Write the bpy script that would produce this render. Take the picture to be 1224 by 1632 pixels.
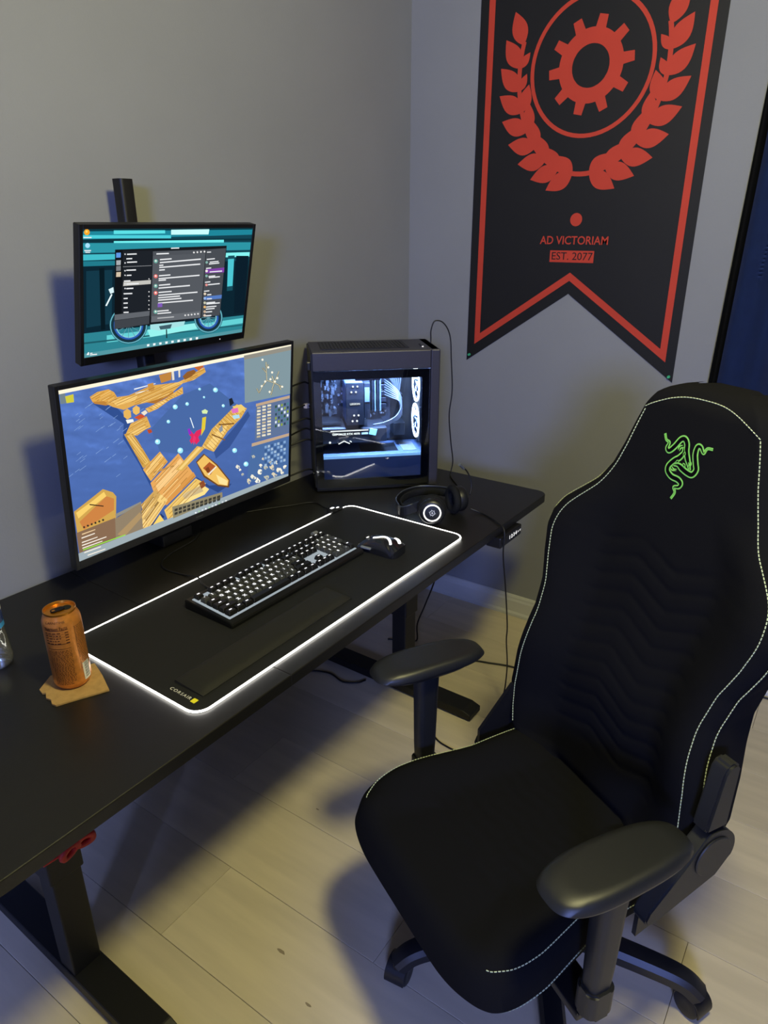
import bpy, bmesh, math, random
from math import sin, cos, pi, radians
from mathutils import Vector, Matrix, noise
for o in list(bpy.data.objects):
    bpy.data.objects.remove(o, do_unlink=True)
scene = bpy.context.scene
COL = scene.collection
rnd = random.Random(7)

# ---------------------------------------------------------------- camera, light, exposure
cam_d = bpy.data.cameras.new('camera')
cam_d.sensor_fit = 'HORIZONTAL'
cam_d.sensor_width = 36.0
cam_d.lens = 36.0 * 1117.5 / 1224.0
cam_d.clip_start = 0.02
cam = bpy.data.objects.new('camera', cam_d)
COL.objects.link(cam)
CR, CU, CF = Vector((0.5654, -0.8248, -0.0025)), Vector((0.3144, 0.2127, 0.9253)), Vector((0.7627, 0.5240, -0.3789))
cam.matrix_world = Matrix(((CR.x, CU.x, -CF.x, -1.1014), (CR.y, CU.y, -CF.y, -1.0167), (CR.z, CU.z, -CF.z, 1.5013), (0, 0, 0, 1)))
scene.camera = cam
scene.view_settings.view_transform = 'Standard'
scene.view_settings.look = 'None'
scene.view_settings.exposure = 0.0
scene.view_settings.gamma = 1.0
scene.view_settings.use_curve_mapping = False
world = bpy.data.worlds.new('dim_room_world')
scene.world = world
world.use_nodes = True
world.node_tree.nodes['Background'].inputs[0].default_value = (0.25, 0.28, 0.36, 1)
world.node_tree.nodes['Background'].inputs[1].default_value = 0.0

def lamp(name, loc, power, colour, radius):
    d = bpy.data.lights.new(name, 'POINT')
    d.energy = power
    d.color = colour
    d.shadow_soft_size = radius
    o = bpy.data.objects.new(name, d)
    COL.objects.link(o)
    o.location = loc
    return o
lamp('warm_ceiling_bulb', (-0.50, -1.09, 2.37), 105.0, (1.0, 0.92, 0.43), 0.12)
lamp('cool_ceiling_bulb', (-4.60, -2.83, 2.20), 860.0, (0.26, 0.36, 1.0), 0.42)

# ---------------------------------------------------------------- constants (metres)
XW, YW = 1.2987, 0.5116          # right wall, back wall
ZD = 0.712                       # desk top
DROT = -0.0212                   # the desk stands a hair askew to the wall

# ---------------------------------------------------------------- helpers
def lin(h):
    v = [int(h[i:i + 2], 16) / 255 for i in (0, 2, 4)]
    return tuple((c / 12.92 if c <= 0.04045 else ((c + 0.055) / 1.055) ** 2.4) for c in v) + (1.0,)

def mat(name, colour, rough=0.5, metal=0.0, spec=0.5, vary=0.0, scale=40.0, bump=0.0, bscale=300.0, stretch=(1, 1, 1), sheen=0.0, coat=0.0, per_object=0.0):
    m = bpy.data.materials.new(name)
    m.use_nodes = True
    nt = m.node_tree
    b = nt.nodes['Principled BSDF']
    c = lin(colour) if isinstance(colour, str) else tuple(colour) + (1.0,)
    b.inputs['Base Color'].default_value = c
    b.inputs['Roughness'].default_value = rough
    b.inputs['Metallic'].default_value = metal
    b.inputs['Specular IOR Level'].default_value = spec
    b.inputs['Sheen Weight'].default_value = sheen
    b.inputs['Coat Weight'].default_value = coat
    tc = nt.nodes.new('ShaderNodeTexCoord')
    mp = nt.nodes.new('ShaderNodeMapping')
    mp.inputs['Scale'].default_value = stretch
    nt.links.new(tc.outputs['Object'], mp.inputs['Vector'])
    if vary > 0:
        n = nt.nodes.new('ShaderNodeTexNoise')
        n.inputs['Scale'].default_value = scale
        n.inputs['Detail'].default_value = 6
        nt.links.new(mp.outputs[0], n.inputs['Vector'])
        r = nt.nodes.new('ShaderNodeMapRange')
        r.inputs['From Min'].default_value = 0.3
        r.inputs['From Max'].default_value = 0.7
        r.inputs['To Min'].default_value = 1 - vary
        r.inputs['To Max'].default_value = 1 + vary
        nt.links.new(n.outputs['Fac'], r.inputs['Value'])
        fac = r.outputs[0]
        if per_object > 0:
            oi = nt.nodes.new('ShaderNodeObjectInfo')
            r2 = nt.nodes.new('ShaderNodeMapRange')
            r2.inputs['To Min'].default_value = 1 - per_object
            r2.inputs['To Max'].default_value = 1 + per_object
            nt.links.new(oi.outputs['Random'], r2.inputs['Value'])
            mu = nt.nodes.new('ShaderNodeMath')
            mu.operation = 'MULTIPLY'
            nt.links.new(fac, mu.inputs[0])
            nt.links.new(r2.outputs[0], mu.inputs[1])
            fac = mu.outputs[0]
        hsv = nt.nodes.new('ShaderNodeHueSaturation')
        hsv.inputs['Color'].default_value = c
        nt.links.new(fac, hsv.inputs['Value'])
        nt.links.new(hsv.outputs[0], b.inputs['Base Color'])
    if bump > 0:
        n2 = nt.nodes.new('ShaderNodeTexNoise')
        n2.inputs['Scale'].default_value = bscale
        n2.inputs['Detail'].default_value = 3
        nt.links.new(mp.outputs[0], n2.inputs['Vector'])
        bp = nt.nodes.new('ShaderNodeBump')
        bp.inputs['Strength'].default_value = bump
        bp.inputs['Distance'].default_value = 0.001
        nt.links.new(n2.outputs['Fac'], bp.inputs['Height'])
        nt.links.new(bp.outputs[0], b.inputs['Normal'])
    return m

def glow(name, colour, strength):
    m = bpy.data.materials.new(name)
    m.use_nodes = True
    nt = m.node_tree
    nt.nodes.remove(nt.nodes['Principled BSDF'])
    e = nt.nodes.new('ShaderNodeEmission')
    e.inputs['Color'].default_value = lin(colour) if isinstance(colour, str) else tuple(colour) + (1.0,)
    e.inputs['Strength'].default_value = strength
    nt.links.new(e.outputs[0], nt.nodes['Material Output'].inputs[0])
    return m

def screen_mat(name, strength):
    m = bpy.data.materials.new(name)
    m.use_nodes = True
    nt = m.node_tree
    nt.nodes.remove(nt.nodes['Principled BSDF'])
    a = nt.nodes.new('ShaderNodeVertexColor')
    a.layer_name = 'Col'
    e = nt.nodes.new('ShaderNodeEmission')
    e.inputs['Strength'].default_value = strength
    nt.links.new(a.outputs['Color'], e.inputs['Color'])
    nt.links.new(e.outputs[0], nt.nodes['Material Output'].inputs[0])
    return m

def glass_mat(name, tint, rough=0.02, milky=0.0, ior=1.45):
    """thin clear sheet: tinted see-through body with a mirror-like fresnel surface"""
    m = bpy.data.materials.new(name)
    m.use_nodes = True
    nt = m.node_tree
    nt.nodes.remove(nt.nodes['Principled BSDF'])
    t = nt.nodes.new('ShaderNodeBsdfTransparent')
    t.inputs['Color'].default_value = tuple(tint) + (1.0,)
    g = nt.nodes.new('ShaderNodeBsdfGlossy')
    g.inputs['Roughness'].default_value = rough
    f = nt.nodes.new('ShaderNodeFresnel')
    f.inputs['IOR'].default_value = ior
    mx = nt.nodes.new('ShaderNodeMixShader')
    nt.links.new(f.outputs[0], mx.inputs[0])
    body = t.outputs[0]
    if milky > 0:
        df = nt.nodes.new('ShaderNodeBsdfDiffuse')
        df.inputs['Color'].default_value = (0.9, 0.92, 0.95, 1)
        m2 = nt.nodes.new('ShaderNodeMixShader')
        m2.inputs[0].default_value = milky
        nt.links.new(t.outputs[0], m2.inputs[1])
        nt.links.new(df.outputs[0], m2.inputs[2])
        body = m2.outputs[0]
    nt.links.new(body, mx.inputs[1])
    nt.links.new(g.outputs[0], mx.inputs[2])
    nt.links.new(mx.outputs[0], nt.nodes['Material Output'].inputs[0])
    return m

def link(name, data, m, parent=None, loc=None, smooth=None):
    o = bpy.data.objects.new(name, data)
    COL.objects.link(o)
    if m is not None and hasattr(data, 'materials') and not data.materials:
        data.materials.append(m)
    if parent is not None:
        o.parent = parent
    if loc is not None:
        o.location = loc
    return o

def build(name, bm, m, parent=None, smooth=False, loc=None, rot=None):
    bmesh.ops.recalc_face_normals(bm, faces=bm.faces)
    me = bpy.data.meshes.new(name)
    bm.to_mesh(me)
    bm.free()
    if smooth:
        me.polygons.foreach_set('use_smooth', [True] * len(me.polygons))
        if smooth != 'all':
            me.set_sharp_from_angle(angle=radians(smooth if smooth is not True else 40))
    o = link(name, me, m, parent, loc)
    if rot is not None:
        o.rotation_euler = rot
    return o

def thing(name, label, cat, loc=(0, 0, 0), rotz=0.0, group=None):
    o = bpy.data.objects.new(name, None)
    COL.objects.link(o)
    o.empty_display_size = 0.05
    o.location = loc
    o.rotation_euler = (0, 0, rotz)
    return tag(o, label, cat, group)

def tag(o, label, cat, group=None):
    o['label'] = label
    o['category'] = cat
    if group:
        o['group'] = group
    return o

def struct(o):
    o['kind'] = 'structure'
    return o

def box(bm, c, s, rot=None, bev=0.0, seg=2):
    r = bmesh.ops.create_cube(bm, size=1.0)
    vs = r['verts']
    bmesh.ops.scale(bm, vec=s, verts=vs)
    if bev > 0:
        es = list({e for v in vs for e in v.link_edges})
        rr = bmesh.ops.bevel(bm, geom=es, offset=bev, segments=seg, affect='EDGES', profile=0.5)
        vs = list({v for f in rr['faces'] for v in f.verts} | {v for v in vs if v.is_valid})
    if rot is not None:
        bmesh.ops.transform(bm, matrix=rot, verts=vs)
    bmesh.ops.translate(bm, vec=c, verts=vs)
    return vs

def boxb(bm, x0, x1, y0, y1, z0, z1, bev=0.0, seg=2):
    return box(bm, ((x0 + x1) / 2, (y0 + y1) / 2, (z0 + z1) / 2), (x1 - x0, y1 - y0, z1 - z0), None, bev, seg)

def catmull(pts, n=8, closed=False):
    P = [Vector(p) for p in pts]
    out = []
    N = len(P)
    rng = range(N if closed else N - 1)
    for i in rng:
        if closed:
            p0, p1, p2, p3 = P[(i - 1) % N], P[i], P[(i + 1) % N], P[(i + 2) % N]
        else:
            p1, p2 = P[i], P[i + 1]
            p0 = P[i - 1] if i > 0 else p1 * 2 - p2
            p3 = P[i + 2] if i + 2 < N else p2 * 2 - p1
        for k in range(n):
            t = k / n
            out.append(0.5 * ((2 * p1) + (p2 - p0) * t + (2 * p0 - 5 * p1 + 4 * p2 - p3) * t * t + (3 * p1 - p0 - 3 * p2 + p3) * t ** 3))
    if not closed:
        out.append(P[-1].copy())
    return out

def sweep(bm, pts, section, closed=False, up=Vector((0, 0, 1)), scale=None, caps=True):
    """sweep a 2D section [(a,b)] along pts: a along the side vector, b along the up vector"""
    P = [Vector(p) for p in pts]
    N = len(P)
    rings = []
    nprev = None
    for i, p in enumerate(P):
        if closed:
            t = P[(i + 1) % N] - P[i - 1]
        else:
            t = P[min(i + 1, N - 1)] - P[max(i - 1, 0)]
        t.normalize()
        if up is not None:
            s = t.cross(up)
            if s.length < 1e-4:
                s = t.cross(Vector((0, 1, 0.01)))
            s.normalize()
        else:
            if nprev is None:
                s = t.cross(Vector((0.13, 0.31, 0.94)))
            else:
                s = nprev - t * nprev.dot(t)
            s.normalize()
            nprev = s
        b = s.cross(t).normalized()
        k = scale(i / max(1, N - 1)) if scale else 1.0
        kx, ky = k if isinstance(k, tuple) else (k, k)
        rings.append([bm.verts.new(p + s * a * kx + b * c * ky) for a, c in section])
    M = len(section)
    for i in range(N if closed else N - 1):
        r0, r1 = rings[i], rings[(i + 1) % N]
        for j in range(M):
            bm.faces.new((r0[j], r0[(j + 1) % M], r1[(j + 1) % M], r1[j]))
    if not closed and caps:
        bm.faces.new(rings[0][::-1])
        bm.faces.new(rings[-1])
    return rings

def circ(r, n=8, ry=None):
    ry = r if ry is None else ry
    return [(r * cos(2 * pi * k / n), ry * sin(2 * pi * k / n)) for k in range(n)]

def tube(bm, pts, r, n=8, closed=False, scale=None):
    return sweep(bm, pts, circ(r, n), closed, None, scale)

def lathe(bm, prof, seg=32, c=(0, 0, 0), axis=None):
    rings = []
    M = Matrix.Identity(3)
    if axis is not None:
        M = Vector((0, 0, 1)).rotation_difference(Vector(axis).normalized()).to_matrix()
    C = Vector(c)
    for r, z in prof:
        if r < 1e-6:
            rings.append([bm.verts.new(C + M @ Vector((0, 0, z)))])
        else:
            rings.append([bm.verts.new(C + M @ Vector((r * cos(2 * pi * k / seg), r * sin(2 * pi * k / seg), z))) for k in range(seg)])
    for a, b in zip(rings[:-1], rings[1:]):
        for k in range(seg):
            k2 = (k + 1) % seg
            if len(a) == 1 and len(b) == 1:
                continue
            if len(a) == 1:
                bm.faces.new((a[0], b[k2], b[k]))
            elif len(b) == 1:
                bm.faces.new((a[k], a[k2], b[0]))
            else:
                bm.faces.new((a[k], a[k2], b[k2], b[k]))
    return rings

def cyl(bm, c, r, h, axis=None, seg=24, bev=0.0):
    b = min(bev, r * 0.9, h * 0.45)
    prof = [(0, -h / 2), (r - b, -h / 2)] + ([(r, -h / 2 + b), (r, h / 2 - b), (r - b, h / 2)] if b > 0 else [(r, h / 2)]) + [(0, h / 2)]
    return lathe(bm, prof, seg, c, axis)

def prism(bm, pts, z0, z1, xf=None):
    """extrude the outline pts between z0 and z1; xf maps (x,y,z) to a point"""
    xf = xf or (lambda x, y, z: (x, y, z))
    a = [bm.verts.new(xf(x, y, z0)) for x, y in pts]
    b = [bm.verts.new(xf(x, y, z1)) for x, y in pts]
    n = len(pts)
    for k in range(n):
        bm.faces.new((a[k], a[(k + 1) % n], b[(k + 1) % n], b[k]))
    bm.faces.new(a[::-1])
    bm.faces.new(b)
    return a, b

def rrect(w, h, r, n=6, cx=0.0, cy=0.0):
    out = []
    for sx, sy, a0 in ((1, 1, 0), (-1, 1, pi / 2), (-1, -1, pi), (1, -1, 3 * pi / 2)):
        for k in range(n + 1):
            a = a0 + (pi / 2) * k / n
            out.append((cx + sx * (w / 2 - r) + r * cos(a), cy + sy * (h / 2 - r) + r * sin(a)))
    return out

def text_mesh(s, size, extrude=0.0003, align='CENTER', spacing=1.0, bold=0.0):
    cu = bpy.data.curves.new('lettering', 'FONT')
    cu.body = s
    cu.size = size
    cu.extrude = extrude
    cu.offset = bold
    cu.align_x = align
    cu.align_y = 'CENTER'
    cu.space_character = spacing
    cu.resolution_u = 3
    o = bpy.data.objects.new('lettering', cu)
    COL.objects.link(o)
    dg = bpy.context.evaluated_depsgraph_get()
    me = bpy.data.meshes.new_from_object(o.evaluated_get(dg))
    bpy.data.objects.remove(o, do_unlink=True)
    bpy.data.curves.remove(cu)
    me.materials.clear()
    return me

def place_text(name, s, size, m, parent, origin, ex, ey, extrude=0.0003, align='CENTER', spacing=1.0, width=None, bold=0.0):
    """flat lettering: ex and ey are the reading and the up direction in the parent's space"""
    me = text_mesh(s, size, extrude, align, spacing, bold)
    ex, ey = Vector(ex).normalized(), Vector(ey).normalized()
    ez = ex.cross(ey)
    k = 1.0
    if width:
        xs = [v.co.x for v in me.vertices]
        k = width / (max(xs) - min(xs))
    M = Matrix(((ex.x * k, ey.x, ez.x, origin[0]), (ex.y * k, ey.y, ez.y, origin[1]), (ex.z * k, ey.z, ez.z, origin[2]), (0, 0, 0, 1)))
    me.transform(M)
    return link(name, me, m, parent)

def pillow(bm, grid, n, m, f_top, f_bot):
    """closed cushion: two sheets sharing their rim; f(u,v) with u,v in -1..1"""
    T = {}
    Bo = {}
    for i in range(n + 1):
        for j in range(m + 1):
            u, v = -1 + 2 * i / n, -1 + 2 * j / m
            T[i, j] = bm.verts.new(f_top(u, v))
            Bo[i, j] = bm.verts.new(f_bot(u, v))
    for i in range(n):
        for j in range(m):
            bm.faces.new((T[i, j], T[i + 1, j], T[i + 1, j + 1], T[i, j + 1]))
            bm.faces.new((Bo[i, j], Bo[i, j + 1], Bo[i + 1, j + 1], Bo[i + 1, j]))
    rim = [(i, 0) for i in range(n)] + [(n, j) for j in range(m)] + [(i, m) for i in range(n, 0, -1)] + [(0, j) for j in range(m, 0, -1)]
    L = len(rim)
    for k in range(L):
        a, b = rim[k], rim[(k + 1) % L]
        bm.faces.new((T[a], Bo[a], Bo[b], T[b]))

def interp(tab, x):
    if x <= tab[0][0]:
        return tab[0][1]
    for (a, va), (b, vb) in zip(tab[:-1], tab[1:]):
        if x <= b:
            t = (x - a) / (b - a)
            return va + (vb - va) * t
    return tab[-1][1]

# ---------------------------------------------------------------- materials
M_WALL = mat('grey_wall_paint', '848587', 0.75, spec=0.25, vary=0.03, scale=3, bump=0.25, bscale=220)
M_FARW = mat('low_bounce_wall_paint', '5a5a5c', 0.8, spec=0.2, vary=0.03, scale=3)  # unseen surfaces, colour darkened to cut bounced light
M_CEIL = mat('ceiling_paint', '7c7c7a', 0.9, spec=0.2, vary=0.02, scale=5)
M_TRIM = mat('white_gloss_trim', 'bcbcb8', 0.4, spec=0.4, vary=0.02, scale=8)
M_PLANK = mat('pale_oak_plank', 'c6baa2', 0.45, spec=0.35, vary=0.10, scale=3.2, bump=0.10, bscale=9, stretch=(7, 0.7, 1), per_object=0.09)
M_KNOT = mat('plank_knot', '8a7d68', 0.6)
M_DESK = mat('black_laminate', '171614', 0.40, spec=0.4, vary=0.10, scale=60, bump=0.15, bscale=500)
M_STEEL = mat('black_powder_steel', '131313', 0.5, spec=0.4, vary=0.1, scale=200, bump=0.15, bscale=900)
M_PLASTIC = mat('black_plastic', '121214', 0.38, spec=0.5, vary=0.05, scale=80)
M_PLASTIC_R = mat('rough_black_plastic', '191919', 0.5, spec=0.45, vary=0.08, scale=300, bump=0.2, bscale=1200)
M_RUBBER = mat('black_cable_rubber', '0c0c0d', 0.5)
M_PAD = mat('black_pad_cloth', '191a1d', 0.75, spec=0.25, vary=0.06, scale=400, bump=0.3, bscale=2500)
M_WHITE_GLOW = glow('white_led', (1.0, 0.97, 0.92), 2.6)
M_STRIP = glow('pad_led_strip', (1.0, 0.97, 0.90), 9.0)
M_WHITE_SOFT = glow('white_led_soft', (1.0, 1.0, 1.0), 1.1)
M_TEXT_WHITE = mat('white_print', 'd8d8d8', 0.5)
M_YELLOW = mat('yellow_print', 'e8e020', 0.5)


# ---------------------------------------------------------------- the room
X0, Y0, ZC = -6.6, -3.4, 2.50
def wall(name, x0, x1, y0, y1, z0, z1, m):
    bm = bmesh.new()
    boxb(bm, x0, x1, y0, y1, z0, z1)
    return struct(build(name, bm, m))
wall('wall_back', X0 - 0.1, XW + 0.1, YW, YW + 0.1, -0.05, ZC, M_WALL)
wall('wall_right', XW, XW + 0.1, Y0 - 0.1, YW, -0.05, ZC, M_WALL)
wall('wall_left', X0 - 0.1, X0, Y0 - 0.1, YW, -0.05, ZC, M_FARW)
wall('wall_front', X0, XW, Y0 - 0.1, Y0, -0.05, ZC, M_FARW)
wall('added_light_blocker', -1.66, -1.52, -1.02, -0.62, 0.0005, 1.42, M_FARW)     # unseen slab added to block cool light, standing in for the photographer
wall('ceiling', X0 - 0.1, XW + 0.1, Y0 - 0.1, YW + 0.1, ZC, ZC + 0.08, M_CEIL)
floor = wall('floor', X0, XW, Y0, YW, -0.05, -0.012, mat('dark_plank_joint', '5f5646', 0.8))
PW, PL = 0.22, 1.22
plank_mesh = {}
def plank(x0, x1, y0, y1):
    key = (round(x1 - x0, 3), round(y1 - y0, 3))
    if key not in plank_mesh:
        bm = bmesh.new()
        boxb(bm, 0, x1 - x0, 0, y1 - y0, -0.012, 0.0, 0.0006, 1)
        bmesh.ops.recalc_face_normals(bm, faces=bm.faces)
        me = bpy.data.meshes.new('plank')
        bm.to_mesh(me)
        bm.free()
        me.materials.append(M_PLANK)
        plank_mesh[key] = me
    o = bpy.data.objects.new('plank', plank_mesh[key])
    COL.objects.link(o)
    o.parent = floor
    o.location = (x0, y0, 0)
x = -0.47 - 28 * PW
row = 0
while x < XW - 0.01:
    xa, xb = max(x, X0) + 0.0005, min(x + PW, XW) - 0.0005
    if xb - xa > 0.02:
        off = (0.0, 0.45, 0.85, 0.22, 0.66)[row % 5]
        y = Y0 - off
        while y < YW - 0.01:
            ya, yb = max(y, Y0) + 0.0005, min(y + PL, YW) - 0.0005
            if yb - ya > 0.03:
                plank(xa, xb, ya, yb)
            y += PL
    x += PW
    row += 1
# dark knots and cracks of the boards
for kx, ky, kr in ((-0.345, -0.215, 0.007), (-0.40, -0.34, 0.005), (0.02, -0.02, 0.003)):
    bm = bmesh.new()
    pts = [(kr * (0.45 + 0.2 * rnd.random()) * cos(a * pi / 6), kr * (1.3 + 0.7 * rnd.random()) * sin(a * pi / 6)) for a in range(12)]
    prism(bm, pts, 0.0, 0.0004)
    o = build('knot', bm, M_KNOT, floor, loc=(kx, ky, 0))

def baseboard(name, length, loc, rz):
    bm = bmesh.new()
    prof = [(0, 0), (0.020, 0), (0.020, 0.012), (0.0135, 0.020), (0.0135, 0.066), (0.010, 0.074), (0.009, 0.082), (0.005, 0.088), (0, 0.090)]
    a = [bm.verts.new((0, -d, z)) for d, z in prof]
    b = [bm.verts.new((length, -d, z)) for d, z in prof]
    for k in range(len(prof)):
        k2 = (k + 1) % len(prof)
        bm.faces.new((a[k], b[k], b[k2], a[k2]))
    bm.faces.new(a)
    bm.faces.new(b[::-1])
    return struct(build(name, bm, M_TRIM, loc=loc, rot=(0, 0, rz)))
baseboard('baseboard_back', XW - X0, (X0, YW - 0.0005, 0.0005), 0)
baseboard('baseboard_right', YW - Y0 - 0.022, (XW - 0.0005, YW - 0.022, 0.0005), -pi / 2)

# ---------------------------------------------------------------- curtain on the right wall
M_CURT = mat('navy_curtain_cloth', '1a2c58', 0.8, spec=0.2, vary=0.08, scale=25, bump=0.2, bscale=700, sheen=0.3)
M_LINER = mat('black_curtain_lining', '0c0e12', 0.75, spec=0.2)
cur = thing('window_curtain', 'dark navy curtain with black lined edge hanging on the right wall', 'curtain', (XW, -0.62, 0.36))
def curtain_sheet(bm, y_of, x_of, z0, z1, n, m, th):
    T = [[bm.verts.new((x_of(i / n, j / m), y_of(i / n, j / m), z0 + (z1 - z0) * j / m)) for j in range(m + 1)] for i in range(n + 1)]
    for i in range(n):
        for j in range(m):
            bm.faces.new((T[i][j], T[i + 1][j], T[i + 1][j + 1], T[i][j + 1]))
    bmesh.ops.solidify(bm, geom=bm.faces[:], thickness=th)
bm = bmesh.new()
curtain_sheet(bm, lambda u, v: -0.018 - 1.1 * u - 0.045 * v, lambda u, v: -0.085 - 0.028 * sin(u * 30) * (0.6 + 0.4 * v) - 0.012 * sin(u * 71 + 1), 0.0, 2.0, 110, 14, 0.003)
build('drape', bm, M_CURT, cur, smooth=True)
bm = bmesh.new()
curtain_sheet(bm, lambda u, v: 0.018 - 0.036 * u - 0.045 * v, lambda u, v: -0.012 - 0.075 * u - 0.006 * sin(u * 9 + v * 5), 0.0, 2.0, 12, 14, 0.003)
build('lining', bm, M_LINER, cur, smooth=True)
bm = bmesh.new()
tube(bm, [(-0.07, 0.12, 2.02), (-0.07, -1.3, 2.02)], 0.009, 10)
build('rod', bm, M_STEEL, cur, smooth=True)
bm = bmesh.new()
tube(bm, catmull([(XW - 0.03, -0.955, 0.55), (XW - 0.03, -0.95, 0.3), (XW - 0.032, -0.945, 0.10), (XW - 0.06, -0.93, 0.006), (XW - 0.09, -0.90, 0.004)]), 0.002, 6)
tag(build('blind_cord', bm, mat('white_cord', 'd0d2d8', 0.5), smooth='all'), 'thin white cord hanging in front of the white baseboard below the curtain', 'cord')

# ---------------------------------------------------------------- banner on the right wall
M_BANNER = mat('black_banner_cloth', '141313', 0.6, spec=0.35, vary=0.1, scale=6, bump=0.12, bscale=900)
M_RED = mat('red_banner_print', 'ba3c2a', 0.65, spec=0.3, vary=0.04, scale=12)
BXC, BW, BZ0, BZ1, BNOTCH = -0.1300, 0.752, 1.024, 2.30, 1.283
ban = thing('wall_banner', 'black swallowtail wall banner with red border and red emblem', 'banner', (XW, BXC, BZ0))
# local frame: x = out of wall (negative), y runs away from the corner negatively; s = reading direction = -y
def bpt(s, z, d):
    return (-d, -s, z)
def bprint(name, pts, d0=0.0033, d1=0.0039, m=None):
    bm = bmesh.new()
    prism(bm, pts, d0, d1, lambda s, z, d: bpt(s, z, d))
    bmesh.ops.triangulate(bm, faces=bm.faces[:])
    return build(name, bm, m or M_RED, ban)
H = BZ1 - BZ0
N = BNOTCH - BZ0
w2 = BW / 2
bm = bmesh.new()
prism(bm, [(-w2, 0), (0, N), (w2, 0), (w2, H), (-w2, H)], 0.0008, 0.0030, bpt)
build('cloth', bm, M_BANNER, ban)
def stripe(name, s0, z0, s1, z1, a, b):
    bprint(name, [(s0, z0), (s1, z1), b, a])
e, sw = 0.030, 0.021          # border inset and stripe width
zi = 0.062                    # inner V drop
def vline(s, off):
    return off + N * (1 - abs(s) / w2)
oi = w2 - e
ii = w2 - e - sw
bprint('border_stripe', [(-oi, vline(oi, 0.042)), (-ii, vline(ii, 0.068)), (-ii, H - e - sw), (-oi, H - e)])
bprint('border_stripe', [(oi, vline(oi, 0.042)), (oi, H - e), (ii, H - e - sw), (ii, vline(ii, 0.068))])
bprint('border_stripe', [(-oi, vline(oi, 0.042)), (0, N + 0.042), (0, N + 0.068), (-ii, vline(ii, 0.068))])
bprint('border_stripe', [(oi, vline(oi, 0.042)), (ii, vline(ii, 0.068)), (0, N + 0.068), (0, N + 0.042)])
bprint('border_stripe', [(-oi, H - e), (oi, H - e), (ii, H - e - sw), (-ii, H - e - sw)])
# emblem: plain cog inside a ring, cradled by a leafy wreath
EC = (0.004, 1.945 - BZ0)
def ring_print(name, r0, r1, c=EC, n=64, m=None, a0=0.0, a1=2 * pi, d0=0.0033, d1=0.0039):
    bm = bmesh.new()
    full = abs(a1 - a0 - 2 * pi) < 1e-6
    K = n if full else n + 1
    V = []
    for k in range(K):
        a = a0 + (a1 - a0) * k / n
        V.append([bm.verts.new(bpt(c[0] + r * cos(a), c[1] + r * sin(a), d)) for r, d in ((r0, d0), (r1, d0), (r1, d1), (r0, d1))])
    for k in range(n):
        p, q = V[k], V[(k + 1) % K]
        for j in range(4):
            bm.faces.new((p[j], p[(j + 1) % 4], q[(j + 1) % 4], q[j]))
    if not full:
        bm.faces.new(V[0])
        bm.faces.new(V[-1])
    return build(name, bm, m or M_RED, ban)
ring_print('emblem_ring', 0.182, 0.194)
def gear(name, c, ro, ri, hole, teeth, ph=0.0):
    bm = bmesh.new()
    V = []
    for k in range(teeth):
        for f, r in ((-0.42, ri), (-0.25, ri), (-0.16, ro), (0.16, ro), (0.25, ri), (0.42, ri)):
            a = ph + 2 * pi * (k + f) / teeth
            V.append([bm.verts.new(bpt(c[0] + q * cos(a), c[1] + q * sin(a), d)) for q, d in ((hole, 0.0033), (r, 0.0033), (r, 0.0039), (hole, 0.0039))])
    K = len(V)
    for k in range(K):
        p, q = V[k], V[(k + 1) % K]
        for j in range(4):
            bm.faces.new((p[j], p[(j + 1) % 4], q[(j + 1) % 4], q[j]))
    build(name, bm, M_RED, ban)
gear('emblem_cog', EC, 0.132, 0.100, 0.058, 10, 0.1)
# wreath: overlapping leaves following an arc under the ring
bm = bmesh.new()
V = []
for k in range(49):
    a = pi * 1.0 - 0.30 + (pi + 0.60) * k / 48
    V.append([bm.verts.new(bpt(EC[0] + (0.232 + q) * cos(a), EC[1] + (0.296 + q) * sin(a), d)) for q, d in ((-0.007, 0.0033), (0.007, 0.0033), (0.007, 0.0039), (-0.007, 0.0039))])
for p, q in zip(V[:-1], V[1:]):
    for j in range(4):
        bm.faces.new((p[j], p[(j + 1) % 4], q[(j + 1) % 4], q[j]))
bm.faces.new(V[0])
bm.faces.new(V[-1])
build('wreath_stem', bm, M_RED, ban)
bprint('emblem_dot', [(EC[0] + 0.020 * cos(k * pi / 12), 1.515 - BZ0 + 0.020 * sin(k * pi / 12)) for k in range(24)])
for sgn in (-1, 1):
    for k in range(9):
        a = -pi / 2 + sgn * (0.12 + 0.215 * k)
        for side in (-1, 1):
            if side < 0 and k > 7:
                continue
            base = (EC[0] + 0.232 * cos(a), EC[1] + 0.296 * sin(a))
            da = a + sgn * (pi / 2) - sgn * side * 0.62
            L, Wd = (0.098, 0.026) if side > 0 else (0.080, 0.022)
            if side < 0 and k > 5:
                L, Wd = 0.052, 0.013
            ux, uz = cos(da), sin(da)
            pts = []
            for t in range(13):
                f = t / 12
                pts.append((f, Wd * sin(pi * f ** 0.85)))
            pts += [(1 - t / 12, -Wd * sin(pi * (1 - t / 12) ** 0.85)) for t in range(1, 12)]
            bprint('wreath_leaf', [(base[0] + ux * L * f - uz * w, base[1] + uz * L * f + ux * w) for f, w in pts], 0.0033, 0.0039 + 0.00004 * k + 0.00002 * side)
place_text('lettering', 'AD VICTORIAM', 0.036, M_RED, ban, bpt(0.002, 1.4505 - BZ0, 0.0036), (0, -1, 0), (0, 0, 1), width=0.232, bold=0.0004)
bprint('date_plate', [(-0.076, 1.383 - BZ0), (0.075, 1.383 - BZ0), (0.075, 1.420 - BZ0), (-0.076, 1.420 - BZ0)])
place_text('lettering', 'EST. 2077', 0.034, M_BANNER, ban, bpt(0, 1.4015 - BZ0, 0.0042), (0, -1, 0), (0, 0, 1), width=0.140)
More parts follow.
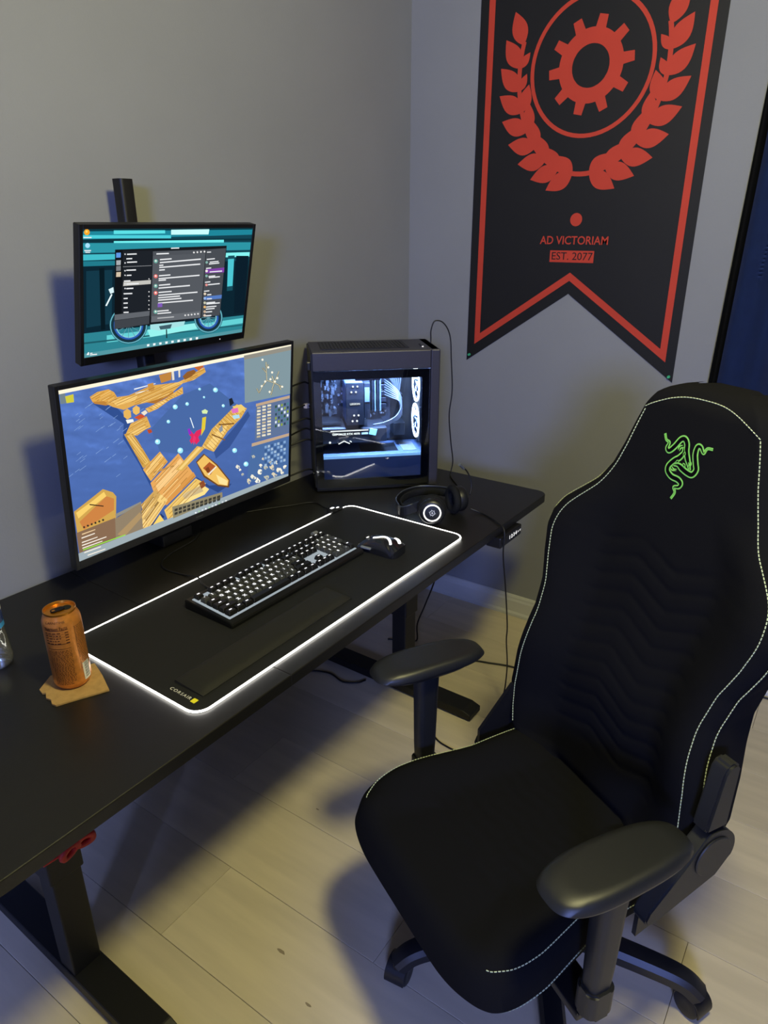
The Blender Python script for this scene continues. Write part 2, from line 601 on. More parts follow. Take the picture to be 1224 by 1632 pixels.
M_PIN = mat('green_pin', '3fae7c', 0.3, spec=0.5)
for s, z, nm in ((-w2 + 0.012, 0.022, 'corner nearest the computer'), (w2 - 0.012, 0.018, 'corner next to the curtain')):
    bm = bmesh.new()
    lathe(bm, [(0.0, 0.0), (0.0045, 0.0), (0.0048, 0.001), (0.0035, 0.003), (0.003, 0.006), (0.0042, 0.008), (0.0042, 0.009), (0.0, 0.0095)], 12, (0, 0, 0), (-1, 0, 0))
    tag(build('push_pin', bm, M_PIN, smooth=True, loc=(XW - 0.0032, BXC - s, BZ0 + z)), 'small green push pin in the lower banner ' + nm, 'push pin', 'pins holding the banner')

# ---------------------------------------------------------------- desk
desk = thing('standing_desk', 'long black standing desk with rounded corners and steel T legs', 'desk', (0, 0, 0), DROT)
DX0, DX1, DY0, DY1, DT = -0.865, 0.922, -0.2475, 0.4915, 0.026
def panel(name, x0, x1, rl, rr):
    out = []
    n = 8
    for (cx, cy, a0, r) in ((x1 - rr, DY1 - rr, 0, rr), (x0 + rl, DY1 - rl, pi / 2, rl), (x0 + rl, DY0 + rl, pi, rl), (x1 - rr, DY0 + rr, 1.5 * pi, rr)):
        for k in range(n + 1):
            a = a0 + pi / 2 * k / n
            out.append((cx + r * cos(a), cy + r * sin(a)))
    bm = bmesh.new()
    rings = []
    for ins, z in ((0.002, ZD - DT), (0.0, ZD - DT + 0.002), (0.0, ZD - 0.002), (0.0007, ZD - 0.0006), (0.002, ZD)):
        ring = []
        for (x, y) in out:
            cx, cy = (x0 + x1) / 2, (DY0 + DY1) / 2
            ring.append(bm.verts.new((x - ins * (1 if x > cx else -1), y - ins * (1 if y > cy else -1), z)))
        rings.append(ring)
    for a, b in zip(rings[:-1], rings[1:]):
        for k in range(len(out)):
            bm.faces.new((a[k], a[(k + 1) % len(out)], b[(k + 1) % len(out)], b[k]))
    bm.faces.new(rings[0][::-1])
    bm.faces.new(rings[-1])
    return build(name, bm, M_DESK, desk)
SEAM = -0.279
panel('tabletop_panel', DX0, SEAM - 0.0002, 0.035, 0.001)
panel('tabletop_panel', SEAM + 0.0002, DX1, 0.001, 0.035)
for sx in (-1, 1):
    x = sx * 0.62
    bm = bmesh.new()
    boxb(bm, x - 0.036, x + 0.036, 0.068, 0.132, 0.30, 0.655, 0.004)
    col = build('leg', bm, M_STEEL, desk)
    bm = bmesh.new()
    boxb(bm, x - 0.031, x + 0.031, 0.073, 0.127, 0.03, 0.31, 0.003)
    build('inner_tube', bm, M_STEEL, col)
    bm = bmesh.new()
    prism(bm, [(-0.185, 0.006), (0.43, 0.006), (0.43, 0.026), (0.40, 0.036), (-0.155, 0.036), (-0.185, 0.026)], x - 0.035, x + 0.035, lambda y, z, xx: (xx, y, z))
    bmesh.ops.bevel(bm, geom=bm.edges[:], offset=0.002, segments=1, affect='EDGES')
    ft = build('foot', bm, M_STEEL, desk)
    for yy in (-0.16, 0.40):
        bm = bmesh.new()
        cyl(bm, (x, yy, 0.0035), 0.018, 0.007, seg=16)
        build('levelling_pad', bm, M_RUBBER, ft)
    bm = bmesh.new()
    boxb(bm, x - 0.035, x + 0.035, -0.20, 0.44, 0.656, ZD - DT - 0.0005, 0.004)
    build('support_arm', bm, M_STEEL, desk)
for yy in (0.07, 0.13):
    bm = bmesh.new()
    boxb(bm, -0.585, 0.585, yy - 0.014, yy + 0.014, 0.658, ZD - DT - 0.002, 0.002)
    build('crossbar', bm, M_STEEL, desk)
# height controller under the front edge
bm = bmesh.new()
boxb(bm, 0.565, 0.700, -0.262, -0.215, ZD - DT - 0.034, ZD - DT - 0.0006, 0.004)
ctl = build('height_controller', bm, M_PLASTIC, desk)
ctl['label'] = 'black keypad with white lit digits'
bm = bmesh.new()
cyl(bm, (0.588, -0.2625, ZD - DT - 0.017), 0.0125, 0.004, (0, -1, 0), 20, 0.001)
build('knob', bm, M_PLASTIC_R, ctl)
for k, ch in enumerate('1234'):
    place_text('digit', ch, 0.0155, M_WHITE_SOFT, ctl, (0.622 + 0.0135 * k, -0.2624, ZD - DT - 0.017), (1, 0, 0), (0, 0, 1), bold=0.0003)
for k, sg in enumerate((1, -1)):
    bm = bmesh.new()
    cx, cz = 0.677 + 0.012 * k, ZD - DT - 0.017
    prism(bm, [(cx - 0.0045, cz - 0.003 * sg), (cx, cz + 0.003 * sg), (cx + 0.0045, cz - 0.003 * sg), (cx, cz + 0.0008 * sg)], -0.2626, -0.2621, lambda a, b, d: (a, d, b))
    build('arrow_mark', bm, M_WHITE_SOFT, ctl)

def cable(name, pts, r, label, m=M_RUBBER, n=10, group=None):
    bm = bmesh.new()
    tube(bm, catmull(pts, n), r, 7)
    o = build(name, bm, m, smooth='all')
    return tag(o, label, 'cable', group)
cable('power_cord', [(0.68, 0.02, 0.004), (0.76, 0.025, 0.004), (0.878, -0.02, 0.004), (0.92, -0.11, 0.004), (0.945, -0.205, 0.004), (0.96, -0.40, 0.004), (1.02, -0.62, 0.004), (1.20, -0.80, 0.004), (1.262, -1.00, 0.004), (1.265, -1.60, 0.004)], 0.0035, 'thick black power cord lying on the floor between desk foot and wall')
cable('mains_lead', [(0.93, 0.10, 0.55), (0.905, 0.12, 0.40), (0.90, 0.129, 0.295), (0.90, 0.17, 0.17), (0.90, 0.203, 0.075), (0.897, 0.202, 0.005), (0.88, 0.23, 0.004), (0.84, 0.30, 0.004)], 0.003, 'black lead hanging behind the desk leg in front of the blue-lit baseboard')
cable('floor_cable', [(0.42, 0.44, 0.004), (0.50, 0.42, 0.004), (0.535, 0.35, 0.004), (0.522, 0.278, 0.004), (0.545, 0.232, 0.004), (0.575, 0.216, 0.004)], 0.0032, 'black cable looping over the floor under the desk beside the foot')
cable('loose_cable', [(0.57, -0.06, 0.003), (0.50, -0.095, 0.003), (0.467, -0.124, 0.003), (0.441, -0.178, 0.003), (0.45, -0.26, 0.003), (0.55, -0.34, 0.003)], 0.0028, 'short black cable on the floor beside the front end of the desk foot')
# red wrap at the near leg
M_REDC = mat('red_nylon', 'b01818', 0.5, vary=0.15, scale=60)
rw = thing('cable_wrap', 'red looped cable wrap tied around the near steel desk leg', 'cable wrap', (-0.603, 0.054, 0.388))
for sg in (-1, 1):
    bm = bmesh.new()
    tube(bm, catmull([(0, 0, 0), (sg * 0.012, -0.004, 0.012), (sg * 0.030, -0.006, 0.006), (sg * 0.030, -0.004, -0.008), (sg * 0.012, 0, -0.010)], 6, True), 0.0075, 8, True)
    build('loop', bm, M_REDC, rw, smooth='all')
bm = bmesh.new()
box(bm, (0, -0.003, 0.004), (0.014, 0.014, 0.018), None, 0.004)
build('knot', bm, M_REDC, rw, smooth=True)
bm = bmesh.new()
tube(bm, catmull([(-0.062, 0.013, -0.006), (-0.04, 0.010, -0.006), (-0.01, 0.006, -0.004), (0.010, 0.010, -0.004)], 6), 0.004, 8)
build('strap', bm, M_REDC, rw, smooth='all')

# ---------------------------------------------------------------- lit desk pad
pad = thing('desk_pad', 'large black desk pad with a glowing white rim and control pod', 'desk pad', (0, 0, ZD + 0.0002), -0.0225)
PWD, PHT, PRD = 0.930, 0.400, 0.030
bm = bmesh.new()
prism(bm, rrect(PWD - 0.004, PHT - 0.004, PRD - 0.002, 8), 0.0, 0.0036)
build('pad_cloth', bm, M_PAD, pad)
path = []
for (cx, cy, a0) in ((PWD / 2 - PRD, PHT / 2 - PRD, 0), (-PWD / 2 + PRD, PHT / 2 - PRD, pi / 2), (-PWD / 2 + PRD, -PHT / 2 + PRD, pi), (PWD / 2 - PRD, -PHT / 2 + PRD, 1.5 * pi)):
    for k in range(9):
        a = a0 + pi / 2 * k / 8
        path.append(Vector((cx + PRD * cos(a), cy + PRD * sin(a), 0.0028)))
i_far = 8                                     # path[8] -> path[9] is the far edge, running from right to left
far_y = PHT / 2
def far_pt(x):
    return Vector((x, far_y, 0.0028))
loop = path[9:] + path[:9]                    # starts at the far left corner, ends at the far right corner
for seg in ([far_pt(-0.088)] + [far_pt(-0.2), far_pt(-0.35)] + loop + [far_pt(0.428)], [far_pt(0.375), far_pt(0.32), far_pt(0.252)], [far_pt(0.247), far_pt(0.08), far_pt(-0.083)]):
    bm = bmesh.new()
    sweep(bm, seg, circ(0.0019, 8, 0.0019))
    build('light_strip', bm, M_STRIP, pad, smooth='all')
bm = bmesh.new()
box(bm, (0.402, far_y + 0.004, 0.0065), (0.050, 0.024, 0.013), None, 0.004)
pod = build('control_pod', bm, M_PLASTIC, pad, smooth=True)
for cx, cy, sx, sy in ((0.395, far_y + 0.009, 0.014, 0.008), (0.408, far_y - 0.001, 0.010, 0.006)):
    bm = bmesh.new()
    prism(bm, rrect(sx, sy, 0.002, 4, cx, cy), 0.013, 0.0134)
    build('lit_mark', bm, M_WHITE_GLOW, pod)
place_text('lettering', 'CORSAIR', 0.0100, M_TEXT_WHITE, pad, (-0.4405, -0.126, 0.0038), (0, -1, 0), (1, 0, 0), extrude=0.0001, width=0.056, spacing=1.25)
bm = bmesh.new()
prism(bm, rrect(0.011, 0.011, 0.001, 3, -0.4405, -0.1635), 0.0036, 0.0040)
build('emblem_patch', bm, M_YELLOW, pad)

# ---------------------------------------------------------------- keyboard
M_KCASE = mat('dark_keyboard_case', '17181a', 0.35, metal=0.3, vary=0.06, scale=300)
M_KEY_D = mat('black_keycap', '0e0e10', 0.45, spec=0.45)
M_KEY_G = mat('smoky_keycap', '3a3c40', 0.45, spec=0.45)
M_LEGEND = glow('key_legend_light', (1.0, 1.0, 1.0), 1.3)
M_KPLATE = glow('key_backlight_plate', (0.80, 0.92, 1.0), 0.45)
KC = (-0.008, 0.033)
kb = thing('keyboard', 'full size black mechanical keyboard with white backlit keys', 'keyboard', (KC[0], KC[1], ZD + 0.0042), -0.030)
KW, KD = 0.452, 0.152
bm = bmesh.new()
prism(bm, [(-KD / 2, 0.0), (KD / 2, 0.0), (KD / 2, 0.020), (KD / 2 - 0.004, 0.022), (-KD / 2 + 0.006, 0.013), (-KD / 2, 0.009)], -KW / 2, KW / 2, lambda y, z, x: (x, y, z))
bmesh.ops.bevel(bm, geom=bm.edges[:], offset=0.0015, segments=2, affect='EDGES')
build('case', bm, M_KCASE, kb, smooth=True)
SL = (0.022 - 0.013) / (KD - 0.010)
def plate_z(y):
    return 0.0134 + SL * (y + KD / 2 - 0.006)
bm = bmesh.new()
y0p, y1p = -0.0592, 0.0605
V = [bm.verts.new((x, y, plate_z(y) + dz)) for dz in (-0.003, 0.0008) for x, y in ((-0.2168, y0p), (0.2158, y0p), (0.2158, y1p), (-0.2168, y1p))]
for f in ((3, 2, 1, 0), (4, 5, 6, 7), (0, 1, 5, 4), (1, 2, 6, 5), (2, 3, 7, 6), (3, 0, 4, 7)):
    bm.faces.new([V[i] for i in f])
build('backlit_plate', bm, M_KPLATE, kb)
U = 0.01905
cap_mesh = {}
def cap(w, h, m):
    key = (w, h, m.name)
    if key not in cap_mesh:
        bm = bmesh.new()
        bx, by = w * U - 0.0009, h * U - 0.0009
        rings = []
        for (sx, sy, z, oy) in ((bx, by, 0.0, 0), (bx - 0.001, by - 0.001, 0.0035, 0), (bx - 0.0045, by - 0.0050, 0.0088, 0.0006), (bx - 0.0060, by - 0.0065, 0.0094, 0.0006)):
            rings.append([bm.verts.new((x, y + oy, z)) for x, y in rrect(sx, sy, 0.0012, 1)])
        n = len(rings[0])
        for a, b in zip(rings[:-1], rings[1:]):
            for k in range(n):
                bm.faces.new((a[k], a[(k + 1) % n], b[(k + 1) % n], b[k]))
        bm.faces.new(rings[-1])
        bm.faces.new(rings[0][::-1])
        bmesh.ops.recalc_face_normals(bm, faces=bm.faces)
        me = bpy.data.meshes.new('keycap')
        bm.to_mesh(me)
        bm.free()
        me.materials.append(m)
        cap_mesh[key] = me
    return cap_mesh[key]
leg_mesh = {}
def legend(s):
    if s not in leg_mesh:
        if len(s) == 1:
            me = text_mesh(s, 0.0098, 0.0001, bold=0.0005)
        else:
            bm = bmesh.new()
            prism(bm, rrect(0.0072, 0.0032, 0.0010, 2), -0.0001, 0.0001)
            bmesh.ops.recalc_face_normals(bm, faces=bm.faces)
            me = bpy.data.meshes.new('legend')
            bm.to_mesh(me)
            bm.free()
        me.materials.append(M_LEGEND)
        leg_mesh[s] = me
    return leg_mesh[s]
XK0 = -22.5 * U / 2
YROW = [0.0515, 0.0515 - 1.22 * U, 0.0515 - 2.22 * U, 0.0515 - 3.22 * U, 0.0515 - 4.22 * U, 0.0515 - 5.22 * U]
tilt_k = math.atan(SL)
def key(x, r, w, s, h=1.0, dark=False):
    o = link('keycap', cap(w, h, M_KEY_D if dark else M_KEY_G), None, kb)
    yy = YROW[r] - (h - 1) * U / 2
    o.location = (XK0 + (x + w / 2) * U, yy, plate_z(yy) + 0.0035)
    o.rotation_euler = (tilt_k, 0, 0)
    if s:
        l = link('legend', legend(s), None, o)
        l.location = (0, 0.0012, 0.0096)
def run(x, r, keys, dark=None):
    for k in keys:
        s, w = (k, 1.0) if isinstance(k, str) else k
        if s is not None:
            key(x, r, w, s, 1.0, (len(s) > 1 or s == ' ') if dark is None else dark)
        x += w
run(0, 0, ['esc', (None, 1), 'f1', 'f2', 'f3', 'f4', (None, .5), 'f5', 'f6', 'f7', 'f8', (None, .5), 'f9', 'f10', 'f11', 'f12', (None, .25), 'prt', 'scr', 'pau', (None, .25), 'm1', 'm2', 'm3', 'm4'])
run(0, 1, list('`1234567890-=') + [('bks', 2), (None, .25), 'ins', 'hom', 'pgu', (None, .25), 'num', '/', '*', '-'])
run(0, 2, [('tab', 1.5)] + list('QWERTYUIOP[]') + [('\\', 1.5), (None, .25), 'del', 'end', 'pgd', (None, .25), '7', '8', '9'])
run(0, 3, [('cap', 1.75)] + list("ASDFGHJKL;'") + [('ent', 2.25), (None, 3.5), '4', '5', '6'])
run(0, 4, [('shf', 2.25)] + list('ZXCVBNM,./') + [('shf', 2.75), (None, 1.25), 'up', (None, 1.25), '1', '2', '3'])
run(0, 5, [('ctl', 1.25), ('win', 1.25), ('alt', 1.25), ('spc', 6.25), ('alt', 1.25), ('win', 1.25), ('men', 1.25), ('ctl', 1.25), (None, .25), 'lt', 'dn', 'rt', (None, .25), ('0', 2), '.'])
key(21.5, 2, 1, '+', 2.0)
key(21.5, 4, 1, 'ent', 2.0, True)
bm = bmesh.new()
cyl(bm, (0.198, 0.066, 0.0275), 0.0085, 0.016, (1, 0, 0), 20, 0.0015)
build('volume_roller', bm, mat('clear_ribbed_roller', '9aa0a6', 0.2, metal=0.5), kb, smooth=True)
kp = [(-0.148, 0.118, ZD + 0.010), (-0.135, 0.165, ZD + 0.0066), (-0.121, 0.200, ZD + 0.009), (-0.124, 0.25, ZD + 0.003), (-0.129, 0.309, ZD + 0.003), (-0.105, 0.348, ZD + 0.003), (-0.053, 0.369, ZD + 0.003), (0.033, 0.384, ZD + 0.003), (0.10, 0.43, ZD + 0.003)]
cable('keyboard_cable', kp, 0.0022, 'thin black cable running from the keyboard across the pad rim to behind the monitor')
cable('pad_lead', [(0.405, 0.204, ZD + 0.006), (0.41, 0.235, ZD + 0.003), (0.425, 0.294, ZD + 0.0025), (0.363, 0.337, ZD + 0.0025), (0.316, 0.37, ZD + 0.0025), (0.25, 0.41, ZD + 0.0025)], 0.0017, 'thin black lead on the desk from the pad control pod toward the monitor')

# ---------------------------------------------------------------- wrist rest
M_REST = mat('soft_black_rest', '1c1c1b', 0.7, spec=0.3, vary=0.06, scale=200, bump=0.15, bscale=1500)
bm = bmesh.new()
def rest_f(z_in, top):
    def f(u, v):
        x, y = u * 0.2185, v * 0.0385
        return (x, y, z_in(u, v) if top else 0.0)
    return f
pillow(bm, None, 40, 14, rest_f(lambda u, v: 0.004 + 0.008 * (1 - max(abs(v), 0) ** 6) * (1 - abs(u) ** 30) + 0.002 * v, True), rest_f(None, False))
tag(build('wrist_rest', bm, M_REST, smooth=True, loc=(-0.209, -0.123, ZD + 0.0042), rot=(0, 0, -0.012)), 'black padded wrist rest lying on the pad in front of the keyboard', 'wrist rest')

# ---------------------------------------------------------------- mouse
M_MOUSE = mat('glossy_black_mouse', '17181c', 0.22, spec=0.6, coat=0.3)
ms = thing('computer_mouse', 'black computer mouse with white lit strips on the pad', 'mouse', (0.257, -0.072, ZD + 0.0042), 0.06)
def mouse_w(v):
    return 0.031 + 0.005 * v * v - 0.003 * v
def mouse_z(u, v):
    along = max(0.0, 1 - abs((v + 0.15) / 1.16) ** 2.6)
    return 0.004 + 0.035 * along * (max(0.0, 1 - abs(u) ** 3.2)) ** 0.55
def mouse_xy(u, v):
    mm, nn = max(abs(u), abs(v)), (abs(u) ** 4 + abs(v) ** 4) ** 0.25
    k = mm / nn if nn > 0 else 1
    return u * k * mouse_w(v), v * k * 0.064
def mtop(u, v):
    x, y = mouse_xy(u, v)
    return (x, y, mouse_z(u, v))
bm = bmesh.new()
pillow(bm, None, 26, 40, mtop, lambda u, v: (*mouse_xy(u, v), 0.0))
build('shell', bm, M_MOUSE, ms, smooth=50)
bm = bmesh.new()
cyl(bm, (0.0, 0.036, mouse_z(0, 0.56) - 0.004), 0.010, 0.008, (1, 0, 0), 20, 0.002)
build('scroll_wheel', bm, M_RUBBER, ms, smooth=True)
def strip_on_mouse(name, uv, w, m, lift=0.0006):
    bm = bmesh.new()
    pts = [Vector((*mouse_xy(u, v), mouse_z(u, v) + lift)) for u, v in [(p.x, p.y) for p in catmull([(a, b, 0) for a, b in uv], 8)]]
    sweep(bm, pts, [(-w / 2, 0), (w / 2, 0), (w / 2, 0.0008), (-w / 2, 0.0008)])
    return build(name, bm, m, ms)
strip_on_mouse('light_strip', [(-0.42, 0.22), (-0.25, 0.02), (0.02, -0.16), (0.0, -0.34), (-0.30, -0.56), (-0.55, -0.70)], 0.0062, M_WHITE_GLOW)
strip_on_mouse('light_strip', [(0.55, -0.58), (0.35, -0.74), (0.10, -0.86)], 0.0085, M_WHITE_GLOW)
strip_on_mouse('wheel_light', [(-0.16, 0.60), (-0.15, 0.50)], 0.005, M_WHITE_GLOW, 0.0012)
strip_on_mouse('wheel_light', [(0.16, 0.60), (0.15, 0.54)], 0.004, M_WHITE_GLOW, 0.0012)
bm = bmesh.new()
box(bm, (-0.0325, 0.024, 0.014), (0.008, 0.030, 0.006), None, 0.002)
build('side_button', bm, mat('grey_side_button', '7a808a', 0.3), ms, smooth=True)
bm = bmesh.new()
strip = [Vector((0.0, y, mouse_z(0, y / 0.064) + 0.0002)) for y in (0.060, 0.055, 0.050, 0.046)]
sweep(bm, strip, [(-0.0006, -0.0003), (0.0006, -0.0003), (0.0006, 0.0003), (-0.0006, 0.0003)])
build('button_gap', bm, M_RUBBER, ms)

# ---------------------------------------------------------------- headset
M_HS = mat('black_headset_plastic', '161719', 0.42, spec=0.5)
M_CUSH = mat('black_ear_cushion', '131415', 0.8, spec=0.2, bump=0.3, bscale=900)
M_HSG = mat('grey_headband_metal', '55585c', 0.35, metal=0.7)
hs = thing('gaming_headset', 'black headset with a glowing white ring on the ear cup', 'headset', (0.53, -0.06, ZD))
def cup(c, ax):
    ax = Vector(ax).normalized()
    bm = bmesh.new()
    lathe(bm, [(0.0, 0.014), (0.024, 0.014), (0.032, 0.012), (0.0365, 0.006), (0.038, -0.004), (0.036, -0.012), (0.0, -0.012)], 32, c, ax)
    o = build('ear_cup', bm, M_HS, hs, smooth=True)
    bm = bmesh.new()
    lathe(bm, [(0.018, -0.014), (0.036, -0.0125), (0.042, -0.018), (0.043, -0.026), (0.038, -0.032), (0.030, -0.033), (0.022, -0.029), (0.018, -0.020)], 32, c, ax)
    bm.verts.ensure_lookup_table()
    build('ear_cushion', bm, M_CUSH, o, smooth='all')
    return o, ax
C1, C2 = Vector((-0.052, -0.036, 0.0435)), Vector((0.082, -0.052, 0.0435))
c1, ax1 = cup(C1, (-0.84, -0.54, 0.05))
c2, ax2 = cup(C2, (0.80, -0.60, 0.0))
def disc_ring(name, c, ax, r0, r1, off, m, parent, n=48):
    bm = bmesh.new()
    lathe(bm, [(r0, off), (r0, off + 0.0006), (r1, off + 0.0006), (r1, off), (r0, off)], n, c, ax)
    return build(name, bm, m, parent)
disc_ring('light_ring', C1, ax1, 0.0215, 0.0250, 0.0142, M_WHITE_GLOW, c1)
disc_ring('emblem', C1, ax1, 0.0058, 0.0076, 0.0142, M_TEXT_WHITE, c1)
sx = Vector((0, 0, 1)).cross(ax1).normalized()
sy = ax1.cross(sx)
bm = bmesh.new()
cyl(bm, C1 + ax1 * 0.0146, 0.0026, 0.0008, ax1, 16)
for k, (a, b) in enumerate(((-0.2, 0.9), (0.6, 0.8), (-0.9, 0.3), (0.95, -0.2), (-0.5, -0.8), (0.15, -1.0))):
    d = (sx * a + sy * b).normalized()
    tube(bm, [C1 + ax1 * 0.0146 + d * 0.0074, C1 + ax1 * 0.0146 + d * 0.0100], 0.0007, 6)
build('emblem_mark', bm, M_TEXT_WHITE, c1)
bp = [C1 + Vector((0.018, 0.038, 0.008)), (-0.068, 0.050, 0.030), (-0.050, 0.082, 0.030), (-0.018, 0.106, 0.032), (0.030, 0.112, 0.036), (0.078, 0.090, 0.040), (0.106, 0.040, 0.042), (0.108, -0.010, 0.044), C2 + Vector((0.012, 0.030, 0.004))]
bp = catmull(bp, 8)
bm = bmesh.new()
sweep(bm, bp, [(-0.0022, -0.013), (0.0022, -0.013), (0.0022, 0.013), (-0.0022, 0.013)])
build('headband', bm, M_HS, hs)
bm = bmesh.new()
sweep(bm, [p + Vector((0, 0, 0.0135)) for p in bp[4:-4]], circ(0.0022, 8))
build('headband_rim', bm, M_HSG, hs, smooth='all')
bm = bmesh.new()
sweep(bm, [p + (Vector((0.025, 0.02, p.z)) - p) * 0.14 for p in bp[10:-10]], circ(0.004, 8, 0.012))
build('headband_padding', bm, M_CUSH, hs, smooth='all')
for c, ax, s in ((C1, ax1, 1), (C2, ax2, -1)):
    bm = bmesh.new()
    d = Vector((0, 0, 1)).cross(ax).normalized() * (-1 if c is C1 else 1)
    box(bm, c + Vector((0.004 if s > 0 else 0.006, 0.040, 0.004)), (0.012, 0.016, 0.022), None, 0.003)
    build('hinge', bm, M_HSG if c is C1 else M_HS, hs, smooth=True)
mp_ = catmull([C2 + Vector((0.018, -0.022, 0.010)), C2 + Vector((0.030, -0.020, 0.035)), C2 + Vector((0.030, -0.012, 0.062)), C2 + Vector((0.022, -0.004, 0.082)), C2 + Vector((0.010, 0.0, 0.092))], 8)
bm = bmesh.new()
tube(bm, mp_, 0.0024, 8)
boom = build('mic_boom', bm, M_RUBBER, hs, smooth='all')
bm = bmesh.new()
tube(bm, [C2 + Vector((0.013, -0.001, 0.089)), C2 + Vector((0.004, 0.002, 0.099)), C2 + Vector((-0.004, 0.004, 0.105))], 0.0048, 10)
build('mic_tip', bm, mat('grey_mic_mesh', '55585a', 0.6), boom, smooth=True)
cable('headset_cable', [(0.628, -0.138, ZD + 0.012), (0.636, -0.170, ZD + 0.003), (0.615, -0.215, ZD + 0.0028), (0.590, -0.250, ZD + 0.0035), (0.578, -0.272, ZD - 0.003), (0.571, -0.2790, ZD - 0.03), (0.572, -0.2785, 0.63), (0.61, -0.277, 0.50), (0.648, -0.274, 0.36), (0.655, -0.272, 0.30), (0.68, -0.27, 0.20), (0.678, -0.27, 0.12), (0.668, -0.268, 0.05), (0.672, -0.285, 0.004), (0.70, -0.36, 0.004)], 0.0022, 'thin black cable from the headset over the desk front edge and down to the floor')
cable('jack_cable', [(0.846, 0.139, ZD + 0.4405), (0.846, 0.139, 1.170), (0.843, 0.137, 1.195), (0.850, 0.128, 1.222), (0.870, 0.108, 1.215), (0.885, 0.092, 1.175), (0.888, 0.086, 1.10), (0.893, 0.082, 1.00), (0.886, 0.086, 0.92), (0.892, 0.080, 0.83), (0.900, 0.074, 0.76), (0.893, 0.076, ZD + 0.010), (0.865, 0.06, ZD + 0.003), (0.78, -0.02, ZD + 0.003), (0.70, -0.08, ZD + 0.003)], 0.0021, 'thin black cable arching from the computer top and falling to the desk')

# ---------------------------------------------------------------- drink can on torn cardboard
CANP = Vector((-0.530, 0.078, ZD + 0.0036))
dcam = Vector((-0.46, -0.888, 0))
rcam = Vector((0.888, -0.46, 0))
bm = bmesh.new()
cpts = [(-0.581, 0.107), (-0.584, 0.093), (-0.580, 0.088), (-0.588, 0.074), (-0.586, 0.062), (-0.592, 0.050), (-0.590, 0.040), (-0.560, 0.026), (-0.509, 0.001), (-0.488, 0.052), (-0.473, 0.097), (-0.505, 0.116), (-0.545, 0.130)]
prism(bm, cpts, ZD + 0.0003, ZD + 0.0034)
M_CARD = mat('brown_cardboard', 'a8885a', 0.85, spec=0.15, vary=0.12, scale=90, bump=0.2, bscale=600)
tag(build('cardboard_piece', bm, M_CARD), 'torn piece of brown cardboard used as coaster under the can', 'cardboard')
M_CAN = mat('orange_can_print', 'd68a42', 0.34, metal=0.5, spec=0.6, vary=0.12, scale=120)
M_CANRIM = mat('orange_can_lid', 'd08a30', 0.3, metal=0.8)
M_CANTXT = mat('dark_can_ink', '4a2408', 0.5)
M_BLACKTAB = mat('black_can_tab', '0c0b0b', 0.3, metal=0.5)
can = thing('drink_can', 'tall orange energy drink can with black tab standing on cardboard', 'can', CANP)
R, HC = 0.0330, 0.157
bm = bmesh.new()
lathe(bm, [(0.0, 0.004), (0.022, 0.002), (0.0235, 0.0), (0.0262, 0.001), (0.0305, 0.006), (0.0328, 0.011), (R, 0.015), (R, 0.134), (0.0323, 0.139), (0.0300, 0.145), (0.0278, 0.1495), (0.0270, 0.152)], 48)
build('body', bm, M_CAN, can, smooth=True)
bm = bmesh.new()
lathe(bm, [(0.0270, 0.152), (0.0278, 0.1545), (0.0276, 0.1568), (0.0264, 0.157), (0.0256, 0.1555), (0.0246, 0.1520), (0.0, 0.1520)], 48)
lid = build('lid', bm, M_CANRIM, can, smooth=True)
tabdir = (rcam * 0.96 - dcam * 0.28).normalized()
def on_lid(a, b, z):
    s = Vector((0, 0, 1)).cross(tabdir)
    p = tabdir * a + s * b
    return (p.x, p.y, z)
bm = bmesh.new()
prism(bm, [(0.0125 + 0.0078 * cos(t * pi / 10), 0.0085 * sin(t * pi / 10)) for t in range(20)], 0.1521, 0.1526, on_lid)
build('opening', bm, mat('dark_opening', '050403', 0.9), can)
bm = bmesh.new()
prism(bm, rrect(0.024, 0.0135, 0.006, 5, -0.0035, 0), 0.1532, 0.1546, on_lid)
tb = build('pull_tab', bm, M_BLACKTAB, can)
bm = bmesh.new()
prism(bm, rrect(0.006, 0.005, 0.002, 3, -0.0105, 0), 0.1545, 0.1548, on_lid)
build('tab_hole', bm, M_CANRIM, tb)
def wrap(bm, a0, a1, z0, z1, rr=R + 0.00025):
    n = max(1, int(abs(a1 - a0) / 0.12))
    prev = None
    for k in range(n + 1):
        a = a0 + (a1 - a0) * k / n
        d = dcam * cos(a) + rcam * sin(a)
        v = [bm.verts.new((d.x * rr, d.y * rr, z)) for z in (z0, z1)]
        if prev:
            bm.faces.new((prev[0], v[0], v[1], prev[1]))
        prev = v
bm = bmesh.new()
A = -1.05
B_ = 0.20
for z, t in ((0.1275, 0.0010), (0.1195, 0.0005), (0.1145, 0.0004), (0.100, 0.0010), (0.090, 0.0008)):
    wrap(bm, A, B_, z, z + t)
r2 = random.Random(5)
for k in range(5):
    z = 0.1225 - 0.0052 * k
    a = A
    while a < -0.25:
        w = 0.05 + r2.random() * 0.16
        wrap(bm, a, min(a + w, -0.2), z - 0.0009, z + 0.0009)
        a += w + 0.06
    wrap(bm, 0.02, B_, z - 0.0009, z + 0.0009)
for k in range(26):
    z = 0.0860 - 0.0028 * k
    a = A + (0.0 if k < 14 else 0.12)
    end = B_ if k < 24 else 0.0
    while a < end:
        w = 0.03 + r2.random() * 0.11
        wrap(bm, a, min(a + w, end), z - 0.0006, z + 0.0006)
        a += w + 0.045
for k in range(30):
    z = 0.128 - 0.0030 * k
    a = 0.52
    while a < 1.25:
        w = 0.03 + r2.random() * 0.10
        wrap(bm, a, min(a + w, 1.28), z - 0.0007, z + 0.0007)
        a += w + 0.045
build('printed_text', bm, M_CANTXT, can)
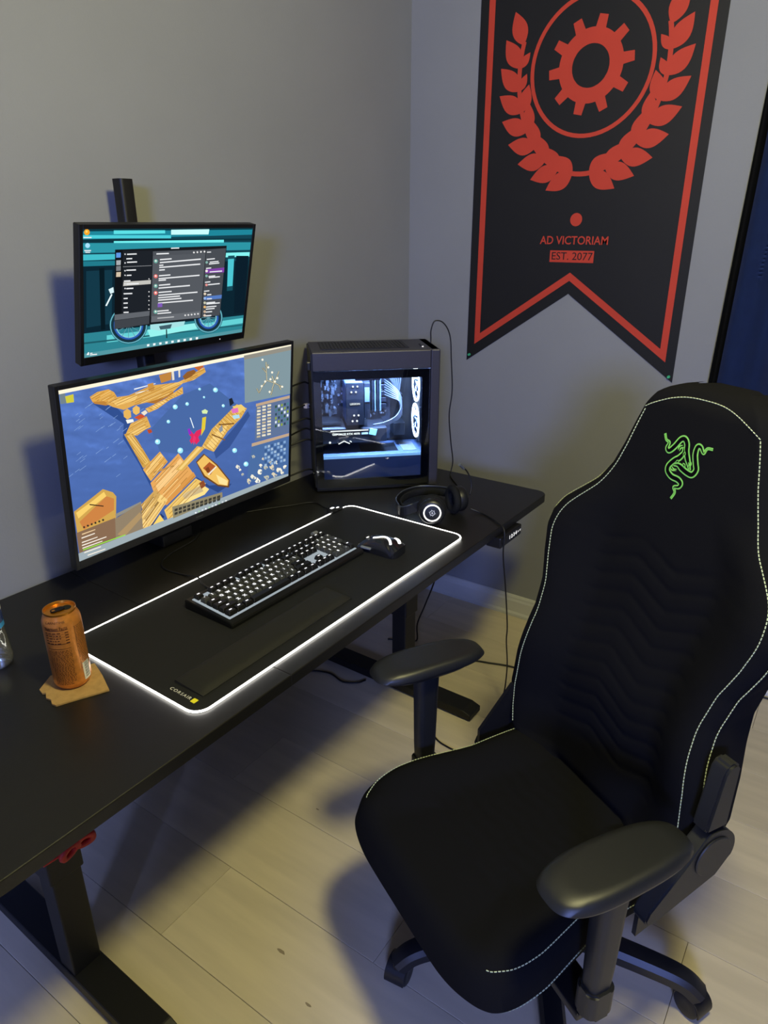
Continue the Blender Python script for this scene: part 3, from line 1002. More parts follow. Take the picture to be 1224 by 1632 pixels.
def wrap_text(name, s, size, amid, z, width, rr):
    me = text_mesh(s, size, 0.0001)
    xs = [v.co.x for v in me.vertices]
    k = width / (max(xs) - min(xs))
    for v in me.vertices:
        a = amid + v.co.x * k
        d = dcam * cos(a) + rcam * sin(a)
        q = rr(v.co.y) + v.co.z
        v.co = (d.x * q, d.y * q, z + v.co.y)
    link(name, me, M_CANTXT, can)
wrap_text('lettering', 'Nutrition Facts', 0.0085, -0.42, 0.1316, 1.20, lambda y: R + 0.0003)
wrap_text('lettering', 'CARNITINE', 0.0050, -0.42, 0.1425, 1.10, lambda y: 0.0312 - 0.55 * y)
bm = bmesh.new()
wrap(bm, 0.62, 1.12, 0.014, 0.050, R + 0.0003)
bar = build('barcode_label', bm, mat('white_label', 'd6d2c8', 0.5), can)
bm = bmesh.new()
for k in range(16):
    z = 0.0185 + 0.0019 * k
    wrap(bm, 0.72, 1.06, z, z + (0.0006 if k % 3 else 0.0011), R + 0.0005)
build('barcode', bm, mat('barcode_ink', '1a1a1c', 0.5), bar)

# ---------------------------------------------------------------- water bottle at the frame's left edge
M_PET = glass_mat('clear_bottle_plastic', (0.92, 0.95, 0.97), 0.08, milky=0.10, ior=1.9)
bt = thing('water_bottle', 'clear ribbed plastic water bottle with a blue label on the desk', 'bottle', (-0.580, 0.257, ZD + 0.0003))
prof = [(0.0, 0.004), (0.020, 0.002), (0.026, 0.0), (0.0305, 0.004), (0.0325, 0.012), (0.0325, 0.022)]
z = 0.022
for k in range(6):
    prof += [(0.0312 - 0.0006 * k, z + 0.004), (0.0322 - 0.0007 * k, z + 0.009)]
    z += 0.009
prof += [(0.0288, 0.078), (0.0290, 0.082), (0.0290, 0.125), (0.0305, 0.130), (0.0312, 0.142), (0.029, 0.155), (0.022, 0.172), (0.014, 0.184), (0.0125, 0.190), (0.0125, 0.205)]
bm = bmesh.new()
lathe(bm, prof, 40)
build('shell', bm, M_PET, bt, smooth=True)
bm = bmesh.new()
lathe(bm, [(0.0, 0.006)] + [(r - 0.0012, zz) for r, zz in prof[3:-9]] + [(0.0, 0.121)], 40)
build('water', bm, glass_mat('water', (0.93, 0.96, 0.98), 0.02, ior=1.33), bt, smooth=True)
for nm, z0, z1, c in (('label', 0.084, 0.094, '2f8fd8'), ('label', 0.094, 0.118, '20306a'), ('label', 0.118, 0.123, 'e8ecf0')):
    bm = bmesh.new()
    lathe(bm, [(0.0292, z0), (0.0295, z0), (0.0295, z1), (0.0292, z1), (0.0292, z0)], 40)
    build(nm, bm, mat('bottle_label_' + c, c, 0.4), bt, smooth=True)
bm = bmesh.new()
lathe(bm, [(0.0, 0.212), (0.013, 0.212), (0.0142, 0.210), (0.0142, 0.196), (0.0132, 0.195), (0.0132, 0.206), (0.0, 0.206)], 28)
build('cap', bm, mat('white_cap', 'e6e6e6', 0.4), bt, smooth=True)
# flat shapes of the two screen pictures: colour and outline in screen fractions, painted in order
SCREEN_LOW = [
 ('2f4c8a', [(0.105,0.105),(0.181,0.146),(0.242,0.277),(0.217,0.348),(0.268,0.564),(0.302,0.618),(0.294,0.703),(0.255,0.536),(0.2,0.341),(0.208,0.263)]),
 ('46659f', [(0.34,0.491),(0.31,0.334),(0.448,0.175),(0.572,0.144),(0.701,0.326),(0.524,0.548),(0.416,0.542)]),
 ('35508c', [(0.582,0.607),(0.76,0.396),(0.771,0.433),(0.662,0.613),(0.592,0.66)]),
 ('2c4680', [(0.492,0.736),(0.555,0.835),(0.657,0.901),(0.669,0.883),(0.598,0.91),(0.512,0.795)]),
 ('7d9ccf', [(0.091,0.113),(0.109,0.099),(0.109,0.102),(0.092,0.116)]),
 ('7d9ccf', [(0.022,0.46),(0.038,0.449),(0.039,0.451),(0.022,0.463)]),
 ('7d9ccf', [(0.201,0.303),(0.218,0.29),(0.219,0.293),(0.201,0.306)]),
 ('7d9ccf', [(0.241,0.421),(0.263,0.406),(0.264,0.408),(0.242,0.423)]),
 ('7d9ccf', [(0.246,0.407),(0.256,0.4),(0.257,0.403),(0.247,0.41)]),
 ('7d9ccf', [(0.209,0.204),(0.217,0.198),(0.218,0.2),(0.209,0.207)]),
 ('7d9ccf', [(0.125,0.453),(0.151,0.435),(0.152,0.437),(0.126,0.456)]),
 ('7d9ccf', [(0.195,0.467),(0.21,0.456),(0.211,0.459),(0.196,0.469)]),
 ('7d9ccf', [(0.263,0.217),(0.286,0.2),(0.287,0.202),(0.264,0.219)]),
 ('7d9ccf', [(0.056,0.16),(0.068,0.151),(0.068,0.153),(0.057,0.163)]),
 ('7d9ccf', [(0.18,0.289),(0.193,0.28),(0.193,0.283),(0.181,0.292)]),
 ('7d9ccf', [(0.218,0.36),(0.24,0.345),(0.24,0.347),(0.219,0.362)]),
 ('7d9ccf', [(0.122,0.179),(0.132,0.171),(0.133,0.173),(0.123,0.181)]),
 ('7d9ccf', [(0.211,0.327),(0.237,0.309),(0.237,0.311),(0.212,0.329)]),
 ('7d9ccf', [(0.162,0.562),(0.179,0.551),(0.179,0.554),(0.163,0.564)]),
 ('7d9ccf', [(0.049,0.226),(0.067,0.212),(0.067,0.214),(0.05,0.228)]),
 ('7d9ccf', [(0.158,0.253),(0.178,0.238),(0.178,0.241),(0.158,0.256)]),
 ('7d9ccf', [(0.238,0.285),(0.249,0.276),(0.25,0.279),(0.238,0.287)]),
 ('7d9ccf', [(0.151,0.152),(0.163,0.143),(0.163,0.145),(0.152,0.154)]),
 ('7d9ccf', [(0.045,0.148),(0.054,0.14),(0.055,0.143),(0.046,0.15)]),
 ('7d9ccf', [(0.146,0.158),(0.166,0.142),(0.167,0.144),(0.147,0.16)]),
 ('7d9ccf', [(0.029,0.401),(0.047,0.388),(0.047,0.39),(0.029,0.403)]),
 ('7d9ccf', [(0.191,0.275),(0.204,0.266),(0.204,0.268),(0.191,0.278)]),
 ('7d9ccf', [(0.042,0.389),(0.055,0.38),(0.056,0.382),(0.043,0.391)]),
 ('7d9ccf', [(0.044,0.182),(0.056,0.172),(0.057,0.175),(0.045,0.184)]),
 ('7d9ccf', [(0.18,0.372),(0.201,0.357),(0.202,0.36),(0.181,0.374)]),
 ('7d9ccf', [(0.227,0.387),(0.24,0.378),(0.241,0.38),(0.228,0.389)]),
 ('7d9ccf', [(0.252,0.436),(0.263,0.429),(0.263,0.432),(0.253,0.439)]),
 ('7d9ccf', [(0.126,0.253),(0.139,0.244),(0.139,0.246),(0.127,0.256)]),
 ('7d9ccf', [(0.106,0.266),(0.131,0.247),(0.131,0.249),(0.106,0.268)]),
 ('7d9ccf', [(0.052,0.394),(0.067,0.383),(0.068,0.385),(0.052,0.396)]),
 ('7d9ccf', [(0.037,0.458),(0.061,0.441),(0.062,0.443),(0.037,0.461)]),
 ('7d9ccf', [(0.238,0.2),(0.264,0.18),(0.265,0.183),(0.239,0.203)]),
 ('7d9ccf', [(0.098,0.389),(0.124,0.371),(0.124,0.373),(0.099,0.392)]),
 ('7d9ccf', [(0.171,0.216),(0.188,0.203),(0.188,0.205),(0.172,0.218)]),
 ('7d9ccf', [(0.034,0.366),(0.048,0.355),(0.049,0.357),(0.034,0.368)]),
 ('7d9ccf', [(0.163,0.354),(0.185,0.338),(0.186,0.341),(0.164,0.357)]),
 ('7d9ccf', [(0.078,0.122),(0.097,0.107),(0.097,0.11),(0.079,0.124)]),
 ('7d9ccf', [(0.042,0.412),(0.06,0.399),(0.061,0.401),(0.043,0.414)]),
 ('7d9ccf', [(0,0.476),(0.015,0.465),(0.016,0.467),(0,0.479)]),
 ('7d9ccf', [(0.035,0.229),(0.057,0.211),(0.058,0.213),(0.035,0.231)]),
 ('7d9ccf', [(0.053,0.192),(0.075,0.175),(0.075,0.177),(0.053,0.195)]),
 ('7d9ccf', [(0.124,0.199),(0.136,0.19),(0.136,0.192),(0.125,0.201)]),
 ('7d9ccf', [(0.155,0.433),(0.169,0.423),(0.17,0.426),(0.156,0.436)]),
 ('7d9ccf', [(0.136,0.377),(0.145,0.37),(0.146,0.373),(0.137,0.379)]),
 ('7d9ccf', [(0.15,0.255),(0.167,0.242),(0.167,0.245),(0.151,0.257)]),
 ('d9a24c', [(0.098,0.067),(0.125,0.049),(0.164,0.047),(0.182,0.069),(0.193,0.106),(0.17,0.132),(0.143,0.106),(0.105,0.097)]),
 ('b87f38', [(0.105,0.097),(0.143,0.106),(0.17,0.132),(0.15,0.134),(0.112,0.11)]),
 ('d8a552', [(0.15,0.122),(0.194,0.101),(0.233,0.106),(0.321,0.076),(0.362,0.083),(0.432,0.092),(0.466,0.079),(0.548,0.033),(0.555,0.066),(0.5,0.1),(0.451,0.105),(0.411,0.141),(0.372,0.165),(0.299,0.17),(0.247,0.171),(0.212,0.182),(0.173,0.15)]),
 ('f0c674', [(0.174,0.124),(0.233,0.115),(0.267,0.118),(0.257,0.141),(0.189,0.149)]),
 ('e9bb66', [(0.357,0.095),(0.451,0.091),(0.451,0.105),(0.374,0.124)]),
 ('a86f31', [(0.299,0.17),(0.372,0.165),(0.411,0.141),(0.41,0.155),(0.334,0.19)]),
 ('8d5a2a', [(0.452,0.063),(0.472,0.041),(0.502,0.036),(0.512,0.053),(0.491,0.075),(0.461,0.087)]),
 ('e3d9c4', [(0.406,0.008),(0.416,0.008),(0.417,0.073),(0.408,0.074)]),
 ('e3d9c4', [(0.435,0.005),(0.443,0.005),(0.442,0.063),(0.435,0.065)]),
 ('b9803c', [(0.355,0.026),(0.406,0.021),(0.404,0.069),(0.362,0.076)]),
 ('c0652e', [(0.503,0.022),(0.533,0.014),(0.548,0.028),(0.522,0.049)]),
 ('e8eef2', [(0.256,0.074),(0.34,0.069),(0.339,0.073),(0.256,0.081)]),
 ('e8eef2', [(0.259,0.099),(0.32,0.1),(0.32,0.104),(0.259,0.105)]),
 ('c58d42', [(0.308,0.065),(0.331,0.063),(0.333,0.107),(0.311,0.108)]),
 ('dfae58', [(0.21,0.19),(0.225,0.179),(0.237,0.197),(0.237,0.234),(0.222,0.242),(0.21,0.221)]),
 ('e6b75f', [(0.245,0.184),(0.259,0.173),(0.272,0.191),(0.27,0.221),(0.256,0.229),(0.245,0.211)]),
 ('c9512c', [(0.248,0.241),(0.274,0.229),(0.291,0.249),(0.268,0.264)]),
 ('e8dcc8', [(0.275,0.222),(0.293,0.213),(0.301,0.232),(0.287,0.244)]),
 ('eef0e8', [(0.216,0.242),(0.243,0.248),(0.246,0.265),(0.221,0.266)]),
 ('ddaa54', [(0.293,0.205),(0.372,0.176),(0.45,0.126),(0.451,0.169),(0.395,0.187),(0.342,0.223),(0.305,0.234)]),
 ('f2cb7c', [(0.316,0.204),(0.372,0.183),(0.38,0.193),(0.329,0.218)]),
 ('d9a854', [(0.233,0.271),(0.296,0.251),(0.31,0.323),(0.283,0.333),(0.255,0.352),(0.209,0.331)]),
 ('e9bf6c', [(0.218,0.322),(0.284,0.302),(0.292,0.319),(0.247,0.348)]),
 ('b4492a', [(0.294,0.334),(0.31,0.336),(0.314,0.357),(0.3,0.36)]),
 ('c89a48', [(0.205,0.323),(0.235,0.326),(0.254,0.379),(0.301,0.544),(0.268,0.564),(0.249,0.489)]),
 ('e3b862', [(0.215,0.337),(0.234,0.336),(0.292,0.537),(0.277,0.547)]),
 ('dba552', [(0.267,0.571),(0.34,0.491),(0.37,0.572),(0.295,0.662)]),
 ('f0c678', [(0.276,0.59),(0.344,0.507),(0.353,0.529),(0.281,0.614)]),
 ('e0a35a', [(0.293,0.673),(0.418,0.54),(0.492,0.736),(0.345,0.856),(0.309,0.773)]),
 ('f2c583', [(0.313,0.699),(0.425,0.577),(0.443,0.624),(0.325,0.751)]),
 ('d4944a', [(0.346,0.825),(0.482,0.699),(0.492,0.736),(0.354,0.861)]),
 ('caa25c', [(0.149,0.897),(0.311,0.725),(0.333,0.772),(0.253,0.968),(0.189,0.97),(0.13,0.928)]),
 ('eec878', [(0.23,0.875),(0.333,0.772),(0.361,0.826),(0.282,0.956),(0.24,0.959)]),
 ('9a7a45', [(0.257,0.893),(0.317,0.808),(0.323,0.82),(0.265,0.914)]),
 ('9a7a45', [(0.191,0.926),(0.3,0.767),(0.304,0.775),(0.199,0.943)]),
 ('b98a4a', [(0.307,0.606),(0.394,0.607),(0.397,0.618),(0.31,0.62)]),
 ('22366a', [(0.263,0.974),(0.328,0.9),(0.342,0.932),(0.281,0.986)]),
 ('f0ce6a', [(0.282,0.971),(0.323,0.905),(0.345,0.974),(0.3,0.991)]),
 ('e5be66', [(0.343,0.886),(0.491,0.749),(0.539,0.81),(0.488,0.862),(0.38,0.965),(0.355,0.957)]),
 ('f4d888', [(0.382,0.91),(0.512,0.795),(0.554,0.86),(0.531,0.887),(0.403,0.9)]),
 ('c7b184', [(0.426,0.826),(0.511,0.811),(0.526,0.86),(0.435,0.866)]),
 ('8a4a2a', [(0.506,0.792),(0.528,0.78),(0.538,0.826),(0.516,0.838)]),
 ('a87838', [(0.279,0.577),(0.341,0.504),(0.34,0.501),(0.278,0.574)]),
 ('a87838', [(0.283,0.602),(0.346,0.528),(0.344,0.525),(0.282,0.599)]),
 ('a87838', [(0.296,0.617),(0.358,0.544),(0.357,0.541),(0.295,0.614)]),
 ('a87838', [(0.303,0.643),(0.366,0.57),(0.364,0.567),(0.302,0.64)]),
 ('f6d694', [(0.298,0.561),(0.342,0.508),(0.341,0.505),(0.296,0.558)]),
 ('f6d694', [(0.284,0.62),(0.332,0.563),(0.331,0.56),(0.283,0.618)]),
 ('f6d694', [(0.308,0.632),(0.352,0.581),(0.35,0.578),(0.307,0.629)]),
 ('a87838', [(0.312,0.678),(0.418,0.564),(0.417,0.561),(0.31,0.675)]),
 ('a87838', [(0.304,0.712),(0.41,0.6),(0.409,0.597),(0.303,0.709)]),
 ('a87838', [(0.314,0.73),(0.42,0.618),(0.419,0.615),(0.313,0.727)]),
 ('a87838', [(0.317,0.76),(0.437,0.634),(0.435,0.631),(0.316,0.756)]),
 ('a87838', [(0.344,0.77),(0.456,0.654),(0.454,0.651),(0.343,0.766)]),
 ('a87838', [(0.334,0.808),(0.457,0.68),(0.456,0.677),(0.332,0.805)]),
 ('a87838', [(0.344,0.834),(0.452,0.724),(0.45,0.72),(0.343,0.831)]),
 ('a87838', [(0.429,0.79),(0.487,0.731),(0.485,0.727),(0.427,0.786)]),
 ('f6d694', [(0.316,0.681),(0.381,0.611),(0.379,0.608),(0.314,0.678)]),
 ('f6d694', [(0.318,0.728),(0.386,0.656),(0.384,0.653),(0.317,0.725)]),
 ('f6d694', [(0.35,0.73),(0.429,0.648),(0.427,0.645),(0.348,0.727)]),
 ('f6d694', [(0.325,0.798),(0.411,0.709),(0.409,0.706),(0.324,0.794)]),
 ('f6d694', [(0.349,0.827),(0.422,0.753),(0.42,0.75),(0.348,0.824)]),
 ('a87838', [(0.14,0.935),(0.188,0.862),(0.187,0.859),(0.138,0.933)]),
 ('a87838', [(0.163,0.935),(0.262,0.785),(0.26,0.782),(0.161,0.932)]),
 ('a87838', [(0.188,0.929),(0.304,0.753),(0.303,0.75),(0.186,0.926)]),
 ('a87838', [(0.2,0.941),(0.314,0.77),(0.313,0.767),(0.198,0.938)]),
 ('a87838', [(0.218,0.949),(0.317,0.801),(0.316,0.798),(0.216,0.946)]),
 ('a87838', [(0.23,0.961),(0.299,0.858),(0.298,0.855),(0.228,0.958)]),
 ('f6d694', [(0.158,0.915),(0.195,0.858),(0.194,0.855),(0.156,0.912)]),
 ('f6d694', [(0.169,0.939),(0.265,0.794),(0.264,0.791),(0.168,0.936)]),
 ('f6d694', [(0.223,0.899),(0.303,0.78),(0.301,0.777),(0.222,0.896)]),
 ('f6d694', [(0.202,0.97),(0.289,0.84),(0.287,0.837),(0.2,0.967)]),
 ('f6d694', [(0.246,0.951),(0.281,0.899),(0.279,0.896),(0.245,0.948)]),
 ('a87838', [(0.237,0.888),(0.269,0.839),(0.268,0.836),(0.235,0.885)]),
 ('a87838', [(0.247,0.899),(0.324,0.784),(0.323,0.781),(0.246,0.896)]),
 ('a87838', [(0.244,0.94),(0.325,0.82),(0.323,0.817),(0.242,0.937)]),
 ('a87838', [(0.247,0.959),(0.334,0.83),(0.332,0.827),(0.245,0.956)]),
 ('a87838', [(0.27,0.954),(0.351,0.835),(0.349,0.832),(0.269,0.951)]),
 ('f6d694', [(0.252,0.871),(0.282,0.826),(0.28,0.823),(0.25,0.868)]),
 ('f6d694', [(0.248,0.921),(0.304,0.837),(0.302,0.834),(0.246,0.918)]),
 ('f6d694', [(0.269,0.932),(0.323,0.852),(0.321,0.849),(0.267,0.929)]),
 ('a87838', [(0.352,0.901),(0.496,0.765),(0.495,0.761),(0.35,0.898)]),
 ('a87838', [(0.365,0.927),(0.513,0.789),(0.511,0.786),(0.363,0.924)]),
 ('a87838', [(0.36,0.96),(0.521,0.809),(0.519,0.806),(0.358,0.956)]),
 ('f6d694', [(0.381,0.88),(0.488,0.779),(0.487,0.775),(0.379,0.877)]),
 ('f6d694', [(0.383,0.929),(0.475,0.843),(0.474,0.839),(0.381,0.926)]),
 ('9c6c30', [(0.443,0.131),(0.448,0.138),(0.449,0.136),(0.443,0.13)]),
 ('9c6c30', [(0.433,0.142),(0.447,0.159),(0.448,0.157),(0.433,0.14)]),
 ('9c6c30', [(0.424,0.148),(0.442,0.17),(0.443,0.168),(0.425,0.146)]),
 ('9c6c30', [(0.412,0.157),(0.429,0.176),(0.43,0.175),(0.413,0.155)]),
 ('9c6c30', [(0.4,0.162),(0.415,0.18),(0.416,0.178),(0.401,0.16)]),
 ('9c6c30', [(0.391,0.166),(0.405,0.183),(0.406,0.181),(0.392,0.164)]),
 ('9c6c30', [(0.382,0.171),(0.395,0.186),(0.395,0.184),(0.383,0.169)]),
 ('9c6c30', [(0.375,0.178),(0.386,0.192),(0.387,0.19),(0.376,0.176)]),
 ('9c6c30', [(0.36,0.183),(0.374,0.2),(0.375,0.198),(0.361,0.181)]),
 ('9c6c30', [(0.347,0.187),(0.363,0.207),(0.364,0.205),(0.348,0.186)]),
 ('9c6c30', [(0.334,0.193),(0.351,0.213),(0.352,0.212),(0.335,0.191)]),
 ('9c6c30', [(0.325,0.196),(0.343,0.218),(0.344,0.216),(0.326,0.194)]),
 ('9c6c30', [(0.315,0.199),(0.333,0.221),(0.334,0.22),(0.316,0.197)]),
 ('9c6c30', [(0.304,0.202),(0.32,0.223),(0.321,0.221),(0.305,0.2)]),
 ('9c6c30', [(0.295,0.21),(0.311,0.231),(0.312,0.229),(0.296,0.208)]),
 ('f2cf86', [(0.44,0.135),(0.445,0.141),(0.446,0.139),(0.441,0.133)]),
 ('f2cf86', [(0.43,0.149),(0.444,0.165),(0.444,0.163),(0.431,0.147)]),
 ('f2cf86', [(0.41,0.153),(0.42,0.165),(0.421,0.163),(0.411,0.151)]),
 ('f2cf86', [(0.403,0.168),(0.411,0.178),(0.412,0.176),(0.404,0.167)]),
 ('f2cf86', [(0.385,0.181),(0.392,0.19),(0.393,0.188),(0.386,0.179)]),
 ('f2cf86', [(0.366,0.182),(0.375,0.192),(0.376,0.19),(0.367,0.18)]),
 ('f2cf86', [(0.354,0.191),(0.364,0.203),(0.365,0.202),(0.355,0.189)]),
 ('f2cf86', [(0.337,0.2),(0.346,0.212),(0.347,0.21),(0.338,0.198)]),
 ('f2cf86', [(0.321,0.213),(0.332,0.227),(0.333,0.225),(0.322,0.211)]),
 ('f2cf86', [(0.296,0.21),(0.309,0.227),(0.31,0.225),(0.297,0.208)]),
 ('9c6c30', [(0.099,0.071),(0.131,0.055),(0.131,0.053),(0.099,0.069)]),
 ('9c6c30', [(0.104,0.081),(0.149,0.058),(0.148,0.056),(0.103,0.079)]),
 ('9c6c30', [(0.116,0.087),(0.166,0.061),(0.166,0.059),(0.115,0.085)]),
 ('9c6c30', [(0.12,0.099),(0.171,0.073),(0.171,0.071),(0.12,0.096)]),
 ('9c6c30', [(0.134,0.102),(0.174,0.082),(0.174,0.08),(0.134,0.1)]),
 ('9c6c30', [(0.153,0.104),(0.184,0.089),(0.183,0.087),(0.153,0.102)]),
 ('9c6c30', [(0.154,0.114),(0.187,0.098),(0.186,0.096),(0.154,0.112)]),
 ('9c6c30', [(0.163,0.123),(0.191,0.109),(0.19,0.107),(0.162,0.12)]),
 ('f2cf86', [(0.103,0.073),(0.134,0.057),(0.133,0.055),(0.102,0.071)]),
 ('f2cf86', [(0.133,0.078),(0.171,0.059),(0.171,0.056),(0.133,0.076)]),
 ('f2cf86', [(0.129,0.093),(0.171,0.072),(0.17,0.07),(0.129,0.091)]),
 ('f2cf86', [(0.139,0.104),(0.165,0.091),(0.164,0.089),(0.138,0.102)]),
 ('f2cf86', [(0.158,0.112),(0.182,0.1),(0.182,0.098),(0.158,0.11)]),
 ('f2cf86', [(0.169,0.124),(0.183,0.117),(0.182,0.115),(0.169,0.122)]),
 ('9c6c30', [(0.243,0.277),(0.296,0.255),(0.295,0.253),(0.243,0.275)]),
 ('9c6c30', [(0.224,0.301),(0.287,0.274),(0.287,0.272),(0.223,0.299)]),
 ('9c6c30', [(0.237,0.308),(0.298,0.282),(0.298,0.279),(0.236,0.305)]),
 ('9c6c30', [(0.211,0.333),(0.29,0.301),(0.289,0.298),(0.211,0.331)]),
 ('9c6c30', [(0.233,0.341),(0.3,0.314),(0.299,0.312),(0.233,0.339)]),
 ('9c6c30', [(0.25,0.346),(0.298,0.327),(0.298,0.325),(0.25,0.344)]),
 ('f2cf86', [(0.245,0.281),(0.277,0.268),(0.277,0.265),(0.245,0.279)]),
 ('f2cf86', [(0.24,0.308),(0.287,0.289),(0.286,0.286),(0.239,0.306)]),
 ('f2cf86', [(0.227,0.333),(0.275,0.313),(0.275,0.31),(0.226,0.33)]),
 ('f2cf86', [(0.256,0.34),(0.3,0.321),(0.3,0.319),(0.255,0.337)]),
 ('9c6c30', [(0.235,0.347),(0.268,0.437),(0.27,0.436),(0.236,0.346)]),
 ('9c6c30', [(0.226,0.342),(0.286,0.506),(0.287,0.505),(0.227,0.341)]),
 ('9c6c30', [(0.215,0.343),(0.284,0.532),(0.285,0.531),(0.216,0.342)]),
 ('9c6c30', [(0.219,0.373),(0.277,0.536),(0.279,0.535),(0.22,0.372)]),
 ('9c6c30', [(0.244,0.473),(0.267,0.539),(0.269,0.538),(0.245,0.472)]),
 ('f2cf86', [(0.234,0.353),(0.268,0.445),(0.269,0.444),(0.236,0.352)]),
 ('f2cf86', [(0.218,0.339),(0.263,0.461),(0.264,0.46),(0.219,0.338)]),
 ('f2cf86', [(0.237,0.43),(0.268,0.515),(0.269,0.514),(0.238,0.429)]),
 ('9c6c30', [(0.153,0.125),(0.205,0.107),(0.205,0.105),(0.153,0.123)]),
 ('9c6c30', [(0.175,0.132),(0.307,0.088),(0.306,0.086),(0.174,0.13)]),
 ('9c6c30', [(0.187,0.142),(0.336,0.093),(0.335,0.09),(0.186,0.139)]),
 ('9c6c30', [(0.211,0.147),(0.392,0.088),(0.391,0.086),(0.21,0.145)]),
 ('9c6c30', [(0.534,0.042),(0.547,0.038),(0.547,0.036),(0.534,0.04)]),
 ('9c6c30', [(0.243,0.147),(0.416,0.092),(0.415,0.09),(0.242,0.145)]),
 ('9c6c30', [(0.491,0.068),(0.551,0.049),(0.55,0.046),(0.49,0.066)]),
 ('9c6c30', [(0.255,0.158),(0.518,0.075),(0.517,0.072),(0.254,0.156)]),
 ('9c6c30', [(0.252,0.17),(0.442,0.111),(0.441,0.108),(0.252,0.167)]),
 ('9c6c30', [(0.47,0.102),(0.523,0.085),(0.522,0.083),(0.47,0.099)]),
 ('9c6c30', [(0.316,0.166),(0.405,0.139),(0.405,0.136),(0.316,0.164)]),
 ('9c6c30', [(0.349,0.168),(0.38,0.158),(0.38,0.156),(0.348,0.165)]),
 ('f2cf86', [(0.173,0.122),(0.208,0.111),(0.208,0.108),(0.172,0.12)]),
 ('f2cf86', [(0.205,0.132),(0.306,0.099),(0.306,0.097),(0.205,0.13)]),
 ('f2cf86', [(0.211,0.148),(0.319,0.113),(0.318,0.111),(0.21,0.146)]),
 ('f2cf86', [(0.531,0.045),(0.543,0.041),(0.543,0.038),(0.53,0.042)]),
 ('f2cf86', [(0.284,0.147),(0.483,0.084),(0.482,0.082),(0.284,0.144)]),
 ('f2cf86', [(0.278,0.166),(0.36,0.141),(0.359,0.138),(0.278,0.163)]),
 ('f2cf86', [(0.492,0.099),(0.508,0.095),(0.507,0.092),(0.491,0.097)]),
 ('f2cf86', [(0.348,0.162),(0.393,0.149),(0.392,0.146),(0.347,0.16)]),
 ('9c6c30', [(0.006,0.697),(0.058,0.65),(0.057,0.647),(0.006,0.695)]),
 ('9c6c30', [(0.017,0.705),(0.096,0.632),(0.095,0.629),(0.016,0.703)]),
 ('9c6c30', [(0.009,0.732),(0.094,0.653),(0.093,0.651),(0.008,0.729)]),
 ('9c6c30', [(0.023,0.736),(0.129,0.638),(0.128,0.636),(0.022,0.733)]),
 ('9c6c30', [(0.011,0.768),(0.135,0.654),(0.134,0.652),(0.01,0.765)]),
 ('9c6c30', [(0.038,0.764),(0.149,0.664),(0.148,0.661),(0.037,0.761)]),
 ('9c6c30', [(0.014,0.808),(0.132,0.701),(0.131,0.699),(0.013,0.805)]),
 ('9c6c30', [(0.022,0.82),(0.124,0.729),(0.123,0.727),(0.022,0.818)]),
 ('9c6c30', [(0.048,0.817),(0.136,0.74),(0.135,0.737),(0.048,0.815)]),
 ('9c6c30', [(0.088,0.806),(0.15,0.751),(0.149,0.748),(0.087,0.804)]),
 ('9c6c30', [(0.088,0.824),(0.142,0.777),(0.141,0.774),(0.087,0.822)]),
 ('9c6c30', [(0.119,0.818),(0.148,0.793),(0.147,0.791),(0.119,0.816)]),
 ('9c6c30', [(0.137,0.822),(0.147,0.813),(0.146,0.81),(0.136,0.819)]),
 ('f2cf86', [(0.005,0.705),(0.047,0.666),(0.047,0.663),(0.004,0.703)]),
 ('f2cf86', [(0.022,0.716),(0.079,0.664),(0.078,0.661),(0.021,0.714)]),
 ('f2cf86', [(0.044,0.72),(0.122,0.649),(0.121,0.647),(0.044,0.718)]),
 ('f2cf86', [(0.021,0.772),(0.091,0.708),(0.09,0.706),(0.02,0.77)]),
 ('f2cf86', [(0.048,0.778),(0.12,0.713),(0.119,0.71),(0.047,0.775)]),
 ('f2cf86', [(0.065,0.793),(0.14,0.726),(0.139,0.723),(0.064,0.791)]),
 ('f2cf86', [(0.103,0.785),(0.149,0.744),(0.148,0.742),(0.102,0.782)]),
 ('f2cf86', [(0.114,0.802),(0.144,0.776),(0.143,0.774),(0.114,0.8)]),
 ('f2cf86', [(0.121,0.822),(0.137,0.808),(0.136,0.806),(0.12,0.82)]),
 ('d5aa56', [(0.402,0.642),(0.503,0.531),(0.54,0.559),(0.432,0.665)]),
 ('f0cc7c', [(0.414,0.645),(0.51,0.542),(0.521,0.553),(0.426,0.654)]),
 ('d8ab56', [(0.524,0.548),(0.575,0.447),(0.643,0.382),(0.701,0.326),(0.754,0.374),(0.723,0.43),(0.652,0.496),(0.582,0.607)]),
 ('f0cb7a', [(0.545,0.55),(0.608,0.461),(0.653,0.449),(0.641,0.491),(0.577,0.589)]),
 ('a87a38', [(0.728,0.355),(0.746,0.384),(0.748,0.383),(0.73,0.353)]),
 ('a87a38', [(0.699,0.334),(0.739,0.401),(0.74,0.399),(0.7,0.333)]),
 ('a87a38', [(0.685,0.342),(0.726,0.41),(0.727,0.408),(0.687,0.341)]),
 ('a87a38', [(0.678,0.357),(0.72,0.429),(0.722,0.427),(0.679,0.355)]),
 ('a87a38', [(0.662,0.364),(0.703,0.434),(0.705,0.432),(0.664,0.363)]),
 ('a87a38', [(0.652,0.374),(0.698,0.452),(0.699,0.45),(0.654,0.372)]),
 ('a87a38', [(0.641,0.384),(0.686,0.462),(0.688,0.461),(0.643,0.382)]),
 ('a87a38', [(0.629,0.395),(0.675,0.474),(0.676,0.472),(0.631,0.394)]),
 ('a87a38', [(0.618,0.406),(0.663,0.484),(0.664,0.483),(0.62,0.404)]),
 ('a87a38', [(0.608,0.419),(0.651,0.495),(0.653,0.493),(0.61,0.417)]),
 ('a87a38', [(0.6,0.433),(0.639,0.503),(0.641,0.502),(0.601,0.431)]),
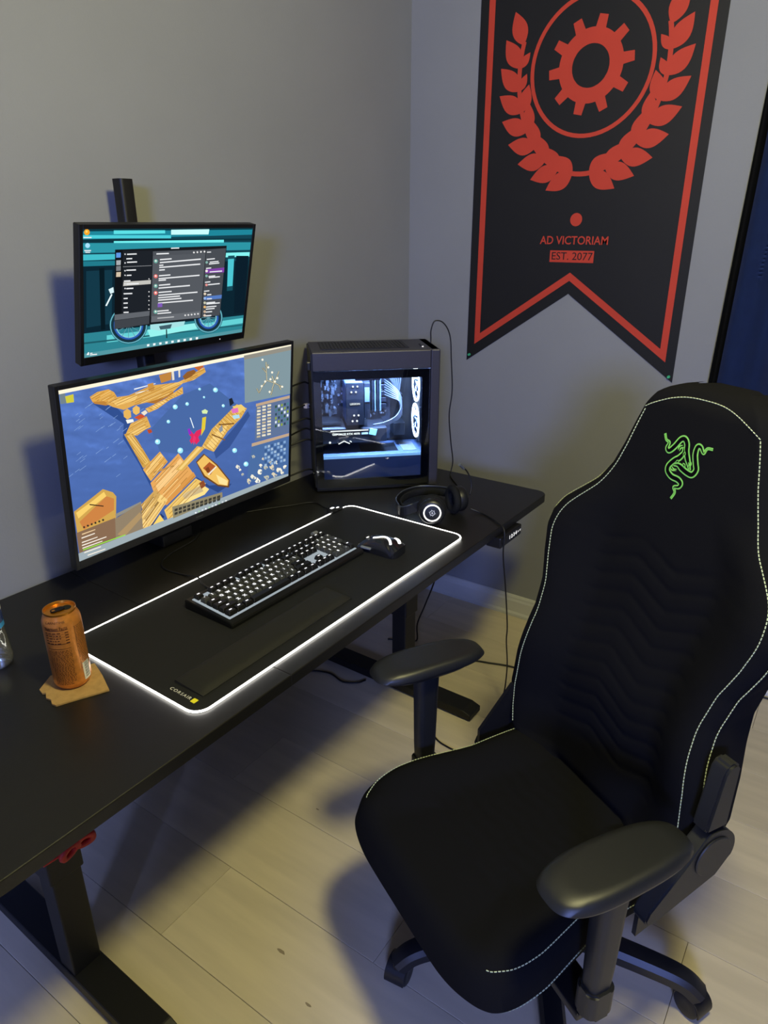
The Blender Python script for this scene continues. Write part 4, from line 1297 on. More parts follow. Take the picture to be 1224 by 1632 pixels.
 ('a87a38', [(0.588,0.44),(0.631,0.518),(0.633,0.516),(0.589,0.438)]),
 ('a87a38', [(0.574,0.45),(0.623,0.537),(0.624,0.536),(0.576,0.449)]),
 ('a87a38', [(0.569,0.471),(0.611,0.548),(0.612,0.546),(0.57,0.469)]),
 ('a87a38', [(0.559,0.482),(0.604,0.564),(0.606,0.563),(0.561,0.48)]),
 ('a87a38', [(0.552,0.497),(0.596,0.579),(0.598,0.577),(0.553,0.495)]),
 ('a87a38', [(0.547,0.523),(0.585,0.595),(0.587,0.594),(0.548,0.522)]),
 ('a87a38', [(0.536,0.533),(0.569,0.594),(0.571,0.593),(0.538,0.531)]),
 ('a87a38', [(0.526,0.543),(0.534,0.559),(0.536,0.558),(0.527,0.542)]),
 ('f6d694', [(0.723,0.355),(0.744,0.39),(0.746,0.388),(0.724,0.353)]),
 ('f6d694', [(0.688,0.349),(0.716,0.395),(0.717,0.393),(0.69,0.347)]),
 ('f6d694', [(0.679,0.367),(0.707,0.414),(0.709,0.412),(0.681,0.366)]),
 ('f6d694', [(0.665,0.388),(0.693,0.435),(0.695,0.434),(0.667,0.386)]),
 ('f6d694', [(0.65,0.406),(0.68,0.458),(0.682,0.456),(0.651,0.404)]),
 ('f6d694', [(0.627,0.412),(0.653,0.458),(0.655,0.457),(0.628,0.41)]),
 ('f6d694', [(0.606,0.429),(0.632,0.475),(0.634,0.473),(0.608,0.427)]),
 ('f6d694', [(0.591,0.437),(0.624,0.496),(0.626,0.495),(0.593,0.435)]),
 ('f6d694', [(0.58,0.457),(0.606,0.504),(0.607,0.502),(0.582,0.455)]),
 ('f6d694', [(0.569,0.478),(0.602,0.539),(0.604,0.537),(0.571,0.477)]),
 ('f6d694', [(0.558,0.511),(0.581,0.555),(0.583,0.554),(0.559,0.51)]),
 ('f6d694', [(0.554,0.545),(0.584,0.601),(0.585,0.6),(0.555,0.544)]),
 ('f6d694', [(0.53,0.542),(0.541,0.562),(0.543,0.561),(0.532,0.541)]),
 ('7c5528', [(0.574,0.478),(0.64,0.546),(0.637,0.553),(0.572,0.486)]),
 ('7c5528', [(0.608,0.427),(0.688,0.45),(0.685,0.459),(0.608,0.436)]),
 ('e7c66e', [(0.678,0.333),(0.724,0.335),(0.748,0.372),(0.712,0.393)]),
 ('d86fb8', [(0.672,0.349),(0.707,0.352),(0.71,0.384),(0.679,0.381)]),
 ('a9d6e8', [(0.677,0.395),(0.712,0.401),(0.717,0.427),(0.686,0.423)]),
 ('1f2430', [(0.662,0.277),(0.677,0.273),(0.687,0.313),(0.667,0.329)]),
 ('8a9098', [(0.608,0.461),(0.625,0.437),(0.63,0.478),(0.616,0.488)]),
 ('6a4420', [(0.495,0.635),(0.533,0.596),(0.597,0.703),(0.66,0.852),(0.654,0.905),(0.599,0.864),(0.529,0.759)]),
 ('e9bb62', [(0.5,0.642),(0.536,0.607),(0.593,0.709),(0.653,0.85),(0.648,0.888),(0.599,0.852),(0.535,0.751)]),
 ('f6dc96', [(0.59,0.773),(0.648,0.851),(0.643,0.882),(0.605,0.847)]),
 ('a8552a', [(0.527,0.695),(0.559,0.667),(0.591,0.716),(0.562,0.761)]),
 ('e9e2d0', [(0.548,0.75),(0.591,0.711),(0.595,0.72),(0.554,0.76)]),
 ('7c3f1e', [(0.538,0.705),(0.553,0.698),(0.562,0.732),(0.546,0.739)]),
 ('d62a5c', [(0.465,0.406),(0.477,0.417),(0.49,0.447),(0.503,0.428),(0.53,0.425),(0.523,0.455),(0.51,0.474),(0.516,0.501),(0.498,0.518),(0.491,0.484),(0.478,0.505),(0.47,0.48),(0.479,0.46),(0.468,0.437)]),
 ('8a2fc0', [(0.463,0.399),(0.473,0.4),(0.48,0.436),(0.468,0.439)]),
 ('e0356a', [(0.49,0.448),(0.5,0.475),(0.488,0.516),(0.483,0.483)]),
 ('d9c33a', [(0.532,0.353),(0.55,0.353),(0.543,0.433),(0.523,0.471)]),
 ('cfe6a8', [(0.53,0.307),(0.546,0.302),(0.559,0.318),(0.554,0.335),(0.533,0.326)]),
 ('e8f4f8', [(0.475,0.33),(0.479,0.332),(0.493,0.405),(0.489,0.404)]),
 ('caa04e', [(0.003,0.686),(0.039,0.661),(0.11,0.61),(0.145,0.65),(0.156,0.682),(0.147,0.821),(0.005,0.827)]),
 ('f0c968', [(0.009,0.697),(0.071,0.659),(0.113,0.628),(0.12,0.66),(0.052,0.704),(0.015,0.736)]),
 ('c77f42', [(0.017,0.758),(0.12,0.66),(0.147,0.691),(0.143,0.761),(0.029,0.815)]),
 ('3a2a1c', [(0.058,0.672),(0.107,0.712),(0.106,0.718),(0.058,0.679)]),
 ('8c8a80', [(0.146,0.791),(0.249,0.77),(0.251,0.79),(0.149,0.815)]),
 ('35508c', [(0.153,0.811),(0.248,0.789),(0.252,0.829),(0.168,0.865)]),
 ('84674f', [(0.002,0.818),(0.145,0.813),(0.138,1),(0.004,0.991)]),
 ('8d7d66', [(0.144,0.82),(0.248,0.778),(0.249,0.965),(0.138,1)]),
 ('a98d64', [(0.147,0.925),(0.241,0.837),(0.25,0.873),(0.172,0.958)]),
 ('6f7f86', [(0.002,0.016),(0.02,0.017),(0.021,0.074),(0.002,0.072)]),
 ('c9c23c', [(0.019,0.037),(0.046,0.034),(0.045,0.077),(0.021,0.074)]),
 ('f6edd2', [(0,0),(1,0),(1,0.023),(0,0.02)]),
 ('9aa8ae', [(0,0.948),(0.381,0.957),(1,0.966),(1,1),(0,1)]),
 ('8d8a80', [(0.74,0.012),(1,0.01),(1,0.039),(0.741,0.04)]),
 ('7d929a', [(0.741,0.04),(1,0.039),(1,0.356),(0.743,0.334)]),
 ('b99f84', [(0.803,0.36),(0.998,0.367),(0.998,0.388),(0.803,0.38)]),
 ('5c6f92', [(0.803,0.38),(0.998,0.388),(0.999,0.65),(0.797,0.629)]),
 ('b99f84', [(0.78,0.638),(0.999,0.655),(0.999,0.678),(0.779,0.662)]),
 ('48699c', [(0.779,0.662),(0.999,0.678),(1,0.983),(0.748,0.927)]),
 ('8d8468', [(0.378,0.884),(0.619,0.919),(0.62,0.957),(0.38,0.968)]),
 ('9be4f4', [(0.609,0.198),(0.606,0.208),(0.599,0.211),(0.591,0.206),(0.586,0.196),(0.586,0.185),(0.592,0.178),(0.599,0.179),(0.606,0.187)]),
 ('e4fbff', [(0.601,0.192),(0.599,0.197),(0.596,0.199),(0.592,0.197),(0.589,0.191),(0.59,0.186),(0.592,0.182),(0.596,0.183),(0.6,0.187)]),
 ('9be4f4', [(0.425,0.242),(0.422,0.251),(0.415,0.254),(0.408,0.25),(0.404,0.24),(0.404,0.229),(0.409,0.223),(0.416,0.224),(0.422,0.231)]),
 ('e4fbff', [(0.417,0.237),(0.416,0.241),(0.413,0.243),(0.409,0.24),(0.407,0.235),(0.407,0.23),(0.41,0.227),(0.413,0.227),(0.416,0.231)]),
 ('9be4f4', [(0.39,0.322),(0.388,0.328),(0.383,0.33),(0.378,0.327),(0.375,0.32),(0.375,0.312),(0.379,0.307),(0.384,0.308),(0.388,0.314)]),
 ('e4fbff', [(0.384,0.316),(0.383,0.32),(0.381,0.321),(0.378,0.319),(0.377,0.315),(0.377,0.312),(0.379,0.309),(0.381,0.31),(0.383,0.313)]),
 ('9be4f4', [(0.344,0.43),(0.341,0.44),(0.334,0.443),(0.327,0.437),(0.322,0.426),(0.323,0.414),(0.328,0.408),(0.335,0.409),(0.342,0.418)]),
 ('e4fbff', [(0.336,0.424),(0.335,0.429),(0.332,0.43),(0.328,0.427),(0.326,0.422),(0.326,0.416),(0.329,0.413),(0.332,0.413),(0.335,0.418)]),
 ('9be4f4', [(0.439,0.531),(0.436,0.542),(0.428,0.545),(0.419,0.538),(0.414,0.526),(0.415,0.513),(0.421,0.505),(0.429,0.507),(0.437,0.517)]),
 ('e4fbff', [(0.431,0.524),(0.429,0.529),(0.425,0.531),(0.421,0.528),(0.418,0.521),(0.419,0.515),(0.422,0.511),(0.426,0.512),(0.43,0.517)]),
 ('9be4f4', [(0.7,0.652),(0.697,0.663),(0.689,0.665),(0.68,0.659),(0.675,0.647),(0.675,0.634),(0.681,0.628),(0.69,0.63),(0.697,0.639)]),
 ('e4fbff', [(0.691,0.645),(0.69,0.65),(0.686,0.651),(0.681,0.648),(0.679,0.642),(0.679,0.636),(0.682,0.633),(0.686,0.634),(0.69,0.638)]),
 ('9be4f4', [(0.641,0.314),(0.639,0.321),(0.634,0.323),(0.629,0.319),(0.626,0.312),(0.626,0.305),(0.629,0.301),(0.635,0.301),(0.639,0.307)]),
 ('e4fbff', [(0.635,0.309),(0.634,0.312),(0.631,0.313),(0.629,0.312),(0.627,0.308),(0.627,0.304),(0.629,0.302),(0.632,0.303),(0.634,0.305)]),
 ('9be4f4', [(0.761,0.783),(0.758,0.794),(0.749,0.796),(0.74,0.789),(0.734,0.776),(0.735,0.764),(0.741,0.757),(0.75,0.759),(0.758,0.77)]),
 ('e4fbff', [(0.752,0.775),(0.75,0.78),(0.746,0.782),(0.741,0.778),(0.738,0.772),(0.738,0.765),(0.741,0.762),(0.746,0.763),(0.75,0.768)]),
 ('9be4f4', [(0.53,0.167),(0.529,0.172),(0.525,0.174),(0.521,0.171),(0.518,0.166),(0.518,0.16),(0.521,0.157),(0.525,0.157),(0.529,0.161)]),
 ('e4fbff', [(0.525,0.162),(0.524,0.165),(0.522,0.166),(0.52,0.165),(0.519,0.162),(0.519,0.159),(0.521,0.157),(0.523,0.157),(0.524,0.159)]),
 ('9be4f4', [(0.474,0.242),(0.472,0.248),(0.467,0.251),(0.462,0.247),(0.458,0.24),(0.459,0.232),(0.462,0.227),(0.468,0.228),(0.472,0.234)]),
 ('e4fbff', [(0.468,0.237),(0.467,0.24),(0.465,0.241),(0.462,0.239),(0.46,0.236),(0.461,0.232),(0.462,0.23),(0.465,0.23),(0.467,0.233)]),
 ('9be4f4', [(0.548,0.225),(0.547,0.229),(0.544,0.231),(0.54,0.228),(0.538,0.224),(0.538,0.219),(0.541,0.216),(0.544,0.216),(0.547,0.22)]),
 ('e4fbff', [(0.544,0.22),(0.543,0.222),(0.542,0.223),(0.54,0.222),(0.539,0.22),(0.539,0.217),(0.54,0.216),(0.542,0.216),(0.543,0.218)]),
 ('e6e2d0', [(0.714,0.78),(0.712,0.788),(0.706,0.79),(0.7,0.788),(0.691,0.772),(0.693,0.764),(0.7,0.756),(0.705,0.768),(0.708,0.766)]),
 ('7a8ca0', [(0.711,0.783),(0.71,0.785),(0.708,0.789),(0.706,0.786),(0.703,0.78),(0.705,0.778),(0.706,0.774),(0.709,0.776),(0.71,0.778)]),
 ('f2eedc', [(0.722,0.809),(0.718,0.813),(0.716,0.812),(0.712,0.812),(0.709,0.806),(0.709,0.798),(0.712,0.792),(0.716,0.794),(0.72,0.801)]),
 ('7a8ca0', [(0.721,0.812),(0.719,0.815),(0.718,0.817),(0.716,0.813),(0.714,0.81),(0.715,0.809),(0.716,0.807),(0.718,0.809),(0.719,0.809)]),
 ('b8b8a8', [(0.735,0.85),(0.734,0.856),(0.729,0.856),(0.725,0.855),(0.722,0.846),(0.72,0.839),(0.726,0.836),(0.729,0.834),(0.736,0.844)]),
 ('7a8ca0', [(0.734,0.854),(0.732,0.856),(0.731,0.856),(0.729,0.856),(0.726,0.851),(0.727,0.848),(0.729,0.847),(0.731,0.848),(0.734,0.85)]),
 ('d8ccb0', [(0.776,0.921),(0.77,0.931),(0.764,0.942),(0.756,0.923),(0.753,0.915),(0.754,0.903),(0.753,0.895),(0.764,0.894),(0.767,0.903)]),
 ('7a8ca0', [(0.773,0.927),(0.77,0.929),(0.767,0.931),(0.762,0.926),(0.76,0.922),(0.762,0.919),(0.764,0.916),(0.767,0.915),(0.772,0.923)]),
 ('e6e2d0', [(0.806,0.91),(0.801,0.922),(0.789,0.914),(0.777,0.902),(0.777,0.9),(0.771,0.886),(0.778,0.871),(0.788,0.88),(0.792,0.891)]),
 ('7a8ca0', [(0.796,0.911),(0.794,0.914),(0.791,0.919),(0.787,0.914),(0.785,0.906),(0.786,0.903),(0.789,0.899),(0.792,0.898),(0.794,0.906)]),
 ('f2eedc', [(0.838,0.879),(0.835,0.898),(0.828,0.899),(0.815,0.887),(0.812,0.871),(0.816,0.858),(0.817,0.855),(0.829,0.857),(0.837,0.867)]),
 ('7a8ca0', [(0.835,0.886),(0.836,0.891),(0.832,0.891),(0.827,0.885),(0.827,0.885),(0.828,0.878),(0.829,0.874),(0.833,0.872),(0.839,0.882)]),
 ('b8b8a8', [(0.874,0.868),(0.87,0.871),(0.86,0.877),(0.852,0.869),(0.849,0.861),(0.848,0.848),(0.852,0.842),(0.861,0.838),(0.87,0.857)]),
 ('7a8ca0', [(0.869,0.871),(0.866,0.872),(0.863,0.875),(0.861,0.871),(0.856,0.866),(0.859,0.864),(0.859,0.862),(0.863,0.861),(0.867,0.866)]),
 ('d8ccb0', [(0.908,0.886),(0.911,0.904),(0.903,0.905),(0.89,0.887),(0.886,0.882),(0.88,0.861),(0.891,0.866),(0.901,0.851),(0.908,0.872)]),
 ('7a8ca0', [(0.908,0.893),(0.909,0.898),(0.906,0.901),(0.9,0.9),(0.898,0.89),(0.901,0.885),(0.901,0.881),(0.905,0.883),(0.909,0.89)]),
 ('e6e2d0', [(0.962,0.935),(0.957,0.946),(0.942,0.936),(0.933,0.936),(0.925,0.923),(0.924,0.908),(0.93,0.897),(0.943,0.906),(0.95,0.909)]),
 ('7a8ca0', [(0.951,0.937),(0.95,0.94),(0.947,0.941),(0.943,0.939),(0.938,0.934),(0.938,0.927),(0.943,0.925),(0.947,0.928),(0.951,0.932)]),
 ('f2eedc', [(0.982,0.92),(0.986,0.929),(0.977,0.93),(0.969,0.925),(0.967,0.918),(0.966,0.904),(0.965,0.903),(0.978,0.899),(0.99,0.911)]),
 ('7a8ca0', [(0.988,0.929),(0.986,0.931),(0.981,0.931),(0.978,0.93),(0.976,0.926),(0.974,0.92),(0.977,0.918),(0.98,0.921),(0.982,0.922)]),
 ('b8b8a8', [(0.799,0.746),(0.795,0.754),(0.789,0.75),(0.784,0.752),(0.782,0.74),(0.778,0.73),(0.785,0.729),(0.79,0.728),(0.796,0.738)]),
 ('7a8ca0', [(0.793,0.747),(0.793,0.751),(0.791,0.75),(0.789,0.747),(0.788,0.746),(0.787,0.742),(0.789,0.739),(0.791,0.741),(0.793,0.745)]),
 ('d8ccb0', [(0.85,0.789),(0.85,0.796),(0.846,0.796),(0.843,0.793),(0.836,0.786),(0.837,0.78),(0.841,0.773),(0.846,0.776),(0.848,0.784)]),
 ('7a8ca0', [(0.851,0.792),(0.851,0.794),(0.848,0.793),(0.846,0.793),(0.846,0.79),(0.846,0.788),(0.846,0.787),(0.848,0.786),(0.85,0.79)]),
 ('e6e2d0', [(0.932,0.856),(0.932,0.864),(0.927,0.871),(0.919,0.856),(0.913,0.849),(0.919,0.845),(0.919,0.835),(0.927,0.841),(0.934,0.849)]),
 ('7a8ca0', [(0.931,0.86),(0.933,0.864),(0.93,0.864),(0.927,0.861),(0.926,0.86),(0.925,0.856),(0.926,0.852),(0.93,0.855),(0.931,0.856)]),
 ('f2eedc', [(0.829,0.946),(0.826,0.961),(0.815,0.955),(0.804,0.952),(0.797,0.936),(0.805,0.927),(0.808,0.912),(0.814,0.916),(0.82,0.93)]),
 ('7a8ca0', [(0.822,0.948),(0.819,0.951),(0.817,0.953),(0.815,0.95),(0.811,0.944),(0.814,0.941),(0.813,0.935),(0.818,0.939),(0.821,0.945)]),
 ('b8b8a8', [(0.879,0.946),(0.88,0.952),(0.867,0.966),(0.858,0.948),(0.851,0.935),(0.848,0.923),(0.858,0.926),(0.868,0.926),(0.88,0.936)]),
 ('7a8ca0', [(0.875,0.95),(0.874,0.954),(0.871,0.954),(0.867,0.951),(0.864,0.946),(0.863,0.941),(0.867,0.941),(0.87,0.942),(0.872,0.943)]),
 ('d8ccb0', [(0.932,0.956),(0.919,0.96),(0.914,0.966),(0.906,0.956),(0.904,0.946),(0.893,0.93),(0.904,0.919),(0.916,0.934),(0.92,0.943)]),
 ('7a8ca0', [(0.922,0.957),(0.921,0.96),(0.918,0.96),(0.914,0.961),(0.912,0.954),(0.913,0.95),(0.915,0.947),(0.918,0.946),(0.923,0.954)]),
 ('e6e2d0', [(0.97,0.962),(0.971,0.968),(0.963,0.97),(0.954,0.962),(0.954,0.961),(0.949,0.947),(0.954,0.944),(0.963,0.945),(0.972,0.953)]),
 ('7a8ca0', [(0.969,0.967),(0.969,0.971),(0.966,0.97),(0.962,0.969),(0.961,0.964),(0.963,0.96),(0.963,0.961),(0.966,0.956),(0.969,0.963)]),
 ('f2eedc', [(0.839,0.836),(0.837,0.839),(0.834,0.847),(0.827,0.841),(0.827,0.833),(0.82,0.823),(0.826,0.814),(0.833,0.819),(0.839,0.827)]),
 ('7a8ca0', [(0.839,0.84),(0.838,0.842),(0.836,0.842),(0.834,0.843),(0.831,0.837),(0.831,0.834),(0.834,0.834),(0.836,0.834),(0.837,0.837)]),
 ('b8b8a8', [(0.895,0.837),(0.894,0.842),(0.887,0.847),(0.88,0.844),(0.879,0.832),(0.876,0.823),(0.88,0.825),(0.886,0.824),(0.893,0.827)]),
 ('7a8ca0', [(0.89,0.839),(0.891,0.841),(0.889,0.841),(0.886,0.839),(0.884,0.838),(0.884,0.834),(0.885,0.833),(0.888,0.832),(0.891,0.836)]),
 ('5c5038', [(0.822,0.292),(0.837,0.256),(0.832,0.251),(0.817,0.286)]),
 ('d8d2b0', [(0.82,0.29),(0.836,0.255),(0.833,0.253),(0.818,0.288)]),
 ('5c5038', [(0.837,0.257),(0.865,0.218),(0.86,0.211),(0.832,0.251)]),
 ('d8d2b0', [(0.835,0.255),(0.863,0.216),(0.861,0.213),(0.833,0.252)]),
 ('5c5038', [(0.865,0.215),(0.861,0.086),(0.854,0.085),(0.859,0.214)]),
 ('d8d2b0', [(0.864,0.215),(0.859,0.086),(0.856,0.086),(0.861,0.214)]),
 ('5c5038', [(0.86,0.155),(0.84,0.118),(0.835,0.121),(0.855,0.159)]),
 ('d8d2b0', [(0.858,0.156),(0.838,0.119),(0.837,0.12),(0.856,0.158)]),
 ('5c5038', [(0.86,0.128),(0.873,0.108),(0.867,0.102),(0.855,0.122)]),
 ('d8d2b0', [(0.858,0.126),(0.871,0.106),(0.869,0.104),(0.856,0.124)]),
 ('5c5038', [(0.861,0.218),(0.904,0.248),(0.906,0.241),(0.863,0.211)]),
 ('d8d2b0', [(0.862,0.216),(0.904,0.246),(0.905,0.243),(0.863,0.213)]),
 ('5c5038', [(0.908,0.244),(0.895,0.191),(0.889,0.192),(0.902,0.245)]),
 ('d8d2b0', [(0.906,0.244),(0.893,0.191),(0.89,0.192),(0.903,0.244)]),
 ('5c5038', [(0.903,0.248),(0.956,0.298),(0.959,0.291),(0.906,0.241)]),
 ('d8d2b0', [(0.904,0.246),(0.957,0.296),(0.958,0.293),(0.905,0.243)]),
 ('5c5038', [(0.908,0.247),(0.927,0.196),(0.921,0.191),(0.902,0.242)]),
 ('d8d2b0', [(0.906,0.245),(0.925,0.194),(0.923,0.192),(0.903,0.243)]),
 ('5c5038', [(0.927,0.196),(0.934,0.173),(0.927,0.169),(0.921,0.191)]),
 ('d8d2b0', [(0.925,0.194),(0.932,0.172),(0.929,0.17),(0.923,0.192)]),
 ('5c5038', [(0.895,0.292),(0.908,0.247),(0.902,0.242),(0.889,0.287)]),
 ('d8d2b0', [(0.893,0.29),(0.906,0.245),(0.903,0.243),(0.89,0.288)]),
 ('5c5038', [(0.888,0.33),(0.899,0.293),(0.892,0.288),(0.882,0.326)]),
 ('d8d2b0', [(0.886,0.329),(0.897,0.291),(0.894,0.29),(0.884,0.327)]),
 ('5c5038', [(0.804,0.254),(0.817,0.29),(0.822,0.288),(0.81,0.252)]),
 ('d8d2b0', [(0.806,0.253),(0.818,0.289),(0.82,0.289),(0.808,0.252)]),
 ('5c5038', [(0.928,0.27),(0.941,0.308),(0.947,0.306),(0.934,0.268)]),
 ('d8d2b0', [(0.93,0.27),(0.943,0.307),(0.946,0.307),(0.932,0.269)]),
 ('f2ecd6', [(0.876,0.128),(0.875,0.132),(0.871,0.134),(0.867,0.132),(0.864,0.127),(0.864,0.121),(0.867,0.118),(0.871,0.118),(0.875,0.122)]),
 ('f2ecd6', [(0.86,0.222),(0.858,0.226),(0.854,0.228),(0.85,0.226),(0.848,0.221),(0.848,0.215),(0.85,0.212),(0.855,0.212),(0.858,0.216)]),
 ('f2ecd6', [(0.915,0.24),(0.914,0.244),(0.91,0.246),(0.905,0.243),(0.902,0.238),(0.902,0.233),(0.905,0.229),(0.91,0.23),(0.913,0.234)]),
 ('f2ecd6', [(0.885,0.303),(0.884,0.308),(0.88,0.31),(0.876,0.307),(0.873,0.302),(0.873,0.296),(0.876,0.293),(0.88,0.293),(0.884,0.298)]),
 ('f2ecd6', [(0.958,0.29),(0.956,0.295),(0.952,0.296),(0.948,0.294),(0.945,0.288),(0.945,0.283),(0.948,0.279),(0.952,0.28),(0.956,0.284)]),
 ('f2ecd6', [(0.889,0.215),(0.888,0.22),(0.884,0.221),(0.879,0.219),(0.877,0.214),(0.877,0.208),(0.879,0.205),(0.884,0.205),(0.888,0.209)]),
 ('f2ecd6', [(0.844,0.066),(0.842,0.071),(0.839,0.073),(0.835,0.071),(0.832,0.066),(0.832,0.06),(0.835,0.057),(0.839,0.057),(0.842,0.061)]),
 ('f2ecd6', [(0.898,0.169),(0.897,0.174),(0.893,0.176),(0.888,0.173),(0.886,0.168),(0.886,0.163),(0.888,0.159),(0.893,0.16),(0.897,0.164)]),
 ('f2ecd6', [(0.841,0.248),(0.839,0.252),(0.836,0.254),(0.831,0.252),(0.829,0.247),(0.829,0.241),(0.831,0.238),(0.836,0.238),(0.839,0.242)]),
 ('f2ecd6', [(0.928,0.219),(0.927,0.224),(0.923,0.225),(0.918,0.223),(0.915,0.218),(0.915,0.212),(0.918,0.209),(0.923,0.209),(0.927,0.213)]),
 ('b8ac92', [(0.809,0.385),(0.829,0.39),(0.829,0.403),(0.809,0.4)]),
 ('e4dcc2', [(0.838,0.387),(0.858,0.392),(0.858,0.405),(0.838,0.402)]),
 ('e4dcc2', [(0.867,0.389),(0.888,0.394),(0.888,0.407),(0.867,0.404)]),
 ('e4dcc2', [(0.809,0.408),(0.829,0.413),(0.829,0.426),(0.809,0.423)]),
 ('e4dcc2', [(0.838,0.41),(0.858,0.415),(0.858,0.428),(0.838,0.425)]),
 ('b8ac92', [(0.867,0.412),(0.888,0.417),(0.888,0.43),(0.867,0.427)]),
 ('e4dcc2', [(0.809,0.431),(0.829,0.436),(0.829,0.449),(0.808,0.446)]),
 ('b8ac92', [(0.838,0.433),(0.858,0.438),(0.858,0.451),(0.837,0.448)]),
 ('e4dcc2', [(0.867,0.436),(0.888,0.44),(0.888,0.454),(0.867,0.451)]),
 ('b8ac92', [(0.808,0.454),(0.829,0.459),(0.828,0.472),(0.808,0.469)]),
 ('e4dcc2', [(0.837,0.457),(0.858,0.461),(0.858,0.475),(0.837,0.471)]),
 ('e4dcc2', [(0.867,0.459),(0.888,0.464),(0.888,0.477),(0.867,0.474)]),
 ('e4dcc2', [(0.808,0.477),(0.828,0.482),(0.828,0.495),(0.808,0.492)]),
 ('e4dcc2', [(0.837,0.48),(0.858,0.485),(0.858,0.498),(0.837,0.495)]),
 ('b8ac92', [(0.867,0.482),(0.888,0.487),(0.888,0.501),(0.867,0.498)]),
 ('e4dcc2', [(0.808,0.5),(0.828,0.505),(0.828,0.519),(0.808,0.515)]),
 ('b8ac92', [(0.837,0.503),(0.858,0.508),(0.858,0.522),(0.837,0.518)]),
 ('e4dcc2', [(0.867,0.506),(0.888,0.511),(0.888,0.525),(0.867,0.521)]),
 ('b8ac92', [(0.808,0.523),(0.828,0.529),(0.828,0.542),(0.808,0.538)]),
 ('e4dcc2', [(0.837,0.526),(0.858,0.532),(0.858,0.545),(0.837,0.542)]),
 ('e4dcc2', [(0.867,0.53),(0.888,0.535),(0.888,0.548),(0.867,0.545)]),
 ('e4dcc2', [(0.808,0.547),(0.828,0.552),(0.828,0.565),(0.808,0.562)]),
 ('e4dcc2', [(0.837,0.55),(0.858,0.555),(0.858,0.569),(0.837,0.565)]),
 ('b8ac92', [(0.867,0.553),(0.888,0.559),(0.888,0.572),(0.867,0.569)]),
 ('e4dcc2', [(0.808,0.57),(0.828,0.576),(0.828,0.589),(0.808,0.585)]),
 ('b8ac92', [(0.837,0.574),(0.858,0.579),(0.858,0.593),(0.837,0.589)]),
 ('e4dcc2', [(0.867,0.577),(0.888,0.583),(0.888,0.596),(0.867,0.592)]),
 ('b8ac92', [(0.808,0.594),(0.828,0.599),(0.828,0.613),(0.807,0.609)]),
 ('e4dcc2', [(0.837,0.597),(0.858,0.603),(0.858,0.617),(0.837,0.612)]),
 ('e4dcc2', [(0.867,0.601),(0.888,0.607),(0.888,0.62),(0.867,0.616)]),
 ('33543c', [(0.911,0.412),(0.922,0.413),(0.922,0.431),(0.911,0.431)]),
 ('d9e4ea', [(0.929,0.413),(0.939,0.414),(0.939,0.432),(0.929,0.432)]),
 ('8aa040', [(0.946,0.414),(0.957,0.414),(0.957,0.433),(0.946,0.432)]),
 ('2c4450', [(0.964,0.414),(0.975,0.415),(0.975,0.434),(0.964,0.433)]),
 ('4a7c88', [(0.981,0.415),(0.993,0.416),(0.993,0.435),(0.982,0.434)]),
 ('4a7c88', [(0.911,0.441),(0.922,0.442),(0.922,0.46),(0.911,0.46)]),
 ('33543c', [(0.929,0.442),(0.939,0.442),(0.94,0.461),(0.929,0.46)]),
 ('d9e4ea', [(0.946,0.443),(0.957,0.443),(0.957,0.462),(0.946,0.461)]),
 ('8aa040', [(0.964,0.444),(0.975,0.444),(0.975,0.463),(0.964,0.462)]),
 ('2c4450', [(0.982,0.444),(0.993,0.445),(0.993,0.464),(0.982,0.463)]),
 ('2c4450', [(0.912,0.47),(0.922,0.47),(0.922,0.489),(0.912,0.488)]),
 ('4a7c88', [(0.929,0.471),(0.94,0.471),(0.94,0.49),(0.929,0.489)]),
 ('33543c', [(0.946,0.472),(0.957,0.472),(0.957,0.491),(0.946,0.491)]),
 ('d9e4ea', [(0.964,0.473),(0.975,0.474),(0.975,0.493),(0.964,0.492)]),
 ('8aa040', [(0.982,0.474),(0.993,0.475),(0.993,0.494),(0.982,0.493)]),
 ('8aa040', [(0.912,0.499),(0.922,0.499),(0.922,0.518),(0.912,0.517)]),
 ('2c4450', [(0.929,0.5),(0.94,0.501),(0.94,0.519),(0.929,0.519)]),
 ('4a7c88', [(0.946,0.501),(0.957,0.502),(0.957,0.521),(0.947,0.52)]),
 ('33543c', [(0.964,0.502),(0.975,0.503),(0.975,0.522),(0.964,0.521)]),
 ('d9e4ea', [(0.982,0.503),(0.993,0.504),(0.993,0.523),(0.982,0.522)]),
 ('d9e4ea', [(0.912,0.528),(0.922,0.529),(0.922,0.547),(0.912,0.546)]),
 ('8aa040', [(0.929,0.529),(0.94,0.53),(0.94,0.549),(0.929,0.548)]),
 ('2c4450', [(0.947,0.53),(0.958,0.531),(0.958,0.55),(0.947,0.549)]),
 ('4a7c88', [(0.964,0.531),(0.975,0.532),(0.976,0.552),(0.964,0.551)]),
 ('33543c', [(0.982,0.533),(0.993,0.534),(0.994,0.553),(0.982,0.552)]),
 ('33543c', [(0.912,0.557),(0.922,0.558),(0.922,0.577),(0.912,0.576)]),
 ('d9e4ea', [(0.929,0.558),(0.94,0.559),(0.94,0.578),(0.929,0.577)]),
 ('8aa040', [(0.947,0.56),(0.958,0.561),(0.958,0.58),(0.947,0.579)]),
 ('2c4450', [(0.965,0.561),(0.976,0.562),(0.976,0.581),(0.965,0.58)]),
 ('4a7c88', [(0.983,0.562),(0.994,0.564),(0.994,0.583),(0.983,0.582)]),
 ('7fa2cc', [(0.852,0.69),(0.865,0.693),(0.865,0.712),(0.852,0.709)]),
 ('9fb8d0', [(0.871,0.692),(0.884,0.695),(0.884,0.714),(0.87,0.712)]),
 ('385888', [(0.889,0.694),(0.902,0.697),(0.902,0.716),(0.889,0.714)]),
